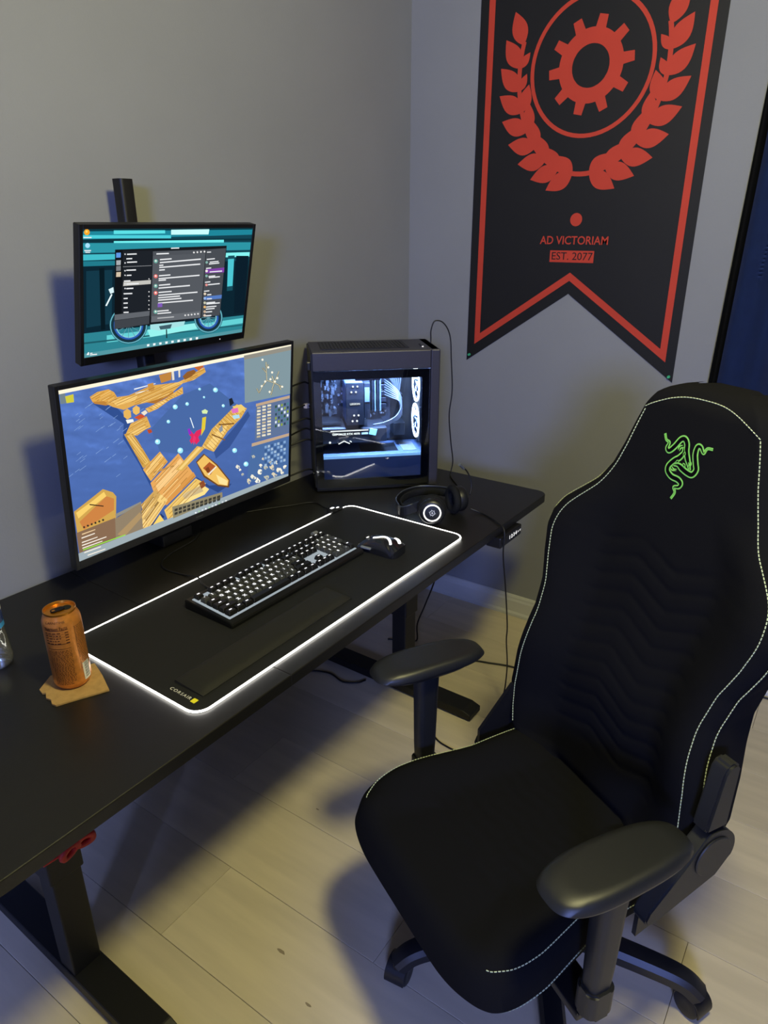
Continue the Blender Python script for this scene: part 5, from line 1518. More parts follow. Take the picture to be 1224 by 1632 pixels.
 ('7fa2cc', [(0.908,0.696),(0.921,0.699),(0.921,0.719),(0.908,0.716)]),
 ('9fb8d0', [(0.927,0.699),(0.94,0.701),(0.941,0.721),(0.927,0.718)]),
 ('385888', [(0.946,0.701),(0.96,0.703),(0.96,0.723),(0.946,0.72)]),
 ('7fa2cc', [(0.965,0.703),(0.979,0.705),(0.979,0.725),(0.965,0.722)]),
 ('385888', [(0.852,0.718),(0.865,0.721),(0.865,0.74),(0.852,0.737)]),
 ('7fa2cc', [(0.87,0.72),(0.884,0.723),(0.884,0.742),(0.87,0.739)]),
 ('9fb8d0', [(0.889,0.722),(0.902,0.725),(0.903,0.745),(0.889,0.742)]),
 ('385888', [(0.908,0.725),(0.921,0.727),(0.921,0.747),(0.908,0.744)]),
 ('7fa2cc', [(0.927,0.727),(0.941,0.73),(0.941,0.749),(0.927,0.746)]),
 ('9fb8d0', [(0.946,0.729),(0.96,0.732),(0.96,0.752),(0.946,0.749)]),
 ('385888', [(0.966,0.731),(0.98,0.734),(0.98,0.754),(0.966,0.751)]),
 ('9fb8d0', [(0.852,0.746),(0.865,0.749),(0.865,0.768),(0.852,0.765)]),
 ('385888', [(0.87,0.748),(0.884,0.751),(0.884,0.77),(0.87,0.767)]),
 ('7fa2cc', [(0.889,0.75),(0.903,0.753),(0.903,0.773),(0.889,0.77)]),
 ('9fb8d0', [(0.908,0.753),(0.922,0.756),(0.922,0.775),(0.908,0.772)]),
 ('385888', [(0.927,0.755),(0.941,0.758),(0.941,0.778),(0.927,0.775)]),
 ('7fa2cc', [(0.946,0.757),(0.96,0.76),(0.96,0.78),(0.946,0.777)]),
 ('9fb8d0', [(0.966,0.76),(0.98,0.763),(0.98,0.783),(0.966,0.78)]),
 ('7fa2cc', [(0.852,0.774),(0.865,0.777),(0.865,0.796),(0.852,0.793)]),
 ('9fb8d0', [(0.87,0.776),(0.884,0.779),(0.884,0.799),(0.87,0.795)]),
 ('385888', [(0.889,0.779),(0.903,0.782),(0.903,0.801),(0.889,0.798)]),
 ('7fa2cc', [(0.908,0.781),(0.922,0.784),(0.922,0.804),(0.908,0.801)]),
 ('9fb8d0', [(0.927,0.784),(0.941,0.787),(0.941,0.806),(0.927,0.803)]),
 ('385888', [(0.946,0.786),(0.96,0.789),(0.96,0.809),(0.946,0.806)]),
 ('7fa2cc', [(0.966,0.789),(0.98,0.792),(0.98,0.812),(0.966,0.809)]),
 ('385888', [(0.852,0.802),(0.865,0.805),(0.865,0.824),(0.852,0.821)]),
 ('7fa2cc', [(0.87,0.804),(0.884,0.807),(0.884,0.827),(0.87,0.824)]),
 ('9fb8d0', [(0.889,0.807),(0.903,0.81),(0.903,0.83),(0.889,0.826)]),
 ('385888', [(0.908,0.81),(0.922,0.813),(0.922,0.832),(0.908,0.829)]),
 ('7fa2cc', [(0.927,0.812),(0.941,0.815),(0.941,0.835),(0.927,0.832)]),
 ('9fb8d0', [(0.946,0.815),(0.96,0.818),(0.961,0.838),(0.947,0.835)]),
 ('385888', [(0.966,0.818),(0.98,0.821),(0.98,0.841),(0.966,0.838)]),
 ('9fb8d0', [(0.852,0.83),(0.865,0.833),(0.865,0.852),(0.852,0.849)]),
 ('385888', [(0.87,0.833),(0.884,0.836),(0.884,0.855),(0.87,0.852)]),
 ('7fa2cc', [(0.889,0.835),(0.903,0.839),(0.903,0.858),(0.889,0.855)]),
 ('9fb8d0', [(0.908,0.838),(0.922,0.841),(0.922,0.861),(0.908,0.858)]),
 ('385888', [(0.927,0.841),(0.941,0.844),(0.941,0.864),(0.927,0.861)]),
 ('7fa2cc', [(0.947,0.844),(0.961,0.847),(0.961,0.867),(0.947,0.864)]),
 ('9fb8d0', [(0.966,0.847),(0.98,0.85),(0.98,0.87),(0.966,0.867)]),
 ('3b3a34', [(0.388,0.906),(0.402,0.907),(0.401,0.924),(0.387,0.923)]),
 ('3b3a34', [(0.387,0.931),(0.401,0.932),(0.4,0.949),(0.386,0.948)]),
 ('3b3a34', [(0.407,0.908),(0.421,0.909),(0.421,0.927),(0.406,0.926)]),
 ('3b3a34', [(0.406,0.933),(0.42,0.934),(0.42,0.951),(0.405,0.95)]),
 ('3b3a34', [(0.426,0.911),(0.441,0.912),(0.44,0.929),(0.426,0.928)]),
 ('3b3a34', [(0.426,0.935),(0.44,0.936),(0.44,0.954),(0.425,0.952)]),
 ('3b3a34', [(0.446,0.914),(0.461,0.915),(0.46,0.932),(0.446,0.931)]),
 ('3b3a34', [(0.445,0.937),(0.46,0.938),(0.46,0.956),(0.445,0.955)]),
 ('3b3a34', [(0.466,0.916),(0.481,0.917),(0.481,0.935),(0.466,0.934)]),
 ('3b3a34', [(0.465,0.939),(0.48,0.94),(0.48,0.958),(0.465,0.957)]),
 ('3b3a34', [(0.486,0.919),(0.502,0.92),(0.501,0.938),(0.486,0.937)]),
 ('3b3a34', [(0.486,0.942),(0.501,0.943),(0.5,0.961),(0.485,0.959)]),
 ('3b3a34', [(0.507,0.922),(0.522,0.923),(0.522,0.941),(0.507,0.94)]),
 ('3b3a34', [(0.506,0.944),(0.522,0.945),(0.521,0.963),(0.506,0.962)]),
 ('3b3a34', [(0.528,0.925),(0.543,0.926),(0.543,0.944),(0.527,0.943)]),
 ('3b3a34', [(0.527,0.946),(0.543,0.947),(0.542,0.965),(0.527,0.964)]),
 ('3b3a34', [(0.549,0.927),(0.565,0.928),(0.564,0.947),(0.548,0.945)]),
 ('3b3a34', [(0.548,0.948),(0.564,0.95),(0.564,0.968),(0.548,0.967)]),
 ('3b3a34', [(0.57,0.93),(0.586,0.931),(0.586,0.95),(0.57,0.948)]),
 ('3b3a34', [(0.57,0.951),(0.586,0.952),(0.585,0.97),(0.569,0.969)]),
 ('3b3a34', [(0.592,0.933),(0.608,0.934),(0.608,0.953),(0.591,0.952)]),
 ('3b3a34', [(0.591,0.953),(0.608,0.954),(0.607,0.973),(0.591,0.972)]),
 ('e9edf0', [(0.489,0.994),(0.487,0.998),(0.485,0.999),(0.482,0.996),(0.48,0.991),(0.48,0.987),(0.482,0.985),(0.485,0.986),(0.488,0.99)]),
 ('a5c8a0', [(0.505,0.995),(0.504,0.998),(0.501,0.999),(0.498,0.997),(0.497,0.992),(0.497,0.987),(0.499,0.985),(0.502,0.986),(0.504,0.99)]),
 ('d0d8dd', [(0.522,0.995),(0.52,0.999),(0.518,1),(0.515,0.997),(0.513,0.992),(0.513,0.988),(0.515,0.986),(0.518,0.987),(0.521,0.991)]),
 ('e9edf0', [(0.538,0.996),(0.537,1),(0.534,1),(0.531,0.998),(0.53,0.993),(0.53,0.988),(0.532,0.986),(0.535,0.987),(0.537,0.991)]),
 ('a5c8a0', [(0.555,0.996),(0.554,1),(0.551,1),(0.548,0.998),(0.546,0.993),(0.547,0.989),(0.549,0.987),(0.552,0.988),(0.554,0.992)]),
 ('d0d8dd', [(0.572,0.997),(0.571,1),(0.568,1),(0.565,0.999),(0.563,0.994),(0.563,0.989),(0.566,0.987),(0.569,0.988),(0.571,0.992)]),
 ('e9edf0', [(0.589,0.997),(0.588,1),(0.585,1),(0.582,0.999),(0.58,0.994),(0.581,0.99),(0.583,0.988),(0.586,0.989),(0.588,0.993)]),
 ('a5c8a0', [(0.607,0.998),(0.606,1),(0.603,1),(0.6,1),(0.598,0.995),(0.598,0.99),(0.6,0.988),(0.603,0.989),(0.606,0.993)]),
 ('d0d8dd', [(0.624,0.999),(0.623,1),(0.62,1),(0.617,1),(0.615,0.995),(0.615,0.991),(0.617,0.988),(0.621,0.99),(0.623,0.994)]),
 ('e9edf0', [(0.642,0.999),(0.641,1),(0.638,1),(0.635,1),(0.633,0.996),(0.633,0.991),(0.635,0.989),(0.638,0.99),(0.641,0.994)]),
 ('e8c89a', [(0.02,0.835),(0.068,0.837),(0.068,0.842),(0.02,0.842)]),
 ('efe6d8', [(0.017,0.857),(0.065,0.859),(0.065,0.865),(0.017,0.864)]),
 ('efe6d8', [(0.017,0.885),(0.073,0.889),(0.073,0.894),(0.016,0.892)]),
 ('efe6d8', [(0.016,0.903),(0.105,0.909),(0.105,0.915),(0.015,0.91)]),
 ('efe6d8', [(0.016,0.921),(0.089,0.926),(0.089,0.932),(0.016,0.928)]),
 ('8fe04a', [(0.018,0.933),(0.177,0.945),(0.177,0.951),(0.017,0.94)]),
 ('efe6d8', [(0.021,0.953),(0.082,0.958),(0.081,0.964),(0.02,0.96)]),
 ('efe6d8', [(0.031,0.978),(0.097,0.984),(0.096,0.99),(0.031,0.985)]),
 ('3a3126', [(0.034,0.802),(0.033,0.805),(0.031,0.806),(0.028,0.804),(0.027,0.799),(0.027,0.794),(0.029,0.792),(0.031,0.793),(0.033,0.797)]),
 ('3a3126', [(0.048,0.802),(0.046,0.805),(0.044,0.806),(0.042,0.804),(0.04,0.799),(0.04,0.794),(0.042,0.792),(0.045,0.793),(0.047,0.797)]),
 ('3a3126', [(0.061,0.801),(0.06,0.805),(0.058,0.806),(0.055,0.803),(0.054,0.799),(0.054,0.794),(0.056,0.792),(0.059,0.792),(0.061,0.796)]),
 ('3a3126', [(0.075,0.801),(0.074,0.805),(0.071,0.806),(0.069,0.803),(0.067,0.799),(0.068,0.794),(0.07,0.791),(0.072,0.792),(0.074,0.796)]),
 ('3a3126', [(0.089,0.801),(0.088,0.805),(0.085,0.806),(0.083,0.803),(0.081,0.798),(0.082,0.794),(0.084,0.791),(0.086,0.792),(0.088,0.796)]),
 ('3a3126', [(0.103,0.801),(0.102,0.805),(0.099,0.806),(0.097,0.803),(0.095,0.798),(0.096,0.793),(0.098,0.791),(0.1,0.792),(0.103,0.796)]),
]

SCREEN_UP = [
 ('12404e', [(0,0),(1,0),(0.997,0.353),(0,0.386)]),
 ('1d7f92', [(0,0),(1,0),(0.999,0.061),(0,0.074)]),
 ('0c3540', [(0,0),(1,0),(0.999,0.015),(0,0.017)]),
 ('57d5da', [(0.151,0.012),(0.428,0.014),(0.429,0.039),(0.151,0.039)]),
 ('bff6f2', [(0.463,0.011),(0.699,0.009),(0.696,0.052),(0.464,0.05)]),
 ('48c4cf', [(0.001,0.043),(0.464,0.054),(0.465,0.079),(0.001,0.067)]),
 ('0d2f3a', [(0.001,0.074),(1,0.096),(1,0.114),(0.001,0.096)]),
 ('6ce2e2', [(0.152,0.091),(0.802,0.101),(0.804,0.128),(0.152,0.137)]),
 ('2a8d9c', [(0.001,0.101),(0.998,0.13),(0.998,0.199),(0.001,0.173)]),
 ('7fe8e6', [(0.709,0.215),(0.997,0.22),(0.997,0.262),(0.716,0.254)]),
 ('3fb4c0', [(0.001,0.184),(0.16,0.189),(0.159,0.23),(0.001,0.228)]),
 ('1f7484', [(0.001,0.234),(0.161,0.241),(0.159,0.276),(0.001,0.271)]),
 ('0b222e', [(0.001,0.273),(0.994,0.297),(1,0.835),(0.001,0.81)]),
 ('123544', [(0.015,0.308),(0.146,0.31),(0.145,0.744),(0.014,0.752)]),
 ('174a58', [(0.841,0.244),(0.888,0.244),(0.897,0.569),(0.855,0.57)]),
 ('49bcc8', [(0.843,0.274),(0.886,0.274),(0.893,0.526),(0.855,0.528)]),
 ('0a1c28', [(0.899,0.248),(0.991,0.254),(1,0.805),(0.923,0.804)]),
 ('081820', [(0.079,0.292),(0.105,0.292),(0.111,0.786),(0.088,0.787)]),
 ('2b7d8a', [(0.001,0.797),(1,0.828),(1,1),(0,1)]),
 ('5fc7cb', [(0.119,0.838),(0.74,0.855),(0.998,0.856),(1,0.909),(0.366,0.909),(0.119,0.9)]),
 ('1c5560', [(0,0.87),(0.997,0.923),(0.998,0.933),(0,0.885)]),
 ('8fe6e2', [(0.347,0.839),(0.669,0.84),(0.662,0.895),(0.366,0.909)]),
 ('16303c', [(0.348,0.8),(0.346,0.832),(0.318,0.817),(0.319,0.793)]),
 ('16303c', [(0.346,0.832),(0.341,0.862),(0.313,0.839),(0.318,0.817)]),
 ('16303c', [(0.341,0.862),(0.331,0.889),(0.306,0.859),(0.313,0.839)]),
 ('16303c', [(0.331,0.889),(0.317,0.911),(0.296,0.875),(0.306,0.859)]),
 ('16303c', [(0.317,0.911),(0.3,0.928),(0.284,0.887),(0.296,0.875)]),
 ('16303c', [(0.3,0.928),(0.281,0.939),(0.27,0.895),(0.284,0.887)]),
 ('16303c', [(0.281,0.939),(0.261,0.943),(0.255,0.898),(0.27,0.895)]),
 ('16303c', [(0.261,0.943),(0.24,0.941),(0.239,0.897),(0.255,0.898)]),
 ('16303c', [(0.24,0.941),(0.218,0.933),(0.223,0.891),(0.239,0.897)]),
 ('16303c', [(0.218,0.933),(0.198,0.918),(0.208,0.88),(0.223,0.891)]),
 ('16303c', [(0.198,0.918),(0.18,0.898),(0.194,0.866),(0.208,0.88)]),
 ('16303c', [(0.18,0.898),(0.163,0.874),(0.182,0.848),(0.194,0.866)]),
 ('16303c', [(0.163,0.874),(0.15,0.846),(0.172,0.828),(0.182,0.848)]),
 ('16303c', [(0.15,0.846),(0.141,0.816),(0.165,0.806),(0.172,0.828)]),
 ('16303c', [(0.141,0.816),(0.135,0.785),(0.161,0.782),(0.165,0.806)]),
 ('16303c', [(0.135,0.785),(0.132,0.753),(0.159,0.759),(0.161,0.782)]),
 ('16303c', [(0.132,0.753),(0.134,0.723),(0.16,0.736),(0.159,0.759)]),
 ('16303c', [(0.134,0.723),(0.14,0.694),(0.164,0.715),(0.16,0.736)]),
 ('16303c', [(0.14,0.694),(0.149,0.669),(0.171,0.697),(0.164,0.715)]),
 ('16303c', [(0.149,0.669),(0.162,0.647),(0.181,0.681),(0.171,0.697)]),
 ('16303c', [(0.162,0.647),(0.177,0.631),(0.192,0.668),(0.181,0.681)]),
 ('16303c', [(0.177,0.631),(0.195,0.619),(0.206,0.66),(0.192,0.668)]),
 ('16303c', [(0.195,0.619),(0.214,0.614),(0.22,0.656),(0.206,0.66)]),
 ('16303c', [(0.214,0.614),(0.235,0.614),(0.236,0.657),(0.22,0.656)]),
 ('16303c', [(0.235,0.614),(0.256,0.621),(0.251,0.662),(0.236,0.657)]),
 ('16303c', [(0.256,0.621),(0.276,0.634),(0.266,0.671),(0.251,0.662)]),
 ('16303c', [(0.276,0.634),(0.295,0.652),(0.28,0.685),(0.266,0.671)]),
 ('16303c', [(0.295,0.652),(0.313,0.675),(0.293,0.702),(0.28,0.685)]),
 ('16303c', [(0.313,0.675),(0.327,0.703),(0.303,0.723),(0.293,0.702)]),
 ('16303c', [(0.327,0.703),(0.338,0.734),(0.312,0.745),(0.303,0.723)]),
 ('16303c', [(0.338,0.734),(0.345,0.766),(0.317,0.769),(0.312,0.745)]),
 ('16303c', [(0.345,0.766),(0.348,0.8),(0.319,0.793),(0.317,0.769)]),
 ('5fa9b8', [(0.345,0.799),(0.344,0.831),(0.337,0.827),(0.338,0.798)]),
 ('5fa9b8', [(0.344,0.831),(0.338,0.86),(0.332,0.855),(0.337,0.827)]),
 ('5fa9b8', [(0.338,0.86),(0.328,0.886),(0.323,0.879),(0.332,0.855)]),
 ('5fa9b8', [(0.328,0.886),(0.315,0.908),(0.31,0.9),(0.323,0.879)]),
 ('5fa9b8', [(0.315,0.908),(0.299,0.925),(0.295,0.915),(0.31,0.9)]),
 ('5fa9b8', [(0.299,0.925),(0.28,0.935),(0.278,0.925),(0.295,0.915)]),
 ('5fa9b8', [(0.28,0.935),(0.26,0.939),(0.259,0.929),(0.278,0.925)]),
 ('5fa9b8', [(0.26,0.939),(0.239,0.937),(0.239,0.927),(0.259,0.929)]),
 ('5fa9b8', [(0.239,0.937),(0.219,0.929),(0.22,0.919),(0.239,0.927)]),
 ('5fa9b8', [(0.219,0.929),(0.199,0.915),(0.201,0.906),(0.22,0.919)]),
 ('5fa9b8', [(0.199,0.915),(0.181,0.895),(0.184,0.888),(0.201,0.906)]),
 ('5fa9b8', [(0.181,0.895),(0.165,0.872),(0.17,0.866),(0.184,0.888)]),
 ('5fa9b8', [(0.165,0.872),(0.152,0.845),(0.157,0.84),(0.17,0.866)]),
 ('5fa9b8', [(0.152,0.845),(0.143,0.815),(0.148,0.813),(0.157,0.84)]),
 ('5fa9b8', [(0.143,0.815),(0.137,0.785),(0.143,0.784),(0.148,0.813)]),
 ('5fa9b8', [(0.137,0.785),(0.135,0.754),(0.141,0.755),(0.143,0.784)]),
 ('5fa9b8', [(0.135,0.754),(0.136,0.724),(0.142,0.727),(0.141,0.755)]),
 ('5fa9b8', [(0.136,0.724),(0.142,0.696),(0.148,0.701),(0.142,0.727)]),
 ('5fa9b8', [(0.142,0.696),(0.151,0.671),(0.156,0.678),(0.148,0.701)]),
 ('5fa9b8', [(0.151,0.671),(0.163,0.65),(0.168,0.658),(0.156,0.678)]),
 ('5fa9b8', [(0.163,0.65),(0.178,0.634),(0.182,0.643),(0.168,0.658)]),
 ('5fa9b8', [(0.178,0.634),(0.196,0.623),(0.198,0.632),(0.182,0.643)]),
 ('5fa9b8', [(0.196,0.623),(0.215,0.617),(0.216,0.627),(0.198,0.632)]),
 ('5fa9b8', [(0.215,0.617),(0.235,0.618),(0.235,0.628),(0.216,0.627)]),
 ('5fa9b8', [(0.235,0.618),(0.255,0.625),(0.254,0.634),(0.235,0.628)]),
 ('5fa9b8', [(0.255,0.625),(0.275,0.637),(0.273,0.646),(0.254,0.634)]),
 ('5fa9b8', [(0.275,0.637),(0.294,0.655),(0.291,0.663),(0.273,0.646)]),
 ('5fa9b8', [(0.294,0.655),(0.311,0.678),(0.306,0.684),(0.291,0.663)]),
 ('5fa9b8', [(0.311,0.678),(0.325,0.705),(0.319,0.709),(0.306,0.684)]),
 ('5fa9b8', [(0.325,0.705),(0.335,0.735),(0.329,0.737),(0.319,0.709)]),
 ('5fa9b8', [(0.335,0.735),(0.342,0.767),(0.336,0.767),(0.329,0.737)]),
 ('5fa9b8', [(0.342,0.767),(0.345,0.799),(0.338,0.798),(0.336,0.767)]),
 ('2a55a8', [(0.322,0.794),(0.321,0.819),(0.311,0.813),(0.312,0.792)]),
 ('2a55a8', [(0.321,0.819),(0.316,0.842),(0.307,0.834),(0.311,0.813)]),
 ('2a55a8', [(0.316,0.842),(0.309,0.862),(0.3,0.851),(0.307,0.834)]),
 ('2a55a8', [(0.309,0.862),(0.299,0.879),(0.291,0.866),(0.3,0.851)]),
 ('2a55a8', [(0.299,0.879),(0.286,0.892),(0.28,0.878),(0.291,0.866)]),
 ('2a55a8', [(0.286,0.892),(0.271,0.9),(0.267,0.885),(0.28,0.878)]),
 ('2a55a8', [(0.271,0.9),(0.255,0.904),(0.253,0.888),(0.267,0.885)]),
 ('2a55a8', [(0.255,0.904),(0.239,0.902),(0.239,0.887),(0.253,0.888)]),
 ('2a55a8', [(0.239,0.902),(0.223,0.896),(0.224,0.881),(0.239,0.887)]),
 ('2a55a8', [(0.223,0.896),(0.207,0.885),(0.211,0.871),(0.224,0.881)]),
 ('2a55a8', [(0.207,0.885),(0.193,0.87),(0.198,0.858),(0.211,0.871)]),
 ('2a55a8', [(0.193,0.87),(0.18,0.851),(0.187,0.842),(0.198,0.858)]),
 ('2a55a8', [(0.18,0.851),(0.17,0.83),(0.178,0.823),(0.187,0.842)]),
 ('2a55a8', [(0.17,0.83),(0.162,0.807),(0.171,0.803),(0.178,0.823)]),
 ('2a55a8', [(0.162,0.807),(0.157,0.783),(0.167,0.782),(0.171,0.803)]),
 ('2a55a8', [(0.157,0.783),(0.156,0.758),(0.165,0.76),(0.167,0.782)]),
 ('2a55a8', [(0.156,0.758),(0.157,0.735),(0.166,0.74),(0.165,0.76)]),
 ('2a55a8', [(0.157,0.735),(0.161,0.713),(0.17,0.72),(0.166,0.74)]),
 ('2a55a8', [(0.161,0.713),(0.169,0.693),(0.177,0.703),(0.17,0.72)]),
 ('2a55a8', [(0.169,0.693),(0.178,0.677),(0.185,0.689),(0.177,0.703)]),
 ('2a55a8', [(0.178,0.677),(0.19,0.664),(0.196,0.677),(0.185,0.689)]),
 ('2a55a8', [(0.19,0.664),(0.204,0.655),(0.208,0.67),(0.196,0.677)]),
 ('2a55a8', [(0.204,0.655),(0.219,0.651),(0.222,0.666),(0.208,0.67)]),
 ('2a55a8', [(0.219,0.651),(0.235,0.652),(0.236,0.667),(0.222,0.666)]),
 ('2a55a8', [(0.235,0.652),(0.252,0.657),(0.25,0.672),(0.236,0.667)]),
 ('2a55a8', [(0.252,0.657),(0.267,0.667),(0.264,0.68),(0.25,0.672)]),
 ('2a55a8', [(0.267,0.667),(0.282,0.681),(0.277,0.693),(0.264,0.68)]),
 ('2a55a8', [(0.282,0.681),(0.295,0.699),(0.288,0.709),(0.277,0.693)]),
 ('2a55a8', [(0.295,0.699),(0.306,0.72),(0.298,0.727),(0.288,0.709)]),
 ('2a55a8', [(0.306,0.72),(0.315,0.744),(0.305,0.748),(0.298,0.727)]),
 ('2a55a8', [(0.315,0.744),(0.32,0.769),(0.31,0.77),(0.305,0.748)]),
 ('2a55a8', [(0.32,0.769),(0.322,0.794),(0.312,0.792),(0.31,0.77)]),
 ('7fc4d0', [(0.312,0.792),(0.311,0.813),(0.304,0.81),(0.305,0.79)]),
 ('7fc4d0', [(0.311,0.813),(0.307,0.834),(0.301,0.828),(0.304,0.81)]),
 ('7fc4d0', [(0.307,0.834),(0.3,0.851),(0.295,0.844),(0.301,0.828)]),
 ('7fc4d0', [(0.3,0.851),(0.291,0.866),(0.286,0.858),(0.295,0.844)]),
 ('7fc4d0', [(0.291,0.866),(0.28,0.878),(0.276,0.868),(0.286,0.858)]),
 ('7fc4d0', [(0.28,0.878),(0.267,0.885),(0.264,0.875),(0.276,0.868)]),
 ('7fc4d0', [(0.267,0.885),(0.253,0.888),(0.252,0.877),(0.264,0.875)]),
 ('7fc4d0', [(0.253,0.888),(0.239,0.887),(0.239,0.876),(0.252,0.877)]),
 ('7fc4d0', [(0.239,0.887),(0.224,0.881),(0.225,0.871),(0.239,0.876)]),
 ('7fc4d0', [(0.224,0.881),(0.211,0.871),(0.213,0.862),(0.225,0.871)]),
 ('7fc4d0', [(0.211,0.871),(0.198,0.858),(0.201,0.85),(0.213,0.862)]),
 ('7fc4d0', [(0.198,0.858),(0.187,0.842),(0.191,0.836),(0.201,0.85)]),
 ('7fc4d0', [(0.187,0.842),(0.178,0.823),(0.183,0.819),(0.191,0.836)]),
 ('7fc4d0', [(0.178,0.823),(0.171,0.803),(0.177,0.8),(0.183,0.819)]),
 ('7fc4d0', [(0.171,0.803),(0.167,0.782),(0.173,0.781),(0.177,0.8)]),
 ('7fc4d0', [(0.167,0.782),(0.165,0.76),(0.171,0.762),(0.173,0.781)]),
 ('7fc4d0', [(0.165,0.76),(0.166,0.74),(0.172,0.743),(0.171,0.762)]),
 ('7fc4d0', [(0.166,0.74),(0.17,0.72),(0.176,0.725),(0.172,0.743)]),
 ('7fc4d0', [(0.17,0.72),(0.177,0.703),(0.182,0.71),(0.176,0.725)]),
 ('7fc4d0', [(0.177,0.703),(0.185,0.689),(0.19,0.697),(0.182,0.71)]),
 ('7fc4d0', [(0.185,0.689),(0.196,0.677),(0.199,0.686),(0.19,0.697)]),
 ('7fc4d0', [(0.196,0.677),(0.208,0.67),(0.211,0.68),(0.199,0.686)]),
 ('7fc4d0', [(0.208,0.67),(0.222,0.666),(0.223,0.676),(0.211,0.68)]),
 ('7fc4d0', [(0.222,0.666),(0.236,0.667),(0.236,0.677),(0.223,0.676)]),
 ('7fc4d0', [(0.236,0.667),(0.25,0.672),(0.249,0.681),(0.236,0.677)]),
 ('7fc4d0', [(0.25,0.672),(0.264,0.68),(0.262,0.689),(0.249,0.681)]),
 ('7fc4d0', [(0.264,0.68),(0.277,0.693),(0.273,0.701),(0.262,0.689)]),
 ('7fc4d0', [(0.277,0.693),(0.288,0.709),(0.284,0.715),(0.273,0.701)]),
 ('7fc4d0', [(0.288,0.709),(0.298,0.727),(0.293,0.732),(0.284,0.715)]),
 ('7fc4d0', [(0.298,0.727),(0.305,0.748),(0.299,0.751),(0.293,0.732)]),
 ('7fc4d0', [(0.305,0.748),(0.31,0.77),(0.303,0.77),(0.299,0.751)]),
 ('7fc4d0', [(0.31,0.77),(0.312,0.792),(0.305,0.79),(0.303,0.77)]),
 ('5a8f9c', [(0.164,0.763),(0.314,0.795),(0.314,0.79),(0.164,0.758)]),
 ('5a8f9c', [(0.172,0.709),(0.304,0.849),(0.305,0.845),(0.173,0.705)]),
 ('5a8f9c', [(0.198,0.673),(0.275,0.884),(0.278,0.882),(0.2,0.671)]),
 ('5a8f9c', [(0.234,0.664),(0.237,0.889),(0.24,0.89),(0.237,0.665)]),
 ('5a8f9c', [(0.272,0.685),(0.2,0.863),(0.203,0.867),(0.275,0.688)]),
 ('5a8f9c', [(0.301,0.731),(0.173,0.815),(0.175,0.82),(0.303,0.735)]),
 ('16303c', [(0.843,0.825),(0.843,0.855),(0.806,0.838),(0.807,0.818)]),
 ('16303c', [(0.843,0.855),(0.838,0.883),(0.804,0.857),(0.806,0.838)]),
 ('16303c', [(0.838,0.883),(0.83,0.908),(0.798,0.873),(0.804,0.857)]),
 ('16303c', [(0.83,0.908),(0.818,0.928),(0.79,0.887),(0.798,0.873)]),
 ('16303c', [(0.818,0.928),(0.802,0.944),(0.78,0.898),(0.79,0.887)]),
 ('16303c', [(0.802,0.944),(0.785,0.954),(0.769,0.905),(0.78,0.898)]),
 ('16303c', [(0.785,0.954),(0.766,0.958),(0.756,0.908),(0.769,0.905)]),
 ('16303c', [(0.766,0.958),(0.745,0.957),(0.743,0.907),(0.756,0.908)]),
 ('16303c', [(0.745,0.957),(0.725,0.949),(0.73,0.902),(0.743,0.907)]),
 ('16303c', [(0.725,0.949),(0.706,0.936),(0.717,0.894),(0.73,0.902)]),
 ('16303c', [(0.706,0.936),(0.687,0.918),(0.705,0.882),(0.717,0.894)]),
 ('16303c', [(0.687,0.918),(0.671,0.896),(0.694,0.867),(0.705,0.882)]),
 ('16303c', [(0.671,0.896),(0.658,0.871),(0.685,0.85),(0.694,0.867)]),
 ('16303c', [(0.658,0.871),(0.648,0.843),(0.678,0.831),(0.685,0.85)]),
 ('16303c', [(0.648,0.843),(0.641,0.814),(0.673,0.811),(0.678,0.831)]),
 ('16303c', [(0.641,0.814),(0.638,0.785),(0.671,0.792),(0.673,0.811)]),
 ('16303c', [(0.638,0.785),(0.638,0.757),(0.672,0.772),(0.671,0.792)]),
 ('16303c', [(0.638,0.757),(0.643,0.73),(0.675,0.754),(0.672,0.772)]),
 ('16303c', [(0.643,0.73),(0.651,0.707),(0.68,0.738),(0.675,0.754)]),
 ('16303c', [(0.651,0.707),(0.662,0.687),(0.687,0.725),(0.68,0.738)]),
 ('16303c', [(0.662,0.687),(0.676,0.671),(0.697,0.714),(0.687,0.725)]),
 ('16303c', [(0.676,0.671),(0.693,0.661),(0.708,0.707),(0.697,0.714)]),
 ('16303c', [(0.693,0.661),(0.711,0.656),(0.72,0.703),(0.708,0.707)]),
 ('16303c', [(0.711,0.656),(0.731,0.656),(0.733,0.704),(0.72,0.703)]),
 ('16303c', [(0.731,0.656),(0.751,0.662),(0.746,0.708),(0.733,0.704)]),
 ('16303c', [(0.751,0.662),(0.77,0.674),(0.759,0.716),(0.746,0.708)]),
 ('16303c', [(0.77,0.674),(0.789,0.69),(0.772,0.727),(0.759,0.716)]),
 ('16303c', [(0.789,0.69),(0.806,0.712),(0.783,0.742),(0.772,0.727)]),
 ('16303c', [(0.806,0.712),(0.82,0.737),(0.792,0.759),(0.783,0.742)]),
 ('16303c', [(0.82,0.737),(0.831,0.765),(0.799,0.778),(0.792,0.759)]),
 ('16303c', [(0.831,0.765),(0.839,0.795),(0.804,0.798),(0.799,0.778)]),
 ('16303c', [(0.839,0.795),(0.843,0.825),(0.807,0.818),(0.804,0.798)]),
 ('5fa9b8', [(0.84,0.825),(0.839,0.854),(0.831,0.85),(0.831,0.823)]),
 ('5fa9b8', [(0.839,0.854),(0.835,0.881),(0.827,0.874),(0.831,0.85)]),
 ('5fa9b8', [(0.835,0.881),(0.827,0.905),(0.819,0.896),(0.827,0.874)]),
 ('5fa9b8', [(0.827,0.905),(0.815,0.925),(0.809,0.915),(0.819,0.896)]),
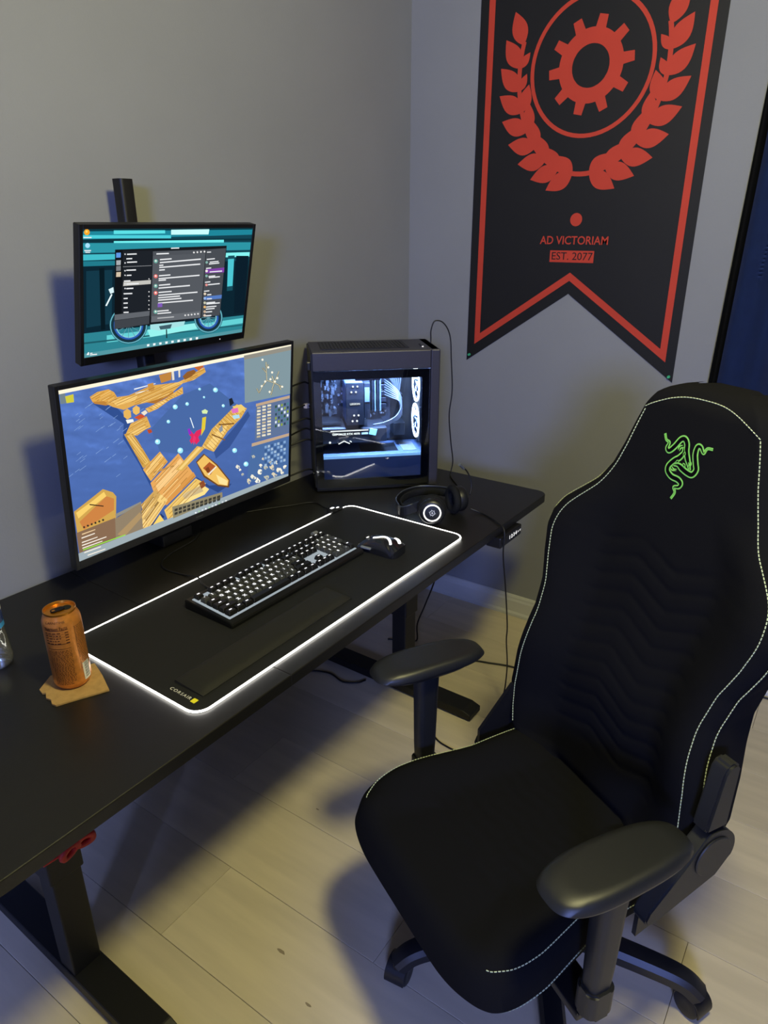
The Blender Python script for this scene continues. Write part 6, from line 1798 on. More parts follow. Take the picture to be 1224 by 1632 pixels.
 ('5fa9b8', [(0.815,0.925),(0.801,0.94),(0.795,0.929),(0.809,0.915)]),
 ('5fa9b8', [(0.801,0.94),(0.783,0.95),(0.78,0.938),(0.795,0.929)]),
 ('5fa9b8', [(0.783,0.95),(0.765,0.954),(0.763,0.942),(0.78,0.938)]),
 ('5fa9b8', [(0.765,0.954),(0.745,0.952),(0.745,0.941),(0.763,0.942)]),
 ('5fa9b8', [(0.745,0.952),(0.726,0.945),(0.727,0.934),(0.745,0.941)]),
 ('5fa9b8', [(0.726,0.945),(0.706,0.932),(0.709,0.922),(0.727,0.934)]),
 ('5fa9b8', [(0.706,0.932),(0.689,0.915),(0.693,0.906),(0.709,0.922)]),
 ('5fa9b8', [(0.689,0.915),(0.673,0.893),(0.679,0.887),(0.693,0.906)]),
 ('5fa9b8', [(0.673,0.893),(0.66,0.869),(0.667,0.864),(0.679,0.887)]),
 ('5fa9b8', [(0.66,0.869),(0.65,0.842),(0.657,0.839),(0.667,0.864)]),
 ('5fa9b8', [(0.65,0.842),(0.644,0.814),(0.651,0.813),(0.657,0.839)]),
 ('5fa9b8', [(0.644,0.814),(0.641,0.786),(0.648,0.787),(0.651,0.813)]),
 ('5fa9b8', [(0.641,0.786),(0.641,0.758),(0.649,0.762),(0.648,0.787)]),
 ('5fa9b8', [(0.641,0.758),(0.646,0.732),(0.653,0.738),(0.649,0.762)]),
 ('5fa9b8', [(0.646,0.732),(0.653,0.71),(0.66,0.717),(0.653,0.738)]),
 ('5fa9b8', [(0.653,0.71),(0.664,0.69),(0.67,0.699),(0.66,0.717)]),
 ('5fa9b8', [(0.664,0.69),(0.678,0.675),(0.683,0.685),(0.67,0.699)]),
 ('5fa9b8', [(0.678,0.675),(0.694,0.665),(0.698,0.676),(0.683,0.685)]),
 ('5fa9b8', [(0.694,0.665),(0.712,0.66),(0.714,0.671),(0.698,0.676)]),
 ('5fa9b8', [(0.712,0.66),(0.731,0.66),(0.731,0.671),(0.714,0.671)]),
 ('5fa9b8', [(0.731,0.66),(0.75,0.666),(0.749,0.677),(0.731,0.671)]),
 ('5fa9b8', [(0.75,0.666),(0.769,0.677),(0.767,0.687),(0.749,0.677)]),
 ('5fa9b8', [(0.769,0.677),(0.787,0.694),(0.783,0.702),(0.767,0.687)]),
 ('5fa9b8', [(0.787,0.694),(0.804,0.715),(0.798,0.722),(0.783,0.702)]),
 ('5fa9b8', [(0.804,0.715),(0.818,0.739),(0.811,0.744),(0.798,0.722)]),
 ('5fa9b8', [(0.818,0.739),(0.829,0.766),(0.821,0.769),(0.811,0.744)]),
 ('5fa9b8', [(0.829,0.766),(0.836,0.795),(0.828,0.796),(0.821,0.769)]),
 ('5fa9b8', [(0.836,0.795),(0.84,0.825),(0.831,0.823),(0.828,0.796)]),
 ('2a55a8', [(0.811,0.819),(0.811,0.84),(0.798,0.834),(0.798,0.817)]),
 ('2a55a8', [(0.811,0.84),(0.808,0.86),(0.795,0.851),(0.798,0.834)]),
 ('2a55a8', [(0.808,0.86),(0.802,0.877),(0.791,0.865),(0.795,0.851)]),
 ('2a55a8', [(0.802,0.877),(0.793,0.892),(0.784,0.878),(0.791,0.865)]),
 ('2a55a8', [(0.793,0.892),(0.783,0.903),(0.775,0.887),(0.784,0.878)]),
 ('2a55a8', [(0.783,0.903),(0.771,0.911),(0.765,0.894),(0.775,0.887)]),
 ('2a55a8', [(0.771,0.911),(0.757,0.914),(0.754,0.896),(0.765,0.894)]),
 ('2a55a8', [(0.757,0.914),(0.743,0.913),(0.742,0.896),(0.754,0.896)]),
 ('2a55a8', [(0.743,0.913),(0.729,0.908),(0.731,0.891),(0.742,0.896)]),
 ('2a55a8', [(0.729,0.908),(0.715,0.899),(0.719,0.884),(0.731,0.891)]),
 ('2a55a8', [(0.715,0.899),(0.703,0.886),(0.709,0.873),(0.719,0.884)]),
 ('2a55a8', [(0.703,0.886),(0.691,0.87),(0.699,0.86),(0.709,0.873)]),
 ('2a55a8', [(0.691,0.87),(0.682,0.852),(0.691,0.845),(0.699,0.86)]),
 ('2a55a8', [(0.682,0.852),(0.674,0.832),(0.685,0.828),(0.691,0.845)]),
 ('2a55a8', [(0.674,0.832),(0.67,0.812),(0.681,0.811),(0.685,0.828)]),
 ('2a55a8', [(0.67,0.812),(0.667,0.791),(0.679,0.793),(0.681,0.811)]),
 ('2a55a8', [(0.667,0.791),(0.668,0.77),(0.68,0.776),(0.679,0.793)]),
 ('2a55a8', [(0.668,0.77),(0.671,0.751),(0.682,0.76),(0.68,0.776)]),
 ('2a55a8', [(0.671,0.751),(0.676,0.735),(0.687,0.746),(0.682,0.76)]),
 ('2a55a8', [(0.676,0.735),(0.684,0.72),(0.693,0.734),(0.687,0.746)]),
 ('2a55a8', [(0.684,0.72),(0.694,0.709),(0.702,0.724),(0.693,0.734)]),
 ('2a55a8', [(0.694,0.709),(0.706,0.701),(0.711,0.718),(0.702,0.724)]),
 ('2a55a8', [(0.706,0.701),(0.719,0.698),(0.722,0.715),(0.711,0.718)]),
 ('2a55a8', [(0.719,0.698),(0.733,0.698),(0.734,0.715),(0.722,0.715)]),
 ('2a55a8', [(0.733,0.698),(0.747,0.703),(0.745,0.719),(0.734,0.715)]),
 ('2a55a8', [(0.747,0.703),(0.761,0.711),(0.757,0.726),(0.745,0.719)]),
 ('2a55a8', [(0.761,0.711),(0.774,0.723),(0.767,0.736),(0.757,0.726)]),
 ('2a55a8', [(0.774,0.723),(0.785,0.738),(0.777,0.749),(0.767,0.736)]),
 ('2a55a8', [(0.785,0.738),(0.795,0.756),(0.785,0.764),(0.777,0.749)]),
 ('2a55a8', [(0.795,0.756),(0.803,0.776),(0.792,0.781),(0.785,0.764)]),
 ('2a55a8', [(0.803,0.776),(0.808,0.798),(0.796,0.799),(0.792,0.781)]),
 ('2a55a8', [(0.808,0.798),(0.811,0.819),(0.798,0.817),(0.796,0.799)]),
 ('7fc4d0', [(0.798,0.817),(0.798,0.834),(0.79,0.83),(0.79,0.815)]),
 ('7fc4d0', [(0.798,0.834),(0.795,0.851),(0.787,0.845),(0.79,0.83)]),
 ('7fc4d0', [(0.795,0.851),(0.791,0.865),(0.783,0.858),(0.787,0.845)]),
 ('7fc4d0', [(0.791,0.865),(0.784,0.878),(0.777,0.868),(0.783,0.858)]),
 ('7fc4d0', [(0.784,0.878),(0.775,0.887),(0.77,0.877),(0.777,0.868)]),
 ('7fc4d0', [(0.775,0.887),(0.765,0.894),(0.761,0.882),(0.77,0.877)]),
 ('7fc4d0', [(0.765,0.894),(0.754,0.896),(0.752,0.885),(0.761,0.882)]),
 ('7fc4d0', [(0.754,0.896),(0.742,0.896),(0.742,0.884),(0.752,0.885)]),
 ('7fc4d0', [(0.742,0.896),(0.731,0.891),(0.732,0.88),(0.742,0.884)]),
 ('7fc4d0', [(0.731,0.891),(0.719,0.884),(0.722,0.874),(0.732,0.88)]),
 ('7fc4d0', [(0.719,0.884),(0.709,0.873),(0.713,0.865),(0.722,0.874)]),
 ('7fc4d0', [(0.709,0.873),(0.699,0.86),(0.705,0.853),(0.713,0.865)]),
 ('7fc4d0', [(0.699,0.86),(0.691,0.845),(0.698,0.84),(0.705,0.853)]),
 ('7fc4d0', [(0.691,0.845),(0.685,0.828),(0.692,0.825),(0.698,0.84)]),
 ('7fc4d0', [(0.685,0.828),(0.681,0.811),(0.689,0.81),(0.692,0.825)]),
 ('7fc4d0', [(0.681,0.811),(0.679,0.793),(0.687,0.795),(0.689,0.81)]),
 ('7fc4d0', [(0.679,0.793),(0.68,0.776),(0.688,0.78),(0.687,0.795)]),
 ('7fc4d0', [(0.68,0.776),(0.682,0.76),(0.69,0.766),(0.688,0.78)]),
 ('7fc4d0', [(0.682,0.76),(0.687,0.746),(0.694,0.753),(0.69,0.766)]),
 ('7fc4d0', [(0.687,0.746),(0.693,0.734),(0.699,0.743),(0.694,0.753)]),
 ('7fc4d0', [(0.693,0.734),(0.702,0.724),(0.707,0.734),(0.699,0.743)]),
 ('7fc4d0', [(0.702,0.724),(0.711,0.718),(0.715,0.729),(0.707,0.734)]),
 ('7fc4d0', [(0.711,0.718),(0.722,0.715),(0.724,0.726),(0.715,0.729)]),
 ('7fc4d0', [(0.722,0.715),(0.734,0.715),(0.734,0.726),(0.724,0.726)]),
 ('7fc4d0', [(0.734,0.715),(0.745,0.719),(0.744,0.73),(0.734,0.726)]),
 ('7fc4d0', [(0.745,0.719),(0.757,0.726),(0.754,0.736),(0.744,0.73)]),
 ('7fc4d0', [(0.757,0.726),(0.767,0.736),(0.763,0.745),(0.754,0.736)]),
 ('7fc4d0', [(0.767,0.736),(0.777,0.749),(0.772,0.756),(0.763,0.745)]),
 ('7fc4d0', [(0.777,0.749),(0.785,0.764),(0.779,0.769),(0.772,0.756)]),
 ('7fc4d0', [(0.785,0.764),(0.792,0.781),(0.784,0.784),(0.779,0.769)]),
 ('7fc4d0', [(0.792,0.781),(0.796,0.799),(0.788,0.799),(0.784,0.784)]),
 ('7fc4d0', [(0.796,0.799),(0.798,0.817),(0.79,0.815),(0.788,0.799)]),
 ('5a8f9c', [(0.677,0.796),(0.801,0.82),(0.8,0.814),(0.677,0.79)]),
 ('5a8f9c', [(0.682,0.751),(0.793,0.865),(0.795,0.86),(0.684,0.746)]),
 ('5a8f9c', [(0.702,0.72),(0.771,0.893),(0.775,0.892),(0.705,0.718)]),
 ('5a8f9c', [(0.731,0.712),(0.741,0.898),(0.745,0.899),(0.735,0.713)]),
 ('5a8f9c', [(0.763,0.728),(0.709,0.877),(0.713,0.881),(0.767,0.732)]),
 ('5a8f9c', [(0.788,0.766),(0.686,0.838),(0.689,0.843),(0.791,0.771)]),
 ('9fd6d8', [(0.363,0.796),(0.581,0.808),(0.573,0.848),(0.417,0.861),(0.364,0.836)]),
 ('3c5a64', [(0.416,0.821),(0.497,0.818),(0.489,0.857),(0.426,0.854)]),
 ('dfeef0', [(0.11,0.59),(0.141,0.499),(0.147,0.506),(0.118,0.594)]),
 ('cfe6ea', [(0.126,0.461),(0.151,0.446),(0.155,0.489),(0.136,0.498)]),
 ('1b2c34', [(0.46,0.857),(0.467,0.859),(0.472,0.941),(0.464,0.94)]),
 ('15181c', [(0.158,0.155),(0.825,0.153),(0.819,0.799),(0.689,0.795),(0.686,0.801),(0.159,0.794)]),
 ('0f1216', [(0.158,0.155),(0.198,0.155),(0.194,0.673),(0.159,0.672)]),
 ('1c2026', [(0.199,0.169),(0.359,0.173),(0.359,0.678),(0.2,0.674)]),
 ('50545a', [(0.363,0.216),(0.685,0.213),(0.684,0.731),(0.366,0.731)]),
 ('4a4e54', [(0.362,0.179),(0.686,0.18),(0.685,0.213),(0.363,0.216)]),
 ('44484e', [(0.688,0.181),(0.821,0.175),(0.818,0.796),(0.689,0.791)]),
 ('5c6066', [(0.16,0.672),(0.357,0.674),(0.356,0.717),(0.159,0.719)]),
 ('3c4046', [(0.159,0.722),(0.356,0.72),(0.356,0.788),(0.159,0.794)]),
 ('61656b', [(0.368,0.725),(0.682,0.731),(0.682,0.794),(0.367,0.777)]),
 ('b9b8b2', [(0.205,0.411),(0.357,0.412),(0.357,0.445),(0.203,0.444)]),
 ('e2e4e6', [(0.221,0.19),(0.272,0.19),(0.273,0.199),(0.221,0.199)]),
 ('e2e4e6', [(0.218,0.225),(0.249,0.225),(0.249,0.234),(0.218,0.234)]),
 ('e2e4e6', [(0.222,0.252),(0.276,0.253),(0.276,0.262),(0.222,0.262)]),
 ('e2e4e6', [(0.219,0.315),(0.271,0.316),(0.271,0.326),(0.219,0.324)]),
 ('e2e4e6', [(0.222,0.356),(0.247,0.357),(0.247,0.366),(0.222,0.365)]),
 ('e2e4e6', [(0.207,0.4),(0.242,0.401),(0.242,0.411),(0.207,0.409)]),
 ('e2e4e6', [(0.22,0.425),(0.289,0.429),(0.289,0.439),(0.221,0.435)]),
 ('e2e4e6', [(0.221,0.462),(0.259,0.464),(0.259,0.474),(0.221,0.472)]),
 ('e2e4e6', [(0.206,0.502),(0.254,0.506),(0.254,0.516),(0.207,0.512)]),
 ('e2e4e6', [(0.207,0.542),(0.229,0.543),(0.229,0.553),(0.207,0.551)]),
 ('e2e4e6', [(0.207,0.58),(0.23,0.582),(0.23,0.592),(0.207,0.59)]),
 ('e2e4e6', [(0.208,0.617),(0.23,0.619),(0.23,0.629),(0.208,0.627)]),
 ('e2e4e6', [(0.208,0.657),(0.236,0.66),(0.236,0.67),(0.208,0.667)]),
 ('d8dade', [(0.214,0.193),(0.213,0.197),(0.211,0.199),(0.209,0.198),(0.207,0.194),(0.207,0.19),(0.208,0.188),(0.211,0.187),(0.213,0.189)]),
 ('d8dade', [(0.215,0.261),(0.214,0.265),(0.212,0.267),(0.209,0.266),(0.208,0.263),(0.208,0.259),(0.209,0.256),(0.212,0.255),(0.214,0.257)]),
 ('d8dade', [(0.216,0.323),(0.215,0.327),(0.213,0.328),(0.21,0.328),(0.208,0.324),(0.208,0.32),(0.21,0.317),(0.213,0.317),(0.215,0.319)]),
 ('d8dade', [(0.216,0.359),(0.216,0.363),(0.213,0.364),(0.211,0.363),(0.209,0.36),(0.209,0.356),(0.211,0.353),(0.213,0.353),(0.215,0.355)]),
 ('d8dade', [(0.217,0.429),(0.216,0.432),(0.214,0.434),(0.211,0.433),(0.21,0.43),(0.21,0.426),(0.211,0.423),(0.214,0.422),(0.216,0.425)]),
 ('d8dade', [(0.218,0.465),(0.217,0.469),(0.215,0.471),(0.212,0.47),(0.21,0.466),(0.21,0.462),(0.212,0.459),(0.214,0.459),(0.217,0.461)]),
 ('9a9ca0', [(0.201,0.289),(0.358,0.292),(0.358,0.295),(0.201,0.292)]),
 ('e8e8e8', [(0.349,0.402),(0.348,0.405),(0.347,0.407),(0.344,0.406),(0.343,0.403),(0.343,0.4),(0.344,0.397),(0.346,0.397),(0.348,0.399)]),
 ('e8e8e8', [(0.352,0.51),(0.351,0.513),(0.349,0.515),(0.347,0.514),(0.345,0.511),(0.345,0.507),(0.346,0.505),(0.349,0.505),(0.351,0.507)]),
 ('e8e8e8', [(0.352,0.548),(0.352,0.551),(0.35,0.553),(0.347,0.552),(0.346,0.549),(0.346,0.545),(0.347,0.543),(0.35,0.543),(0.352,0.545)]),
 ('e8e8e8', [(0.353,0.585),(0.353,0.588),(0.351,0.59),(0.348,0.589),(0.347,0.586),(0.347,0.582),(0.348,0.58),(0.35,0.58),(0.352,0.582)]),
 ('e8e8e8', [(0.354,0.622),(0.353,0.625),(0.351,0.627),(0.349,0.626),(0.348,0.623),(0.347,0.619),(0.349,0.617),(0.351,0.617),(0.353,0.619)]),
 ('e8e8e8', [(0.355,0.658),(0.354,0.661),(0.352,0.663),(0.35,0.662),(0.348,0.659),(0.348,0.655),(0.35,0.653),(0.352,0.653),(0.354,0.655)]),
 ('5b8fd8', [(0.164,0.18),(0.188,0.18),(0.188,0.217),(0.164,0.217)]),
 ('a0a4a8', [(0.165,0.238),(0.189,0.238),(0.188,0.275),(0.165,0.275)]),
 ('74787c', [(0.165,0.283),(0.189,0.282),(0.189,0.32),(0.165,0.32)]),
 ('c8b8a0', [(0.166,0.33),(0.19,0.33),(0.189,0.368),(0.165,0.367)]),
 ('e2e4e6', [(0.383,0.196),(0.455,0.196),(0.456,0.206),(0.383,0.206)]),
 ('e2e4e6', [(0.467,0.155),(0.516,0.155),(0.516,0.164),(0.467,0.164)]),
 ('e6e6e6', [(0.615,0.202),(0.614,0.207),(0.611,0.209),(0.607,0.208),(0.604,0.204),(0.604,0.198),(0.606,0.195),(0.61,0.194),(0.613,0.197)]),
 ('e6e6e6', [(0.637,0.201),(0.636,0.206),(0.633,0.208),(0.629,0.207),(0.627,0.203),(0.626,0.197),(0.629,0.193),(0.632,0.193),(0.636,0.196)]),
 ('e6e6e6', [(0.66,0.2),(0.659,0.204),(0.656,0.207),(0.652,0.206),(0.649,0.202),(0.649,0.196),(0.651,0.192),(0.655,0.192),(0.659,0.194)]),
 ('e6e6e6', [(0.683,0.198),(0.682,0.203),(0.679,0.206),(0.675,0.205),(0.672,0.2),(0.672,0.195),(0.674,0.191),(0.678,0.19),(0.681,0.193)]),
 ('6aa59a', [(0.393,0.261),(0.39,0.272),(0.384,0.277),(0.376,0.274),(0.37,0.265),(0.37,0.253),(0.375,0.244),(0.383,0.243),(0.39,0.249)]),
 ('e9e6e0', [(0.386,0.258),(0.385,0.262),(0.382,0.265),(0.379,0.263),(0.376,0.259),(0.376,0.254),(0.378,0.251),(0.382,0.25),(0.385,0.253)]),
 ('e0706c', [(0.396,0.385),(0.394,0.396),(0.387,0.401),(0.379,0.398),(0.373,0.388),(0.373,0.377),(0.378,0.368),(0.386,0.367),(0.393,0.373)]),
 ('e9e6e0', [(0.389,0.382),(0.388,0.387),(0.385,0.389),(0.382,0.387),(0.379,0.383),(0.379,0.378),(0.381,0.374),(0.385,0.374),(0.388,0.377)]),
 ('6aa59a', [(0.398,0.467),(0.396,0.478),(0.389,0.483),(0.381,0.48),(0.375,0.47),(0.375,0.458),(0.38,0.449),(0.388,0.448),(0.395,0.455)]),
 ('e9e6e0', [(0.391,0.464),(0.39,0.468),(0.387,0.471),(0.384,0.469),(0.381,0.465),(0.381,0.46),(0.383,0.456),(0.387,0.456),(0.39,0.459)]),
 ('e0706c', [(0.4,0.527),(0.397,0.538),(0.39,0.543),(0.382,0.54),(0.377,0.53),(0.376,0.518),(0.381,0.509),(0.389,0.508),(0.397,0.515)]),
 ('e9e6e0', [(0.393,0.524),(0.392,0.528),(0.389,0.531),(0.385,0.529),(0.383,0.525),(0.383,0.52),(0.385,0.516),(0.388,0.515),(0.391,0.518)]),
 ('6aa59a', [(0.404,0.691),(0.401,0.702),(0.394,0.707),(0.386,0.703),(0.38,0.692),(0.38,0.68),(0.385,0.671),(0.393,0.671),(0.401,0.678)]),
 ('e9e6e0', [(0.397,0.687),(0.396,0.691),(0.393,0.694),(0.389,0.692),(0.387,0.687),(0.387,0.682),(0.389,0.678),(0.392,0.678),(0.396,0.681)]),
 ('dfe1e3', [(0.404,0.244),(0.473,0.241),(0.474,0.251),(0.405,0.254)]),
 ('dfe1e3', [(0.405,0.268),(0.657,0.256),(0.657,0.267),(0.405,0.278)]),
 ('dfe1e3', [(0.402,0.291),(0.426,0.29),(0.426,0.3),(0.402,0.301)]),
 ('dfe1e3', [(0.403,0.308),(0.655,0.299),(0.656,0.31),(0.403,0.318)]),
 ('dfe1e3', [(0.403,0.33),(0.436,0.329),(0.436,0.339),(0.403,0.34)]),
 ('dfe1e3', [(0.403,0.377),(0.471,0.376),(0.471,0.386),(0.403,0.387)]),
 ('dfe1e3', [(0.402,0.401),(0.656,0.397),(0.656,0.408),(0.402,0.411)]),
 ('dfe1e3', [(0.402,0.416),(0.445,0.415),(0.446,0.426),(0.402,0.426)]),
 ('dfe1e3', [(0.405,0.457),(0.473,0.456),(0.473,0.467),(0.405,0.467)]),
 ('dfe1e3', [(0.404,0.481),(0.597,0.481),(0.598,0.492),(0.404,0.491)]),
 ('dfe1e3', [(0.405,0.518),(0.484,0.519),(0.484,0.529),(0.405,0.528)]),
 ('dfe1e3', [(0.405,0.543),(0.65,0.547),(0.65,0.558),(0.405,0.553)]),
 ('dfe1e3', [(0.403,0.564),(0.537,0.566),(0.538,0.577),(0.404,0.574)]),
 ('dfe1e3', [(0.404,0.584),(0.547,0.588),(0.548,0.599),(0.404,0.595)]),
 ('dfe1e3', [(0.405,0.61),(0.624,0.617),(0.624,0.628),(0.405,0.62)]),
 ('dfe1e3', [(0.402,0.68),(0.471,0.683),(0.472,0.694),(0.402,0.69)]),
 ('dfe1e3', [(0.403,0.701),(0.487,0.705),(0.488,0.716),(0.403,0.711)]),
 ('7a56b0', [(0.402,0.617),(0.43,0.617),(0.431,0.652),(0.403,0.651)]),
 ('b0b2b4', [(0.404,0.743),(0.507,0.749),(0.507,0.759),(0.404,0.752)]),
 ('d8d8d8', [(0.585,0.754),(0.583,0.759),(0.58,0.761),(0.576,0.759),(0.574,0.755),(0.573,0.749),(0.576,0.745),(0.579,0.745),(0.583,0.748)]),
 ('d8d8d8', [(0.606,0.754),(0.604,0.76),(0.601,0.762),(0.597,0.76),(0.594,0.755),(0.594,0.749),(0.597,0.746),(0.6,0.745),(0.604,0.749)]),
 ('d8d8d8', [(0.627,0.755),(0.626,0.76),(0.622,0.762),(0.618,0.76),(0.616,0.756),(0.615,0.75),(0.618,0.746),(0.622,0.746),(0.625,0.749)]),
 ('d8d8d8', [(0.648,0.755),(0.647,0.761),(0.644,0.763),(0.64,0.761),(0.637,0.756),(0.637,0.75),(0.639,0.746),(0.643,0.746),(0.646,0.75)]),
 ('d8d8d8', [(0.67,0.756),(0.669,0.761),(0.665,0.763),(0.661,0.761),(0.658,0.757),(0.658,0.751),(0.66,0.747),(0.664,0.747),(0.668,0.75)]),
 ('e2e4e6', [(0.694,0.2),(0.721,0.2),(0.721,0.208),(0.694,0.208)]),
 ('e2e4e6', [(0.696,0.262),(0.75,0.259),(0.75,0.268),(0.696,0.271)]),
 ('e2e4e6', [(0.717,0.288),(0.777,0.285),(0.777,0.294),(0.718,0.297)]),
 ('e2e4e6', [(0.713,0.303),(0.783,0.3),(0.783,0.309),(0.714,0.313)]),
 ('e2e4e6', [(0.696,0.341),(0.73,0.34),(0.73,0.349),(0.696,0.351)]),
 ('e2e4e6', [(0.717,0.415),(0.762,0.413),(0.762,0.423),(0.717,0.424)]),
 ('e2e4e6', [(0.719,0.426),(0.795,0.424),(0.795,0.434),(0.72,0.435)]),
 ('e2e4e6', [(0.696,0.465),(0.731,0.464),(0.732,0.474),(0.696,0.474)]),
 ('e2e4e6', [(0.717,0.489),(0.798,0.488),(0.799,0.498),(0.718,0.499)]),
 ('e2e4e6', [(0.694,0.546),(0.729,0.546),(0.73,0.555),(0.694,0.555)]),
 ('e2e4e6', [(0.717,0.582),(0.745,0.582),(0.746,0.592),(0.718,0.592)]),
 ('e2e4e6', [(0.719,0.624),(0.749,0.624),(0.75,0.634),(0.72,0.633)]),
 ('e2e4e6', [(0.716,0.656),(0.776,0.658),(0.777,0.668),(0.716,0.666)]),
 ('e2e4e6', [(0.716,0.667),(0.81,0.67),(0.811,0.68),(0.717,0.677)]),
 ('e2e4e6', [(0.717,0.695),(0.788,0.698),(0.788,0.708),(0.717,0.705)]),
 ('e2e4e6', [(0.715,0.715),(0.776,0.717),(0.777,0.727),(0.716,0.725)]),
 ('e2e4e6', [(0.715,0.743),(0.76,0.745),(0.761,0.755),(0.715,0.752)]),
 ('e2e4e6', [(0.714,0.779),(0.757,0.781),(0.758,0.791),(0.715,0.789)]),
 ('7a3f9e', [(0.692,0.354),(0.821,0.348),(0.822,0.392),(0.693,0.389)]),
 ('e2e4e6', [(0.722,0.375),(0.807,0.374),(0.808,0.384),(0.722,0.384)]),
 ('4f74b8', [(0.7,0.601),(0.82,0.6),(0.82,0.635),(0.7,0.632)]),
 ('e2e4e6', [(0.717,0.62),(0.751,0.622),(0.752,0.63),(0.717,0.629)]),
 ('7fa8a0', [(0.706,0.293),(0.704,0.301),(0.699,0.304),(0.693,0.303),(0.689,0.296),(0.689,0.288),(0.692,0.282),(0.698,0.281),(0.704,0.285)]),
 ('e6e0d8', [(0.71,0.369),(0.708,0.377),(0.703,0.381),(0.697,0.379),(0.693,0.372),(0.692,0.364),(0.696,0.358),(0.702,0.357),(0.707,0.362)]),
 ('7fa8a0', [(0.712,0.414),(0.71,0.422),(0.705,0.425),(0.699,0.423),(0.695,0.416),(0.694,0.408),(0.698,0.402),(0.704,0.401),(0.709,0.406)]),
 ('d88c88', [(0.716,0.496),(0.714,0.503),(0.709,0.507),(0.703,0.505),(0.699,0.498),(0.698,0.489),(0.702,0.483),(0.708,0.483),(0.713,0.487)]),
 ('d8c8b0', [(0.71,0.577),(0.708,0.584),(0.703,0.588),(0.697,0.585),(0.693,0.578),(0.692,0.57),(0.696,0.564),(0.702,0.563),(0.707,0.568)]),
 ('8fb0e0', [(0.712,0.618),(0.71,0.626),(0.705,0.629),(0.699,0.627),(0.695,0.62),(0.694,0.611),(0.698,0.605),(0.704,0.605),(0.709,0.61)]),
 ('c0c0a8', [(0.714,0.66),(0.712,0.668),(0.707,0.671),(0.701,0.669),(0.697,0.661),(0.696,0.653),(0.7,0.647),(0.706,0.647),(0.711,0.652)]),
 ('e0b070', [(0.716,0.699),(0.714,0.707),(0.709,0.71),(0.703,0.708),(0.698,0.701),(0.698,0.692),(0.702,0.686),(0.708,0.686),(0.713,0.691)]),
 ('c0a890', [(0.718,0.743),(0.716,0.751),(0.711,0.754),(0.705,0.752),(0.7,0.744),(0.7,0.735),(0.704,0.73),(0.71,0.729),(0.715,0.734)]),
 ('d0c0b0', [(0.72,0.78),(0.718,0.788),(0.713,0.791),(0.706,0.788),(0.702,0.781),(0.702,0.772),(0.705,0.766),(0.711,0.766),(0.717,0.771)]),
 ('f0a020', [(0.033,0.023),(0.03,0.036),(0.022,0.044),(0.012,0.041),(0.006,0.029),(0.006,0.014),(0.012,0.003),(0.022,0.001),(0.03,0.008)]),
 ('ffd070', [(0.023,0.018),(0.022,0.023),(0.019,0.026),(0.015,0.025),(0.013,0.021),(0.013,0.015),(0.015,0.01),(0.019,0.009),(0.022,0.012)]),
 ('e2e4e6', [(0.003,0.056),(0.041,0.057),(0.041,0.065),(0.003,0.064)]),
 ('9fd8f0', [(0.034,0.119),(0.031,0.131),(0.024,0.137),(0.016,0.134),(0.011,0.124),(0.011,0.112),(0.016,0.102),(0.024,0.1),(0.031,0.107)]),
 ('e2e4e6', [(0.006,0.151),(0.038,0.152),(0.038,0.16),(0.006,0.159)]),
 ('e2e4e6', [(0.011,0.164),(0.034,0.166),(0.034,0.172),(0.011,0.171)]),
 ('4f8f99', [(0,0.963),(1,0.967),(1,1),(0,1)]),
 ('e8f2f4', [(0.348,0.969),(0.362,0.97),(0.362,0.989),(0.348,0.989)]),
 ('e8f2f4', [(0.385,0.97),(0.399,0.971),(0.399,0.99),(0.385,0.99)]),
 ('e8f2f4', [(0.422,0.971),(0.436,0.972),(0.437,0.991),(0.423,0.991)]),
 ('e8f2f4', [(0.46,0.972),(0.475,0.973),(0.475,0.992),(0.461,0.993)]),
 ('e8f2f4', [(0.498,0.973),(0.513,0.974),(0.514,0.993),(0.499,0.994)]),
 ('e8f2f4', [(0.538,0.974),(0.553,0.975),(0.554,0.995),(0.538,0.995)]),
 ('e8f2f4', [(0.578,0.975),(0.593,0.976),(0.594,0.996),(0.578,0.996)]),
 ('e8f2f4', [(0.618,0.976),(0.634,0.977),(0.635,0.997),(0.619,0.998)]),
 ('e8f2f4', [(0.66,0.977),(0.676,0.978),(0.676,0.999),(0.661,0.999)]),
 ('f0f6f8', [(0.012,0.978),(0.021,0.956),(0.025,0.957),(0.025,0.981)]),
 ('e2e4e6', [(0.03,0.977),(0.067,0.981),(0.067,0.99),(0.03,0.986)]),
 ('e2e4e6', [(0.03,0.965),(0.043,0.966),(0.043,0.974),(0.03,0.972)]),
]

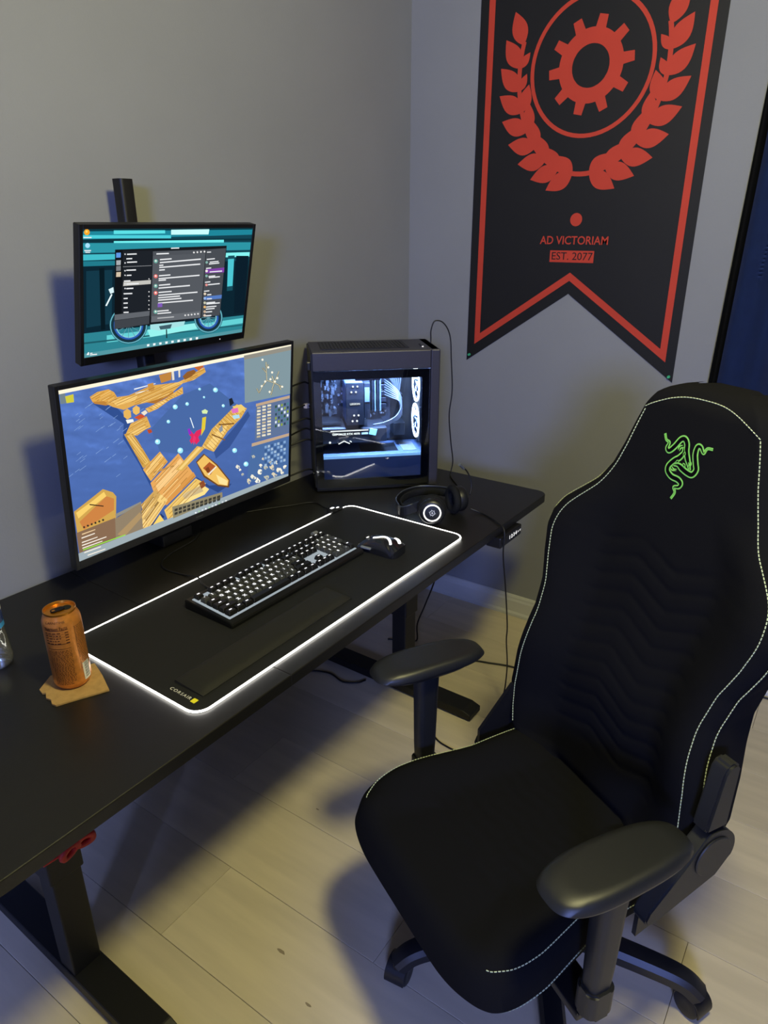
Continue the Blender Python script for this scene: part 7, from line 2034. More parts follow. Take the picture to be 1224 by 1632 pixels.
# ---------------------------------------------------------------- monitors
M_MON = mat('black_monitor_plastic', '0d0d0f', 0.4, spec=0.45, vary=0.05, scale=200)
def picture(name, shapes, W, Hh, m, parent, ground, nx, ny):
    """flat picture of a lit screen: a shaded ground grid and layered flat shapes in one sheet"""
    verts, faces, cols = [], [], []
    for j in range(ny + 1):
        for i in range(nx + 1):
            verts.append(((i / nx - 0.5) * W, 0.0, (0.5 - j / ny) * Hh))
    for j in range(ny):
        for i in range(nx):
            faces.append((j * (nx + 1) + i, j * (nx + 1) + i + 1, (j + 1) * (nx + 1) + i + 1, (j + 1) * (nx + 1) + i))
            for (a, b) in ((i, j), (i + 1, j), (i + 1, j + 1), (i, j + 1)):
                cols.append(ground(a / nx, b / ny))
    for k, (c, pts) in enumerate(shapes):
        base = len(verts)
        d = -0.00002 - 0.0000012 * k
        for u, v in pts:
            verts.append(((u - 0.5) * W, d, (0.5 - v) * Hh))
        faces.append(tuple(range(base, base + len(pts))))
        cols += [lin(c)] * len(pts)
    me = bpy.data.meshes.new(name)
    me.from_pydata(verts, [], faces)
    ca = me.color_attributes.new('Col', 'FLOAT_COLOR', 'CORNER')
    ca.data.foreach_set('color', [x for c in cols for x in c])
    return link(name, me, m, parent)

def monitor(name, label, c, tilt, W, Hh, bez, bot, depth):
    r = thing(name, label, 'monitor', c)
    r.rotation_euler = (tilt, 0, 0)
    w2, h2 = W / 2, Hh / 2
    bm = bmesh.new()
    boxb(bm, -w2 - bez, w2 + bez, 0.0012, depth, -h2 - bot, h2 + bez, 0.003)
    build('housing', bm, M_MON, r)
    fr = bmesh.new()
    for x0, x1, z0, z1 in ((-w2 - bez, -w2, -h2 - bot, h2 + bez), (w2, w2 + bez, -h2 - bot, h2 + bez), (-w2, w2, h2, h2 + bez), (-w2, w2, -h2 - bot, -h2)):
        boxb(fr, x0, x1, -0.0016, 0.004, z0, z1, 0.0006, 1)
    build('bezel', fr, M_MON, r)
    bm = bmesh.new()
    boxb(bm, -w2 * 0.55, w2 * 0.55, depth - 0.001, depth + 0.022, -h2 * 0.6, h2 * 0.6, 0.008)
    build('back_cover', bm, M_MON, r)
    return r

def sea(u, v):
    w_ = u * 0.86 + v * 0.5
    a = noise.noise(Vector((w_ * 9, (v * 0.86 - u * 0.5) * 34, 0.3))) + 0.6 * noise.noise(Vector((w_ * 22, (v * 0.86 - u * 0.5) * 80, 4.1)))
    k = max(0.12, 1.1 - 1.5 * v) * (1.25 - 0.9 * abs(u - 0.35))
    f = 1 + 0.30 * a * k + 1.3 * k * max(0.0, a - 0.52)
    base = (0.055 + 0.03 * (1 - v), 0.115 + 0.055 * (1 - v), 0.33 + 0.16 * (1 - v))
    return (base[0] * f, base[1] * f, base[2] * f, 1)
def hall(u, v):
    return (0.004, 0.03, 0.04, 1)
M_SCR1 = screen_mat('lit_game_screen', 1.12)
M_SCR2 = screen_mat('lit_desktop_screen', 1.15)
mon1 = monitor('monitor', 'large lower monitor showing a blue sea with wooden piers and a boat', (0.022, 0.322, 1.002), 0.099, 0.697, 0.392, 0.009, 0.020, 0.022)
picture('screen', SCREEN_LOW, 0.697, 0.392, M_SCR1, mon1, sea, 110, 62)
mon2 = monitor('monitor', 'smaller upper monitor showing a chat window over a teal motorcycle picture', (0.035, 0.356, 1.365), 0.251, 0.476, 0.268, 0.009, 0.018, 0.020)
picture('screen', SCREEN_UP, 0.476, 0.268, M_SCR2, mon2, hall, 8, 5)
bm = bmesh.new()
cyl(bm, (0.158, -0.0018, -0.1425), 0.0013, 0.0008, (0, -1, 0), 10)
build('power_light', bm, M_WHITE_SOFT, mon2)
bm = bmesh.new()
boxb(bm, -0.012, 0.012, -0.0022, -0.0015, -0.2085, -0.2045)
build('maker_mark', bm, mat('grey_mark', '3c3c3e', 0.4), mon1)

st = thing('monitor_stand', 'black steel pole stand holding both monitors behind the desk', 'monitor stand', (0.001, 0.450, ZD))
bm = bmesh.new()
prism(bm, rrect(0.036, 0.034, 0.008, 5), 0.03, 0.886)
build('pole', bm, M_STEEL, st, smooth=30)
bm = bmesh.new()
boxb(bm, -0.05, 0.05, -0.04, 0.038, 0.0005, 0.034, 0.004)
build('clamp', bm, M_STEEL, st)
for zc, ym, dz in ((1.002 - ZD, 0.322, 0.099), (1.365 - ZD, 0.356, 0.251)):
    bm = bmesh.new()
    boxb(bm, -0.030, 0.030, -0.024, 0.022, zc - 0.030, zc + 0.030, 0.005)
    build('collar', bm, M_STEEL, st)
    bm = bmesh.new()
    ya = ym - 0.450 + 0.047
    rotm = Matrix.Rotation(dz, 4, 'X')
    box(bm, (0.02, ya, zc - 0.004), (0.10, 0.006, 0.10), rotm, 0.001, 1)
    build('mounting_plate', bm, M_STEEL, st)
    bm = bmesh.new()
    tube(bm, [(0.01, ya, zc), (0.0, -0.022, zc)], 0.014, 12)
    build('arm', bm, M_STEEL, st)

# ---------------------------------------------------------------- computer tower
M_CASE = mat('slate_grey_case', '3c3b46', 0.42, metal=0.35, spec=0.5, vary=0.04, scale=200)
M_CASE_D = mat('dark_case_steel', '101114', 0.45, metal=0.3)
M_GLASS = glass_mat('smoked_side_glass', (0.92, 0.94, 0.97), 0.015, ior=1.55)
M_BOARD = mat('motherboard', '141a24', 0.5, spec=0.5, vary=0.3, scale=120)
M_SILVER = mat('brushed_silver', 'aeb4be', 0.3, metal=0.8)
M_CABL = mat('sleeved_cables', '3c4048', 0.45)
M_FAN_GLOW = glow('fan_led', (0.72, 0.86, 1.0), 9.0)
M_BLUE_GLOW = glow('shroud_edge_light', (0.22, 0.50, 0.95), 1.0)
M_PC_TEXT = glow('lit_lettering', (0.95, 1.0, 0.95), 1.3)
pc = thing('computer_tower', 'slate grey computer tower with glass side and bright blue-white lit inside', 'computer', (0.500, 0.340, ZD), math.atan2(-0.727, 0.687))
TL, TW, TH = 0.390, 0.212, 0.441
def pbox(name, x0, x1, y0, y1, z0, z1, m, bev=0.0, parent=pc):
    bm = bmesh.new()
    boxb(bm, x0, x1, y0, y1, z0, z1, bev)
    return build(name, bm, m, parent)
pbox('bottom_panel', 0.0, 0.36, 0.002, TW, 0.016, 0.022, M_CASE_D)
tp = pbox('top_panel', 0.0, TL - 0.002, 0.006, TW, 0.428, TH, M_CASE, 0.003)
pbox('top_grille', 0.030, 0.300, 0.040, 0.180, TH - 0.0005, TH + 0.0015, M_CASE_D, 0.0, tp)
for k in range(26):
    pbox('grille_slat', 0.034 + k * 0.0102, 0.039 + k * 0.0102, 0.044, 0.176, TH + 0.0012, TH + 0.0026, M_PLASTIC, 0.0, tp)
bm = bmesh.new()
cyl(bm, (0.345, 0.075, TH + 0.0008), 0.0055, 0.0024, seg=16)
cyl(bm, (0.345, 0.100, TH + 0.0008), 0.0035, 0.0024, seg=16)
build('front_ports', bm, M_CASE_D, tp)
bm = bmesh.new()
cyl(bm, (0.345, 0.052, TH + 0.0008), 0.0028, 0.0026, seg=12)
build('power_light', bm, M_WHITE_SOFT, tp)
pbox('far_panel', 0.0, 0.36, TW - 0.006, TW, 0.016, 0.428, M_CASE_D)
pbox('rear_panel', -0.004, 0.0035, 0.004, TW, 0.016, 0.436, M_CASE_D)
fp = pbox('front_panel', 0.361, TL, 0.0, TW, 0.004, TH, M_CASE, 0.004)
sp = pbox('upper_strip', 0.0, 0.3605, -0.002, 0.008, 0.3845, TH - 0.001, M_CASE, 0.0025)
pbox('lower_strip', 0.0, 0.3605, 0.0, 0.006, 0.004, 0.0125, M_CASE_D, 0.001)
for x in (0.03, 0.32):
    for y in (0.03, 0.18):
        pbox('rubber_foot', x - 0.03, x + 0.03, y - 0.012, y + 0.012, 0.0004, 0.0165, M_RUBBER, 0.002)
pbox('glass_panel', 0.001, 0.3575, -0.0035, 0.0, 0.013, 0.3835, M_GLASS)
for x0, x1, z0, z1 in ((0.001, 0.024, 0.013, 0.3835), (0.334, 0.3608, 0.013, 0.3835), (0.024, 0.334, 0.358, 0.3835), (0.024, 0.334, 0.013, 0.042)):
    pbox('window_border', x0, x1, 0.0003, 0.0035, z0, z1, mat('black_glass_border', '0a0b10', 0.15, spec=0.6))
bm = bmesh.new()
for z in (0.405, 0.06):
    cyl(bm, (-0.006, 0.02, z), 0.006, 0.006, (1, 0, 0), 14)
build('thumb_screw', bm, M_CASE_D, pc)
pbox('handle_latch', -0.016, -0.003, 0.012, 0.030, 0.385, 0.412, M_PLASTIC, 0.003)
# inside
pbox('motherboard', 0.010, 0.262, 0.168, 0.172, 0.12, 0.42, M_BOARD)
tray = pbox('board_tray', 0.004, 0.345, 0.173, 0.176, 0.10, 0.427, M_CASE_D)
bm = bmesh.new()
r3 = random.Random(11)
for k in range(150):
    x, z = 0.014 + r3.random() * 0.235, 0.19 + r3.random() * 0.22
    s = 0.002 + r3.random() * 0.006
    boxb(bm, x, x + s, 0.1675 - 0.002 - r3.random() * 0.012, 0.1682, z, z + s * (0.6 + r3.random()))
o = build('board_components', bm, M_SILVER, pc)
o['kind'] = 'stuff'
bm = bmesh.new()
for k in range(60):
    x, z = 0.014 + r3.random() * 0.065, 0.20 + r3.random() * 0.20
    s = 0.0025 + r3.random() * 0.008
    boxb(bm, x, x + s, 0.13 + r3.random() * 0.02, 0.168, z, z + s * (0.6 + 2 * r3.random()))
o = build('board_heatsinks', bm, mat('grey_heatsink', '59616c', 0.35, metal=0.6), pc)
o['kind'] = 'stuff'
# tall tower cooler
M_COOL = mat('black_cooler_cover', '0e1016', 0.35, spec=0.5)
M_FIN = mat('aluminium_fins', '8ea6c8', 0.3, metal=0.8)
cl = pbox('cooler_body', 0.1045, 0.1565, 0.049, 0.155, 0.206, 0.336, M_FIN)
pbox('cooler_cover', 0.103, 0.158, 0.042, 0.049, 0.204, 0.338, M_COOL, 0.001, cl)
for k in range(20):
    zz = 0.210 + k * 0.0064
    pbox('fin', 0.1020, 0.1590, 0.052, 0.152, zz, zz + 0.0012, M_FIN, 0.0, cl)
place_text('lettering', 'LEGION', 0.0085, M_PC_TEXT, cl, (0.1305, 0.0416, 0.272), (1, 0, 0), (0, 0, 1), width=0.031, bold=0.0002)
for (x, z) in ((0.125, 0.327), (0.139, 0.327), (0.120, 0.310), (0.134, 0.310), (0.127, 0.236), (0.141, 0.236), (0.122, 0.218), (0.136, 0.218)):
    bm = bmesh.new()
    cyl(bm, (x, 0.0413, z), 0.0031, 0.0016, (0, -1, 0), 12)
    build('heat_pipe_end', bm, M_PC_TEXT, cl)
fanb = pbox('cooler_fan', 0.161, 0.180, 0.055, 0.150, 0.222, 0.335, M_COOL, 0.002)
pbox('fan_clip', 0.163, 0.178, 0.0535, 0.0552, 0.275, 0.32, M_FIN, 0.0, fanb)
for k in range(4):
    pbox('memory_stick', 0.196 + k * 0.0085, 0.2005 + k * 0.0085, 0.128, 0.167, 0.225, 0.362, M_FIN if k % 2 else M_COOL, 0.0005)
for k in range(6):
    pbox('cable_plug', 0.228, 0.246, 0.146, 0.167, 0.23 + 0.021 * k, 0.245 + 0.021 * k, M_COOL, 0.001)
for k in range(7):
    bm = bmesh.new()
    o_ = 0.0042 * k
    tube(bm, catmull([(0.240, 0.148, 0.325 - o_ * 2.0), (0.262, 0.118, 0.310 - o_ * 1.6), (0.283, 0.100, 0.285 - o_), (0.287, 0.095, 0.245 - o_), (0.265, 0.085, 0.214 - o_ * 0.5), (0.225, 0.075, 0.200 - o_ * 0.4), (0.190, 0.070, 0.196 - o_ * 0.4)], 6), 0.0023, 6)
    build('sleeved_cable', bm, M_CABL, pc, smooth='all')
for k in range(7):
    bm = bmesh.new()
    tube(bm, catmull([(0.225 + k * 0.011, 0.16, 0.42), (0.232 + k * 0.010, 0.135, 0.385), (0.248 + k * 0.007, 0.13, 0.345 - 0.003 * k), (0.275 + 0.002 * k, 0.14, 0.30 - 0.006 * k), (0.30, 0.155, 0.27 - 0.012 * k)], 6), 0.0026, 6)
    build('sleeved_cable', bm, M_CABL, pc, smooth='all')
pbox('drive_cage', 0.262, 0.300, 0.10, 0.165, 0.150, 0.190, M_CASE_D, 0.001)
# graphics card
M_GPU = mat('black_card_shroud', '15171c', 0.4, spec=0.5)
gpu = pbox('graphics_card', 0.008, 0.232, 0.046, 0.166, 0.146, 0.192, M_GPU, 0.003)
pbox('lit_bar', 0.052, 0.172, 0.0452, 0.0462, 0.1845, 0.1880, M_PC_TEXT, 0.0, gpu)
place_text('lettering', 'GEFORCE RTX 4070', 0.0082, M_PC_TEXT, gpu, (0.101, 0.0452, 0.1755), (1, 0, 0), (0, 0, 1), width=0.088, bold=0.00035)
pbox('name_plate', 0.150, 0.171, 0.0450, 0.0462, 0.1725, 0.1785, mat('pale_plate', 'a9b4ae', 0.4), 0.0, gpu)
bm = bmesh.new()
box(bm, (0.187, 0.045, 0.180), (0.022, 0.003, 0.020), Matrix.Rotation(0.25, 4, 'Y'))
build('cyan_tag', bm, mat('cyan_tag', '8fd8e0', 0.4), gpu)
pbox('backplate', 0.008, 0.100, 0.042, 0.166, 0.1925, 0.1955, M_SILVER, 0.0, gpu)
pbox('upper_card', 0.010, 0.090, 0.060, 0.166, 0.205, 0.212, M_GPU, 0.001)
# power supply shroud
shr = pbox('psu_shroud', 0.004, 0.358, 0.020, 0.170, 0.024, 0.112, mat('navy_black_shroud', '38465e', 0.5), 0.002)
pbox('shroud_edge', 0.004, 0.345, 0.0185, 0.0200, 0.1035, 0.1115, M_BLUE_GLOW, 0.0, shr)
pbox('shroud_vent', 0.150, 0.270, 0.050, 0.140, 0.1120, 0.1126, M_CASE_D, 0.0, shr)
pbox('vent_plate', 0.285, 0.330, 0.045, 0.140, 0.1120, 0.1140, M_SILVER, 0.0, shr)
for x0, z0, x1, z1 in ((0.076, 0.122, 0.094, 0.131), (0.094, 0.131, 0.112, 0.122), (0.112, 0.131, 0.118, 0.127)):
    bm = bmesh.new()
    tube(bm, [(x0, 0.0455, z0 + 0.022), (x1, 0.0455, z1 + 0.022)], 0.0016, 8)
    build('lit_chevron', bm, M_PC_TEXT, gpu)
bm = bmesh.new()
cyl(bm, (0.049, 0.0455, 0.150), 0.0036, 0.0012, (0, -1, 0), 12)
build('lit_dot', bm, M_PC_TEXT, gpu)
# two lit front fans, one above the other
for zc in (0.200, 0.318):
    fr = pbox('front_fan', 0.334, 0.357, 0.030, 0.148, zc - 0.058, zc + 0.058, M_CASE_D, 0.002)
    bm = bmesh.new()
    lathe(bm, [(0.047, -0.0015), (0.0555, -0.0015), (0.0555, 0.0015), (0.047, 0.0015), (0.047, -0.0015)], 40, (0.3325, 0.089, zc), (1, 0, 0))
    build('light_ring', bm, M_FAN_GLOW, fr)
    for k in range(7):
        a = 2 * pi * k / 7
        bm = bmesh.new()
        pts = []
        for t in range(6):
            r = 0.016 + 0.028 * t / 5
            aa = a + 0.5 * t / 5
            pts.append((0.334 - 0.004 * sin(t), 0.089 + r * cos(aa), zc + r * sin(aa)))
        sweep(bm, pts, [(-0.0008, -0.009), (0.0008, -0.009), (0.0008, 0.009), (-0.0008, 0.009)], up=Vector((0.4, -sin(a), cos(a))))
        build('blade', bm, mat('frosted_blade', 'b8c8e0', 0.3) if k == 0 and zc < 0.25 else bpy.data.materials['frosted_blade'], fr)
    bm = bmesh.new()
    cyl(bm, (0.332, 0.089, zc), 0.016, 0.008, (1, 0, 0), 24, 0.002)
    build('hub', bm, M_CASE_D, fr)
led = bpy.data.lights.new('case_led_bar', 'AREA')
led.shape = 'RECTANGLE'
led.size, led.size_y = 0.20, 0.012
led.energy = 30.0
led.color = (0.32, 0.52, 1.0)
lo = bpy.data.objects.new('case_led_bar', led)
COL.objects.link(lo)
lo.parent = pc
lo.location = (0.20, 0.018, 0.421)
lo.rotation_euler = (radians(-14), 0, 0)
pbox('led_bar', 0.100, 0.300, 0.012, 0.026, 0.4225, 0.427, M_CASE_D)
pbox('window_catch', 0.128, 0.206, 0.004, 0.010, 0.352, 0.361, M_CASE, 0.001)
# cables leaving the rear of the tower toward the monitors
tx = Vector((0.687, -0.727, 0))
ty = Vector((0.727, 0.687, 0))
def tpt(x, y, z):
    return Vector((0.5, 0.34, ZD)) + tx * x + ty * y + Vector((0, 0, z))
for k, (y, z, dz, nm) in enumerate(((0.10, 0.330, -0.06, 'topmost cable'), (0.08, 0.262, -0.08, 'cable with a white plug'), (0.07, 0.222, -0.06, 'cable just under the white plug'), (0.11, 0.178, -0.04, 'upper cable of the close pair'), (0.05, 0.160, -0.05, 'lower cable of the close pair'), (0.06, 0.058, -0.02, 'lowest cable near the desk'))):
    a = tpt(-0.0075, y, z)
    pts = [a, a + Vector((-0.03, 0.012, 0.004)), Vector((0.40, 0.455 - 0.004 * k, ZD + z - 0.01 + dz * 0.3)), Vector((0.31, 0.448 - 0.005 * k, ZD + z + dz)), Vector((0.20, 0.445 - 0.006 * k, ZD + z + dz))]
    cable('display_cable', pts, 0.0028, 'black %s behind the computer tower and monitor' % nm, group='cables between the computer and the monitors')
bm = bmesh.new()
p_ = tpt(-0.012, 0.08, 0.264)
box(bm, p_ - Vector((0.006, -0.003, 0)), (0.016, 0.012, 0.014), None, 0.001)
tag(build('cable_plug', bm, mat('white_plug', 'd0c8d0', 0.4)), 'small white plug on a cable at the rear of the computer', 'plug')

# ---------------------------------------------------------------- gaming chair
M_FAB = mat('black_chair_fabric', '111114', 0.9, spec=0.08, vary=0.08, scale=500, bump=0.35, bscale=1400)
M_STITCH = mat('pale_green_thread', 'c6d0a8', 0.7)
M_LOGO = glow('unused', (0, 0, 0), 0)
bpy.data.materials.remove(M_LOGO)
M_LOGO = mat('bright_green_thread', 'b4ff86', 0.6, vary=0.1, scale=900)
M_CHP = mat('chair_black_plastic', '1a1b1d', 0.42, spec=0.5, vary=0.06, scale=300, bump=0.1, bscale=1500)
M_CHB = mat('chair_base_black', '141418', 0.38, spec=0.5)
TH_CH = 1.045
ch = thing('gaming_chair', 'black fabric gaming chair with green stitching and green snake emblem', 'chair', (-0.040, -0.701, 0), TH_CH)

# seat cushion
def seat_xy(u, v):
    mm, nn = max(abs(u), abs(v)), (abs(u) ** 5 + abs(v) ** 5) ** 0.2
    k = mm / nn if nn > 0 else 1
    uu, vv = u * k, v * k
    y = 0.072 + 0.272 * vv
    hw = 0.214 + 0.038 * (0.5 + 0.5 * vv) + 0.016 * max(0, vv) - 0.014 * max(0.0, 1 - abs(vv + 0.1) * 1.6)
    return uu * hw, y
def sm(a, b, x):
    t = min(1, max(0, (x - a) / (b - a)))
    return t * t * (3 - 2 * t)
def seat_top(u, v):
    x, y = seat_xy(u, v)
    m = max(abs(u), abs(v))
    z = 0.447 + 0.020 * sm(0.45, 0.82, abs(u)) * (1 - 0.5 * sm(0.3, 1, v)) - 0.012 * sm(0.2, 1.0, v)
    if m > 0.84:
        t = (m - 0.84) / 0.16
        z -= 0.048 * (1 - max(0.0, 1 - t * t) ** 0.5) * (1 + 0.4 * max(0, v))
    if abs(u) < 0.62 and -0.9 < v < 0.55:
        g = abs(sin(pi * (y / 0.030 + 0.8 * abs(((x / 0.10) % 1) - 0.5))))
        z -= 0.0022 * (1 - g) ** 3 * (1 - sm(0.5, 0.62, abs(u)))
    return Vector((x, y, z))
def seat_bot(u, v):
    x, y = seat_xy(u, v)
    m = max(abs(u), abs(v))
    ins = 1 - 0.05 * sm(0.7, 1.0, m)
    z = 0.345 + 0.022 * sm(0.86, 1.0, m)
    return Vector((x * ins, 0.072 + (y - 0.072) * ins, z))
bm = bmesh.new()
pillow(bm, None, 64, 64, seat_top, seat_bot)
seat = build('seat', bm, M_FAB, ch, smooth=60, loc=(0.008, 0.014, 0.0), rot=(0, 0, 0.055))

# backrest
WTAB = [(0.440, 0.150), (0.452, 0.200), (0.475, 0.240), (0.51, 0.252), (0.56, 0.260), (0.64, 0.252), (0.70, 0.242), (0.755, 0.236), (0.815, 0.243), (0.87, 0.262), (0.92, 0.274), (0.955, 0.272), (0.985, 0.256), (1.012, 0.226), (1.04, 0.196), (1.08, 0.174), (1.12, 0.158), (1.17, 0.142), (1.20, 0.131), (1.225, 0.114), (1.238, 0.092), (1.245, 0.060)]
def WB(h):
    return interp(WTAB, h)
def BX0(h):
    return 0.012 * (1 - sm(0.7, 1.0, h))
def back_y(u, h):
    y = -0.088 - 0.165 * (h - 0.5)
    y += 0.016 * math.exp(-((h - 0.68) / 0.10) ** 2)           # lumbar swell
    low = 1 - sm(0.92, 1.09, h)
    y += 0.040 * sm(0.42, 0.84, abs(u)) * low
    return y
def edge_drop(u, h):
    d = 0.0
    if abs(u) > 0.86:
        t = (abs(u) - 0.86) / 0.14
        d += 0.034 * (1 - (max(0.0, 1 - t * t)) ** 0.5)
    if h > 1.205:
        t = min(1, (h - 1.205) / 0.04)
        d += 0.036 * (1 - (max(0.0, 1 - t * t)) ** 0.5)
    if h < 0.47:
        t = min(1, (0.47 - h) / 0.03)
        d += 0.03 * (1 - (max(0.0, 1 - t * t)) ** 0.5)
    return d
def back_front(u, h):
    x = u * WB(h) + BX0(h)
    y = back_y(u, h) - edge_drop(u, h)
    if abs(x) < 0.15 and 0.52 < h < 0.985:
        tri = abs(((x / 0.17 + 0.25) % 1) - 0.5) * 2
        g = abs(sin(pi * (h / 0.036 + 0.9 * tri)))
        y -= 0.0030 * (1 - g) ** 2.5 * (1 - sm(0.12, 0.15, abs(x))) * sm(0.52, 0.55, h) * (1 - sm(0.95, 0.985, h))
    return Vector((x, y, h))
def back_rear(u, h):
    x = u * WB(h) * (1 - 0.04 * sm(0.8, 1, abs(u))) + BX0(h)
    y = -0.088 - 0.165 * (h - 0.5) - 0.100 + 0.035 * sm(0.6, 1.0, abs(u)) + 0.02 * sm(1.15, 1.245, h)
    return Vector((x, y, h))
H0, H1 = 0.440, 1.245
def hv(v):
    return H0 + (H1 - H0) * (v + 1) / 2
bm = bmesh.new()
pillow(bm, None, 72, 150, lambda u, v: back_front(u, hv(v)), lambda u, v: back_rear(u, hv(v)))
back = build('backrest', bm, M_FAB, ch, smooth=60)

# stitched seams: short threads, all one part per cushion
def stitches(name, pts, parent, L=0.0042, gap=0.0020, r=0.0009):
    bm = bmesh.new()
    P = catmull(pts, 10)
    acc = 0.0
    d_on = True
    seg = [P[0]]
    for a, b in zip(P[:-1], P[1:]):
        a = a.copy()
        left = (b - a).length
        while left > 1e-9:
            need = (L if d_on else gap) - acc
            if left < need:
                acc += left
                if d_on:
                    seg.append(b)
                left = 0
            else:
                a = a + (b - a).normalized() * need
                left -= need
                if d_on:
                    seg.append(a)
                    if len(seg) >= 2:
                        tube(bm, [seg[0], seg[-1]], r, 5)
                d_on = not d_on
                seg = [a]
                acc = 0.0
    o = build(name, bm, M_STITCH, parent)
    o['kind'] = 'stuff'
    return o
def lift(p, n=(0, 1, 0), k=0.0008):
    return Vector(p) + Vector(n) * k
hs_ = [0.478 + (1.195 - 0.478) * k / 40 for k in range(41)]
for s in (-1, 1):
    stitches('seam_stitching', [lift(back_front(s * (0.90 if s < 0 else 0.86), h), (s * 0.4, 0.9, 0)) for h in hs_], back)
    stitches('seam_stitching', [lift(back_front(s * 0.99, h), (s * 0.8, 0.6, 0), 0.0012) for h in hs_[:-1]], back)
top_path = [back_front(-0.90, 1.195)] + [back_front(u, 1.195 + 0.034 * (1 - (abs(u) / 0.9) ** 3)) for u in (-0.8, -0.6, -0.4, -0.2, 0, 0.2, 0.4, 0.6, 0.8)] + [back_front(0.90, 1.195)]
stitches('seam_stitching', [lift(p, (0, 0.8, 0.6), 0.0010) for p in top_path], back)
vs = [-0.95 + 1.72 * k / 30 for k in range(31)]
for s in (-1, 1):
    stitches('seam_stitching', [seat_top(s * 0.925, v) + Vector((s * 0.0004, 0, 0.0010)) for v in vs] + [seat_top(s * u_, v_) + Vector((0, 0, 0.001)) for u_, v_ in ((0.925, 0.82), (0.925, 0.88), (0.89, 0.93), (0.82, 0.93))], seat)
    def rim(v, f=0.24):
        a, b = seat_top(s, v), seat_bot(s, v)
        p = a * (1 - f) + b * f
        return p + Vector((s * 0.0008, 0, 0))
    def rimf(u, f=0.24):
        a, b = seat_top(s * u, 1), seat_bot(s * u, 1)
        return a * (1 - f) + b * f + Vector((0, 0.0008, 0))
    stitches('seam_stitching', [rim(v) for v in vs] + [rim(0.86), rim(0.94), rim(1.0, 0.30)] + [rimf(0.95, 0.44), rimf(0.90, 0.66), rimf(0.87, 0.90)], seat)

# embroidered triple snake emblem
LG = bmesh.new()
LGB = bmesh.new()
LH, LX = 1.118, 0.0
SC = 0.106 / 470.0
def lg(px, py, k):
    x = LX + (px - 495) * SC - 0.006
    h = LH - (py - 460) * SC * 1.0
    # the chair is seen from its left front: +x here is the sitter's left in view
    xx = -x
    y = -0.088 - 0.165 * (h - 0.5)
    return Vector((xx, y + k, h))
SNAKES = [
    [(270, 266), (296, 308), (330, 322), (325, 366), (352, 380), (392, 335), (428, 276), (462, 262), (492, 290), (508, 345), (530, 388), (556, 428), (580, 470)],
    [(724, 272), (676, 280), (656, 318), (622, 284), (592, 288), (590, 345), (616, 410), (634, 452), (612, 494), (566, 494), (512, 478), (470, 462), (425, 470)],
    [(486, 722), (506, 668), (486, 632), (526, 616), (536, 586), (500, 566), (436, 560), (388, 530), (384, 490), (420, 440), (462, 404), (484, 360), (470, 320)]]
def ribbon(bm, pts, w, k, kk=None):
    P = catmull([(a, b, 0) for a, b in pts], 8)
    N = len(P)
    out = []
    for i in range(N):
        t = (P[min(i + 1, N - 1)] - P[max(i - 1, 0)]).normalized()
        n = Vector((-t.y, t.x, 0))
        f = i / (N - 1)
        ww = w(f)
        out.append((lg(P[i].x + n.x * ww, P[i].y + n.y * ww, k), lg(P[i].x - n.x * ww, P[i].y - n.y * ww, k)))
    for (a, b), (c, d) in zip(out[:-1], out[1:]):
        bm.faces.new([bm.verts.new(v) for v in (a, b, d, c)])
prof_o = lambda f: 11 + 15 * sm(0.06, 0.42, f) - 13 * sm(0.84, 1.0, f)
for n_, sn in enumerate(SNAKES):
    ribbon(LG, sn, prof_o, 0.0010 + 0.0006 * 0)
    ribbon(LGB, sn, lambda f: max(0.6, prof_o(f) - 11.5), 0.0014)
for cx, cy, a in ((497, 368, 1.6), (455, 437, -0.5), (522, 446, 0.7)):
    ribbon(LG, [(cx - 20 * cos(a), cy - 20 * sin(a)), (cx, cy), (cx + 20 * cos(a), cy + 20 * sin(a))], lambda f: 1 + 11 * sin(pi * f), 0.0017)
    ribbon(LGB, [(cx - 12 * cos(a), cy - 12 * sin(a)), (cx, cy), (cx + 12 * cos(a), cy + 12 * sin(a))], lambda f: 0.5 + 5 * sin(pi * f), 0.0020)
for pts in ([(430, 355), (436, 325), (465, 308)], [(446, 360), (452, 335), (474, 325)], [(556, 398), (580, 420), (572, 458)], [(552, 415), (564, 432), (560, 450)], [(402, 490), (425, 512), (470, 506)], [(415, 484), (440, 500), (470, 494)]):
    ribbon(LG, pts, lambda f: 1 + 4.5 * sin(pi * f), 0.0017)
bmesh.ops.solidify(LG, geom=LG.faces[:], thickness=0.0004)
emb = build('emblem', LG, M_LOGO, back)
emb['label'] = 'bright green embroidered emblem of three entwined snakes'
bmesh.ops.solidify(LGB, geom=LGB.faces[:], thickness=0.0002)
build('emblem_fill', LGB, M_FAB, back)

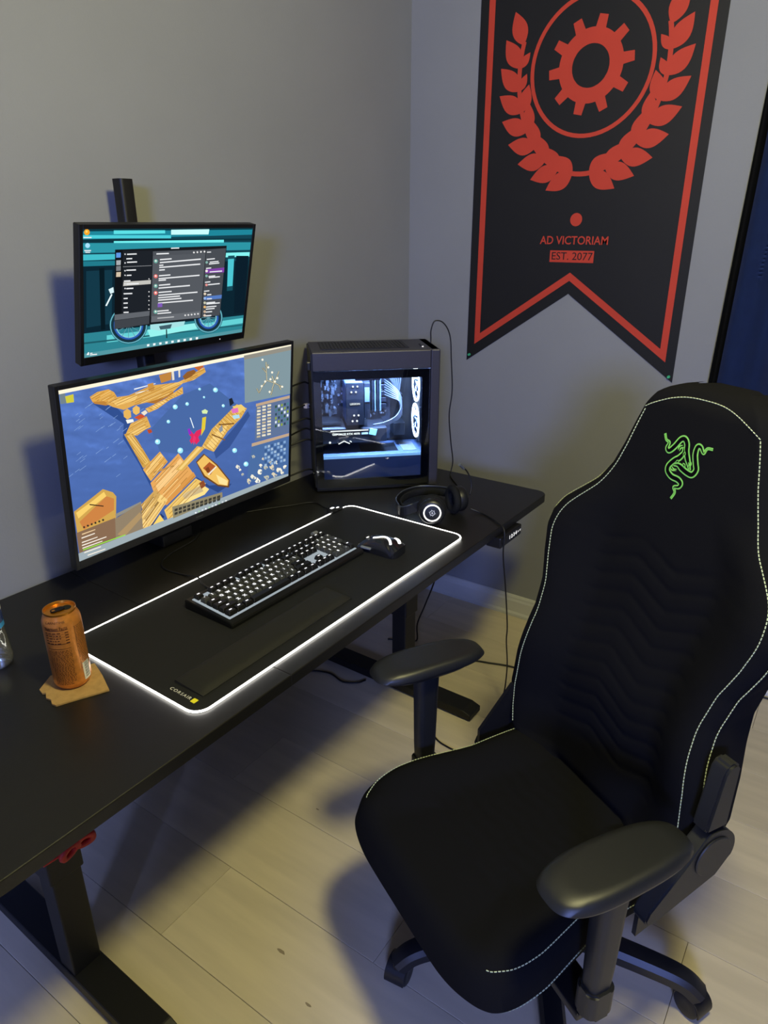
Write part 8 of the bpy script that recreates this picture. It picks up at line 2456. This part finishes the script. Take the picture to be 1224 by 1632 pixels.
# armrests
for s in (-1, 1):
    x = s * 0.282
    yc = 0.140
    def pad_f(top, x=x, yc=yc, s=s):
        def f(u, v):
            mm, nn = max(abs(u), abs(v)), (abs(u) ** 3.0 + abs(v) ** 3.0) ** (1 / 3)
            k = mm / nn if nn > 0 else 1
            uu, vv = u * k, v * k
            w = 0.049 + 0.004 * vv
            e_ = max(abs(u), abs(v))
            if top:
                z = 0.667 - 0.004 * vv * vv - 0.016 * (1 - (max(0.0, 1 - (max(0, e_ - 0.68) / 0.32) ** 2)) ** 0.5)
            else:
                z = 0.630 + 0.014 * sm(0.7, 1.0, e_)
            sc = 1.0 if top else 0.97
            return (x + uu * w * sc, yc + vv * 0.130 * sc, z)
        return f
    bm = bmesh.new()
    pillow(bm, None, 24, 44, pad_f(True), pad_f(False))
    arm = build('armrest', bm, M_CHP, ch, smooth=60)
    bm = bmesh.new()
    sweep(bm, [(x, yc + 0.005, z) for z in (0.395, 0.44, 0.56, 0.632)], rrect(0.038, 0.048, 0.014, 5), up=Vector((0, 1, 0)), scale=lambda f: 0.86 + 0.26 * f)
    build('armrest_post', bm, M_CHP, arm, smooth=40)
    bm = bmesh.new()
    prism(bm, rrect(0.043, 0.053, 0.015, 5, x, yc + 0.005), 0.345, 0.402)
    bmesh.ops.bevel(bm, geom=[e for e in bm.edges if abs(e.verts[0].co.z - e.verts[1].co.z) < 1e-6], offset=0.004, segments=2, affect='EDGES')
    build('armrest_collar', bm, M_CHP, arm, smooth=40)
    bm = bmesh.new()
    x0, x1 = sorted((x, s * 0.10))
    boxb(bm, x0, x1, yc - 0.025, yc + 0.035, 0.326, 0.342, 0.003)
    build('armrest_bracket', bm, M_CHB, arm)
    # recliner hinge: upper plate and round cover
    xa, xb = s * 0.246, s * 0.276
    def xf(y, z, d):
        return (d, y, z)
    dy_, dz_ = (0.0, 0.0) if s < 0 else (-0.030, -0.075)
    bm = bmesh.new()
    prism(bm, [(-0.098, 0.612), (-0.050, 0.612), (-0.066, 0.724), (-0.074, 0.736), (-0.088, 0.740), (-0.100, 0.730)], min(xa, xb), max(xa, xb), xf)
    bmesh.ops.bevel(bm, geom=bm.edges[:], offset=0.004, segments=2, affect='EDGES')
    if s > 0:
        bmesh.ops.translate(bm, vec=(-0.022, dy_ - 0.03, dz_), verts=bm.verts)
    hp = build('hinge_plate', bm, M_CHP, ch, smooth=40)
    bm = bmesh.new()
    cov = []
    for k in range(16):
        a = radians(70) + radians(140) * k / 15
        cov.append((-0.078 + 0.050 * cos(a), 0.556 + 0.050 * sin(a)))
    cov += [(-0.098, 0.503), (0.030, 0.458), (0.044, 0.460), (0.050, 0.472), (0.044, 0.488), (-0.02, 0.552)]
    prism(bm, cov, min(xa, xb), max(xa, xb), xf)
    bmesh.ops.bevel(bm, geom=bm.edges[:], offset=0.003, segments=2, affect='EDGES')
    bmesh.ops.translate(bm, vec=(0, dy_, dz_), verts=bm.verts)
    hc = build('hinge_cover', bm, M_CHP, ch, smooth=40)
    bm = bmesh.new()
    cyl(bm, (s * 0.2775, -0.078 + dy_, 0.556 + dz_), 0.038, 0.004, (1, 0, 0), 32, 0.0015)
    build('hinge_cap', bm, M_CHP, hc, smooth=40)
    bm = bmesh.new()
    prism(bm, [(-0.085, 0.490), (0.0, 0.405), (0.03, 0.395), (0.03, 0.46), (-0.05, 0.56), (-0.10, 0.55)], min(s * 0.238, s * 0.2465), max(s * 0.238, s * 0.2465), xf)
    build('recliner_arm', bm, M_CHB, ch)
# mechanism, gas lift, five-star base with casters
BX, BY = 0.017, -0.008
bm = bmesh.new()
boxb(bm, BX - 0.10, BX + 0.10, BY - 0.13, BY + 0.13, 0.300, 0.342, 0.006)
mech = build('tilt_mechanism', bm, M_CHB, ch)
bm = bmesh.new()
tube(bm, [(BX + 0.08, BY + 0.05, 0.312), (0.24, BY + 0.05, 0.308), (0.285, BY + 0.05, 0.304)], 0.006, 8)
tube(bm, [(0.255, BY + 0.05, 0.306), (0.300, BY + 0.05, 0.303)], 0.011, 8)
build('lever', bm, M_CHP, mech, smooth=True)
bm = bmesh.new()
lathe(bm, [(0, 0.075), (0.0255, 0.075), (0.0255, 0.235), (0.022, 0.24), (0.0145, 0.24), (0.0145, 0.302), (0, 0.302)], 24, (BX, BY, 0))
build('gas_lift', bm, M_CHB, ch, smooth=True)
bm = bmesh.new()
lathe(bm, [(0.026, 0.072), (0.050, 0.078), (0.054, 0.095), (0.050, 0.118), (0.032, 0.128), (0.026, 0.128)], 30, (BX, BY, 0))
hub = build('base_hub', bm, M_CHB, ch, smooth=True)
RB = 0.322
for k in range(5):
    a = radians(136.3 + 72 * k) - TH_CH
    d = Vector((cos(a), sin(a), 0))
    t_ = Vector((-sin(a), cos(a), 0))
    B0 = Vector((BX, BY, 0))
    pts = catmull([B0 + d * 0.035 + Vector((0, 0, 0.102)), B0 + d * 0.13 + Vector((0, 0, 0.104)), B0 + d * 0.235 + Vector((0, 0, 0.098)), B0 + d * 0.290 + Vector((0, 0, 0.088)), B0 + d * RB + Vector((0, 0, 0.064))], 7)
    bm = bmesh.new()
    sweep(bm, pts, [(0.026, -0.016), (0.027, 0.004), (0.019, 0.015), (0.0, 0.019), (-0.019, 0.015), (-0.027, 0.004), (-0.026, -0.016)], scale=lambda f: (1.0 - 0.22 * f, 1.15 - 0.2 * f))
    bl = build('base_leg', bm, M_CHB, ch, smooth=30)
    sw_a = a + (0.9, 2.2, -0.6, 1.5, 0.4)[k]
    e1 = Vector((cos(sw_a), sin(sw_a), 0))
    e2 = Vector((-sin(sw_a), cos(sw_a), 0))
    wc = B0 + d * RB - e1 * 0.012 + Vector((0, 0, 0.0285))
    for q in (-1, 1):
        bm = bmesh.new()
        lathe(bm, [(0.0, -0.008), (0.020, -0.008), (0.0268, -0.0055), (0.028, 0.0), (0.0268, 0.0055), (0.022, 0.008), (0.010, 0.0065), (0.0, 0.0065)], 24, wc + e2 * 0.0155 * q, e2 * q)
        wh = build('caster_wheel', bm, M_CHB, bl, smooth=True)
    bm = bmesh.new()
    hood = []
    for t in range(13):
        g = radians(-10 + 170 * t / 12)
        hood.append(wc + e1 * 0.0305 * cos(g) + Vector((0, 0, 0.0305 * sin(g))))
    sweep(bm, hood, [(-0.0015, -0.022), (0.0015, -0.022), (0.0015, 0.022), (-0.0015, 0.022)], up=e2)
    build('caster_hood', bm, M_CHB, bl, smooth=True)
    bm = bmesh.new()
    cyl(bm, B0 + d * RB + Vector((0, 0, 0.054)), 0.0095, 0.026, seg=14)
    build('caster_stem', bm, M_CHB, bl)
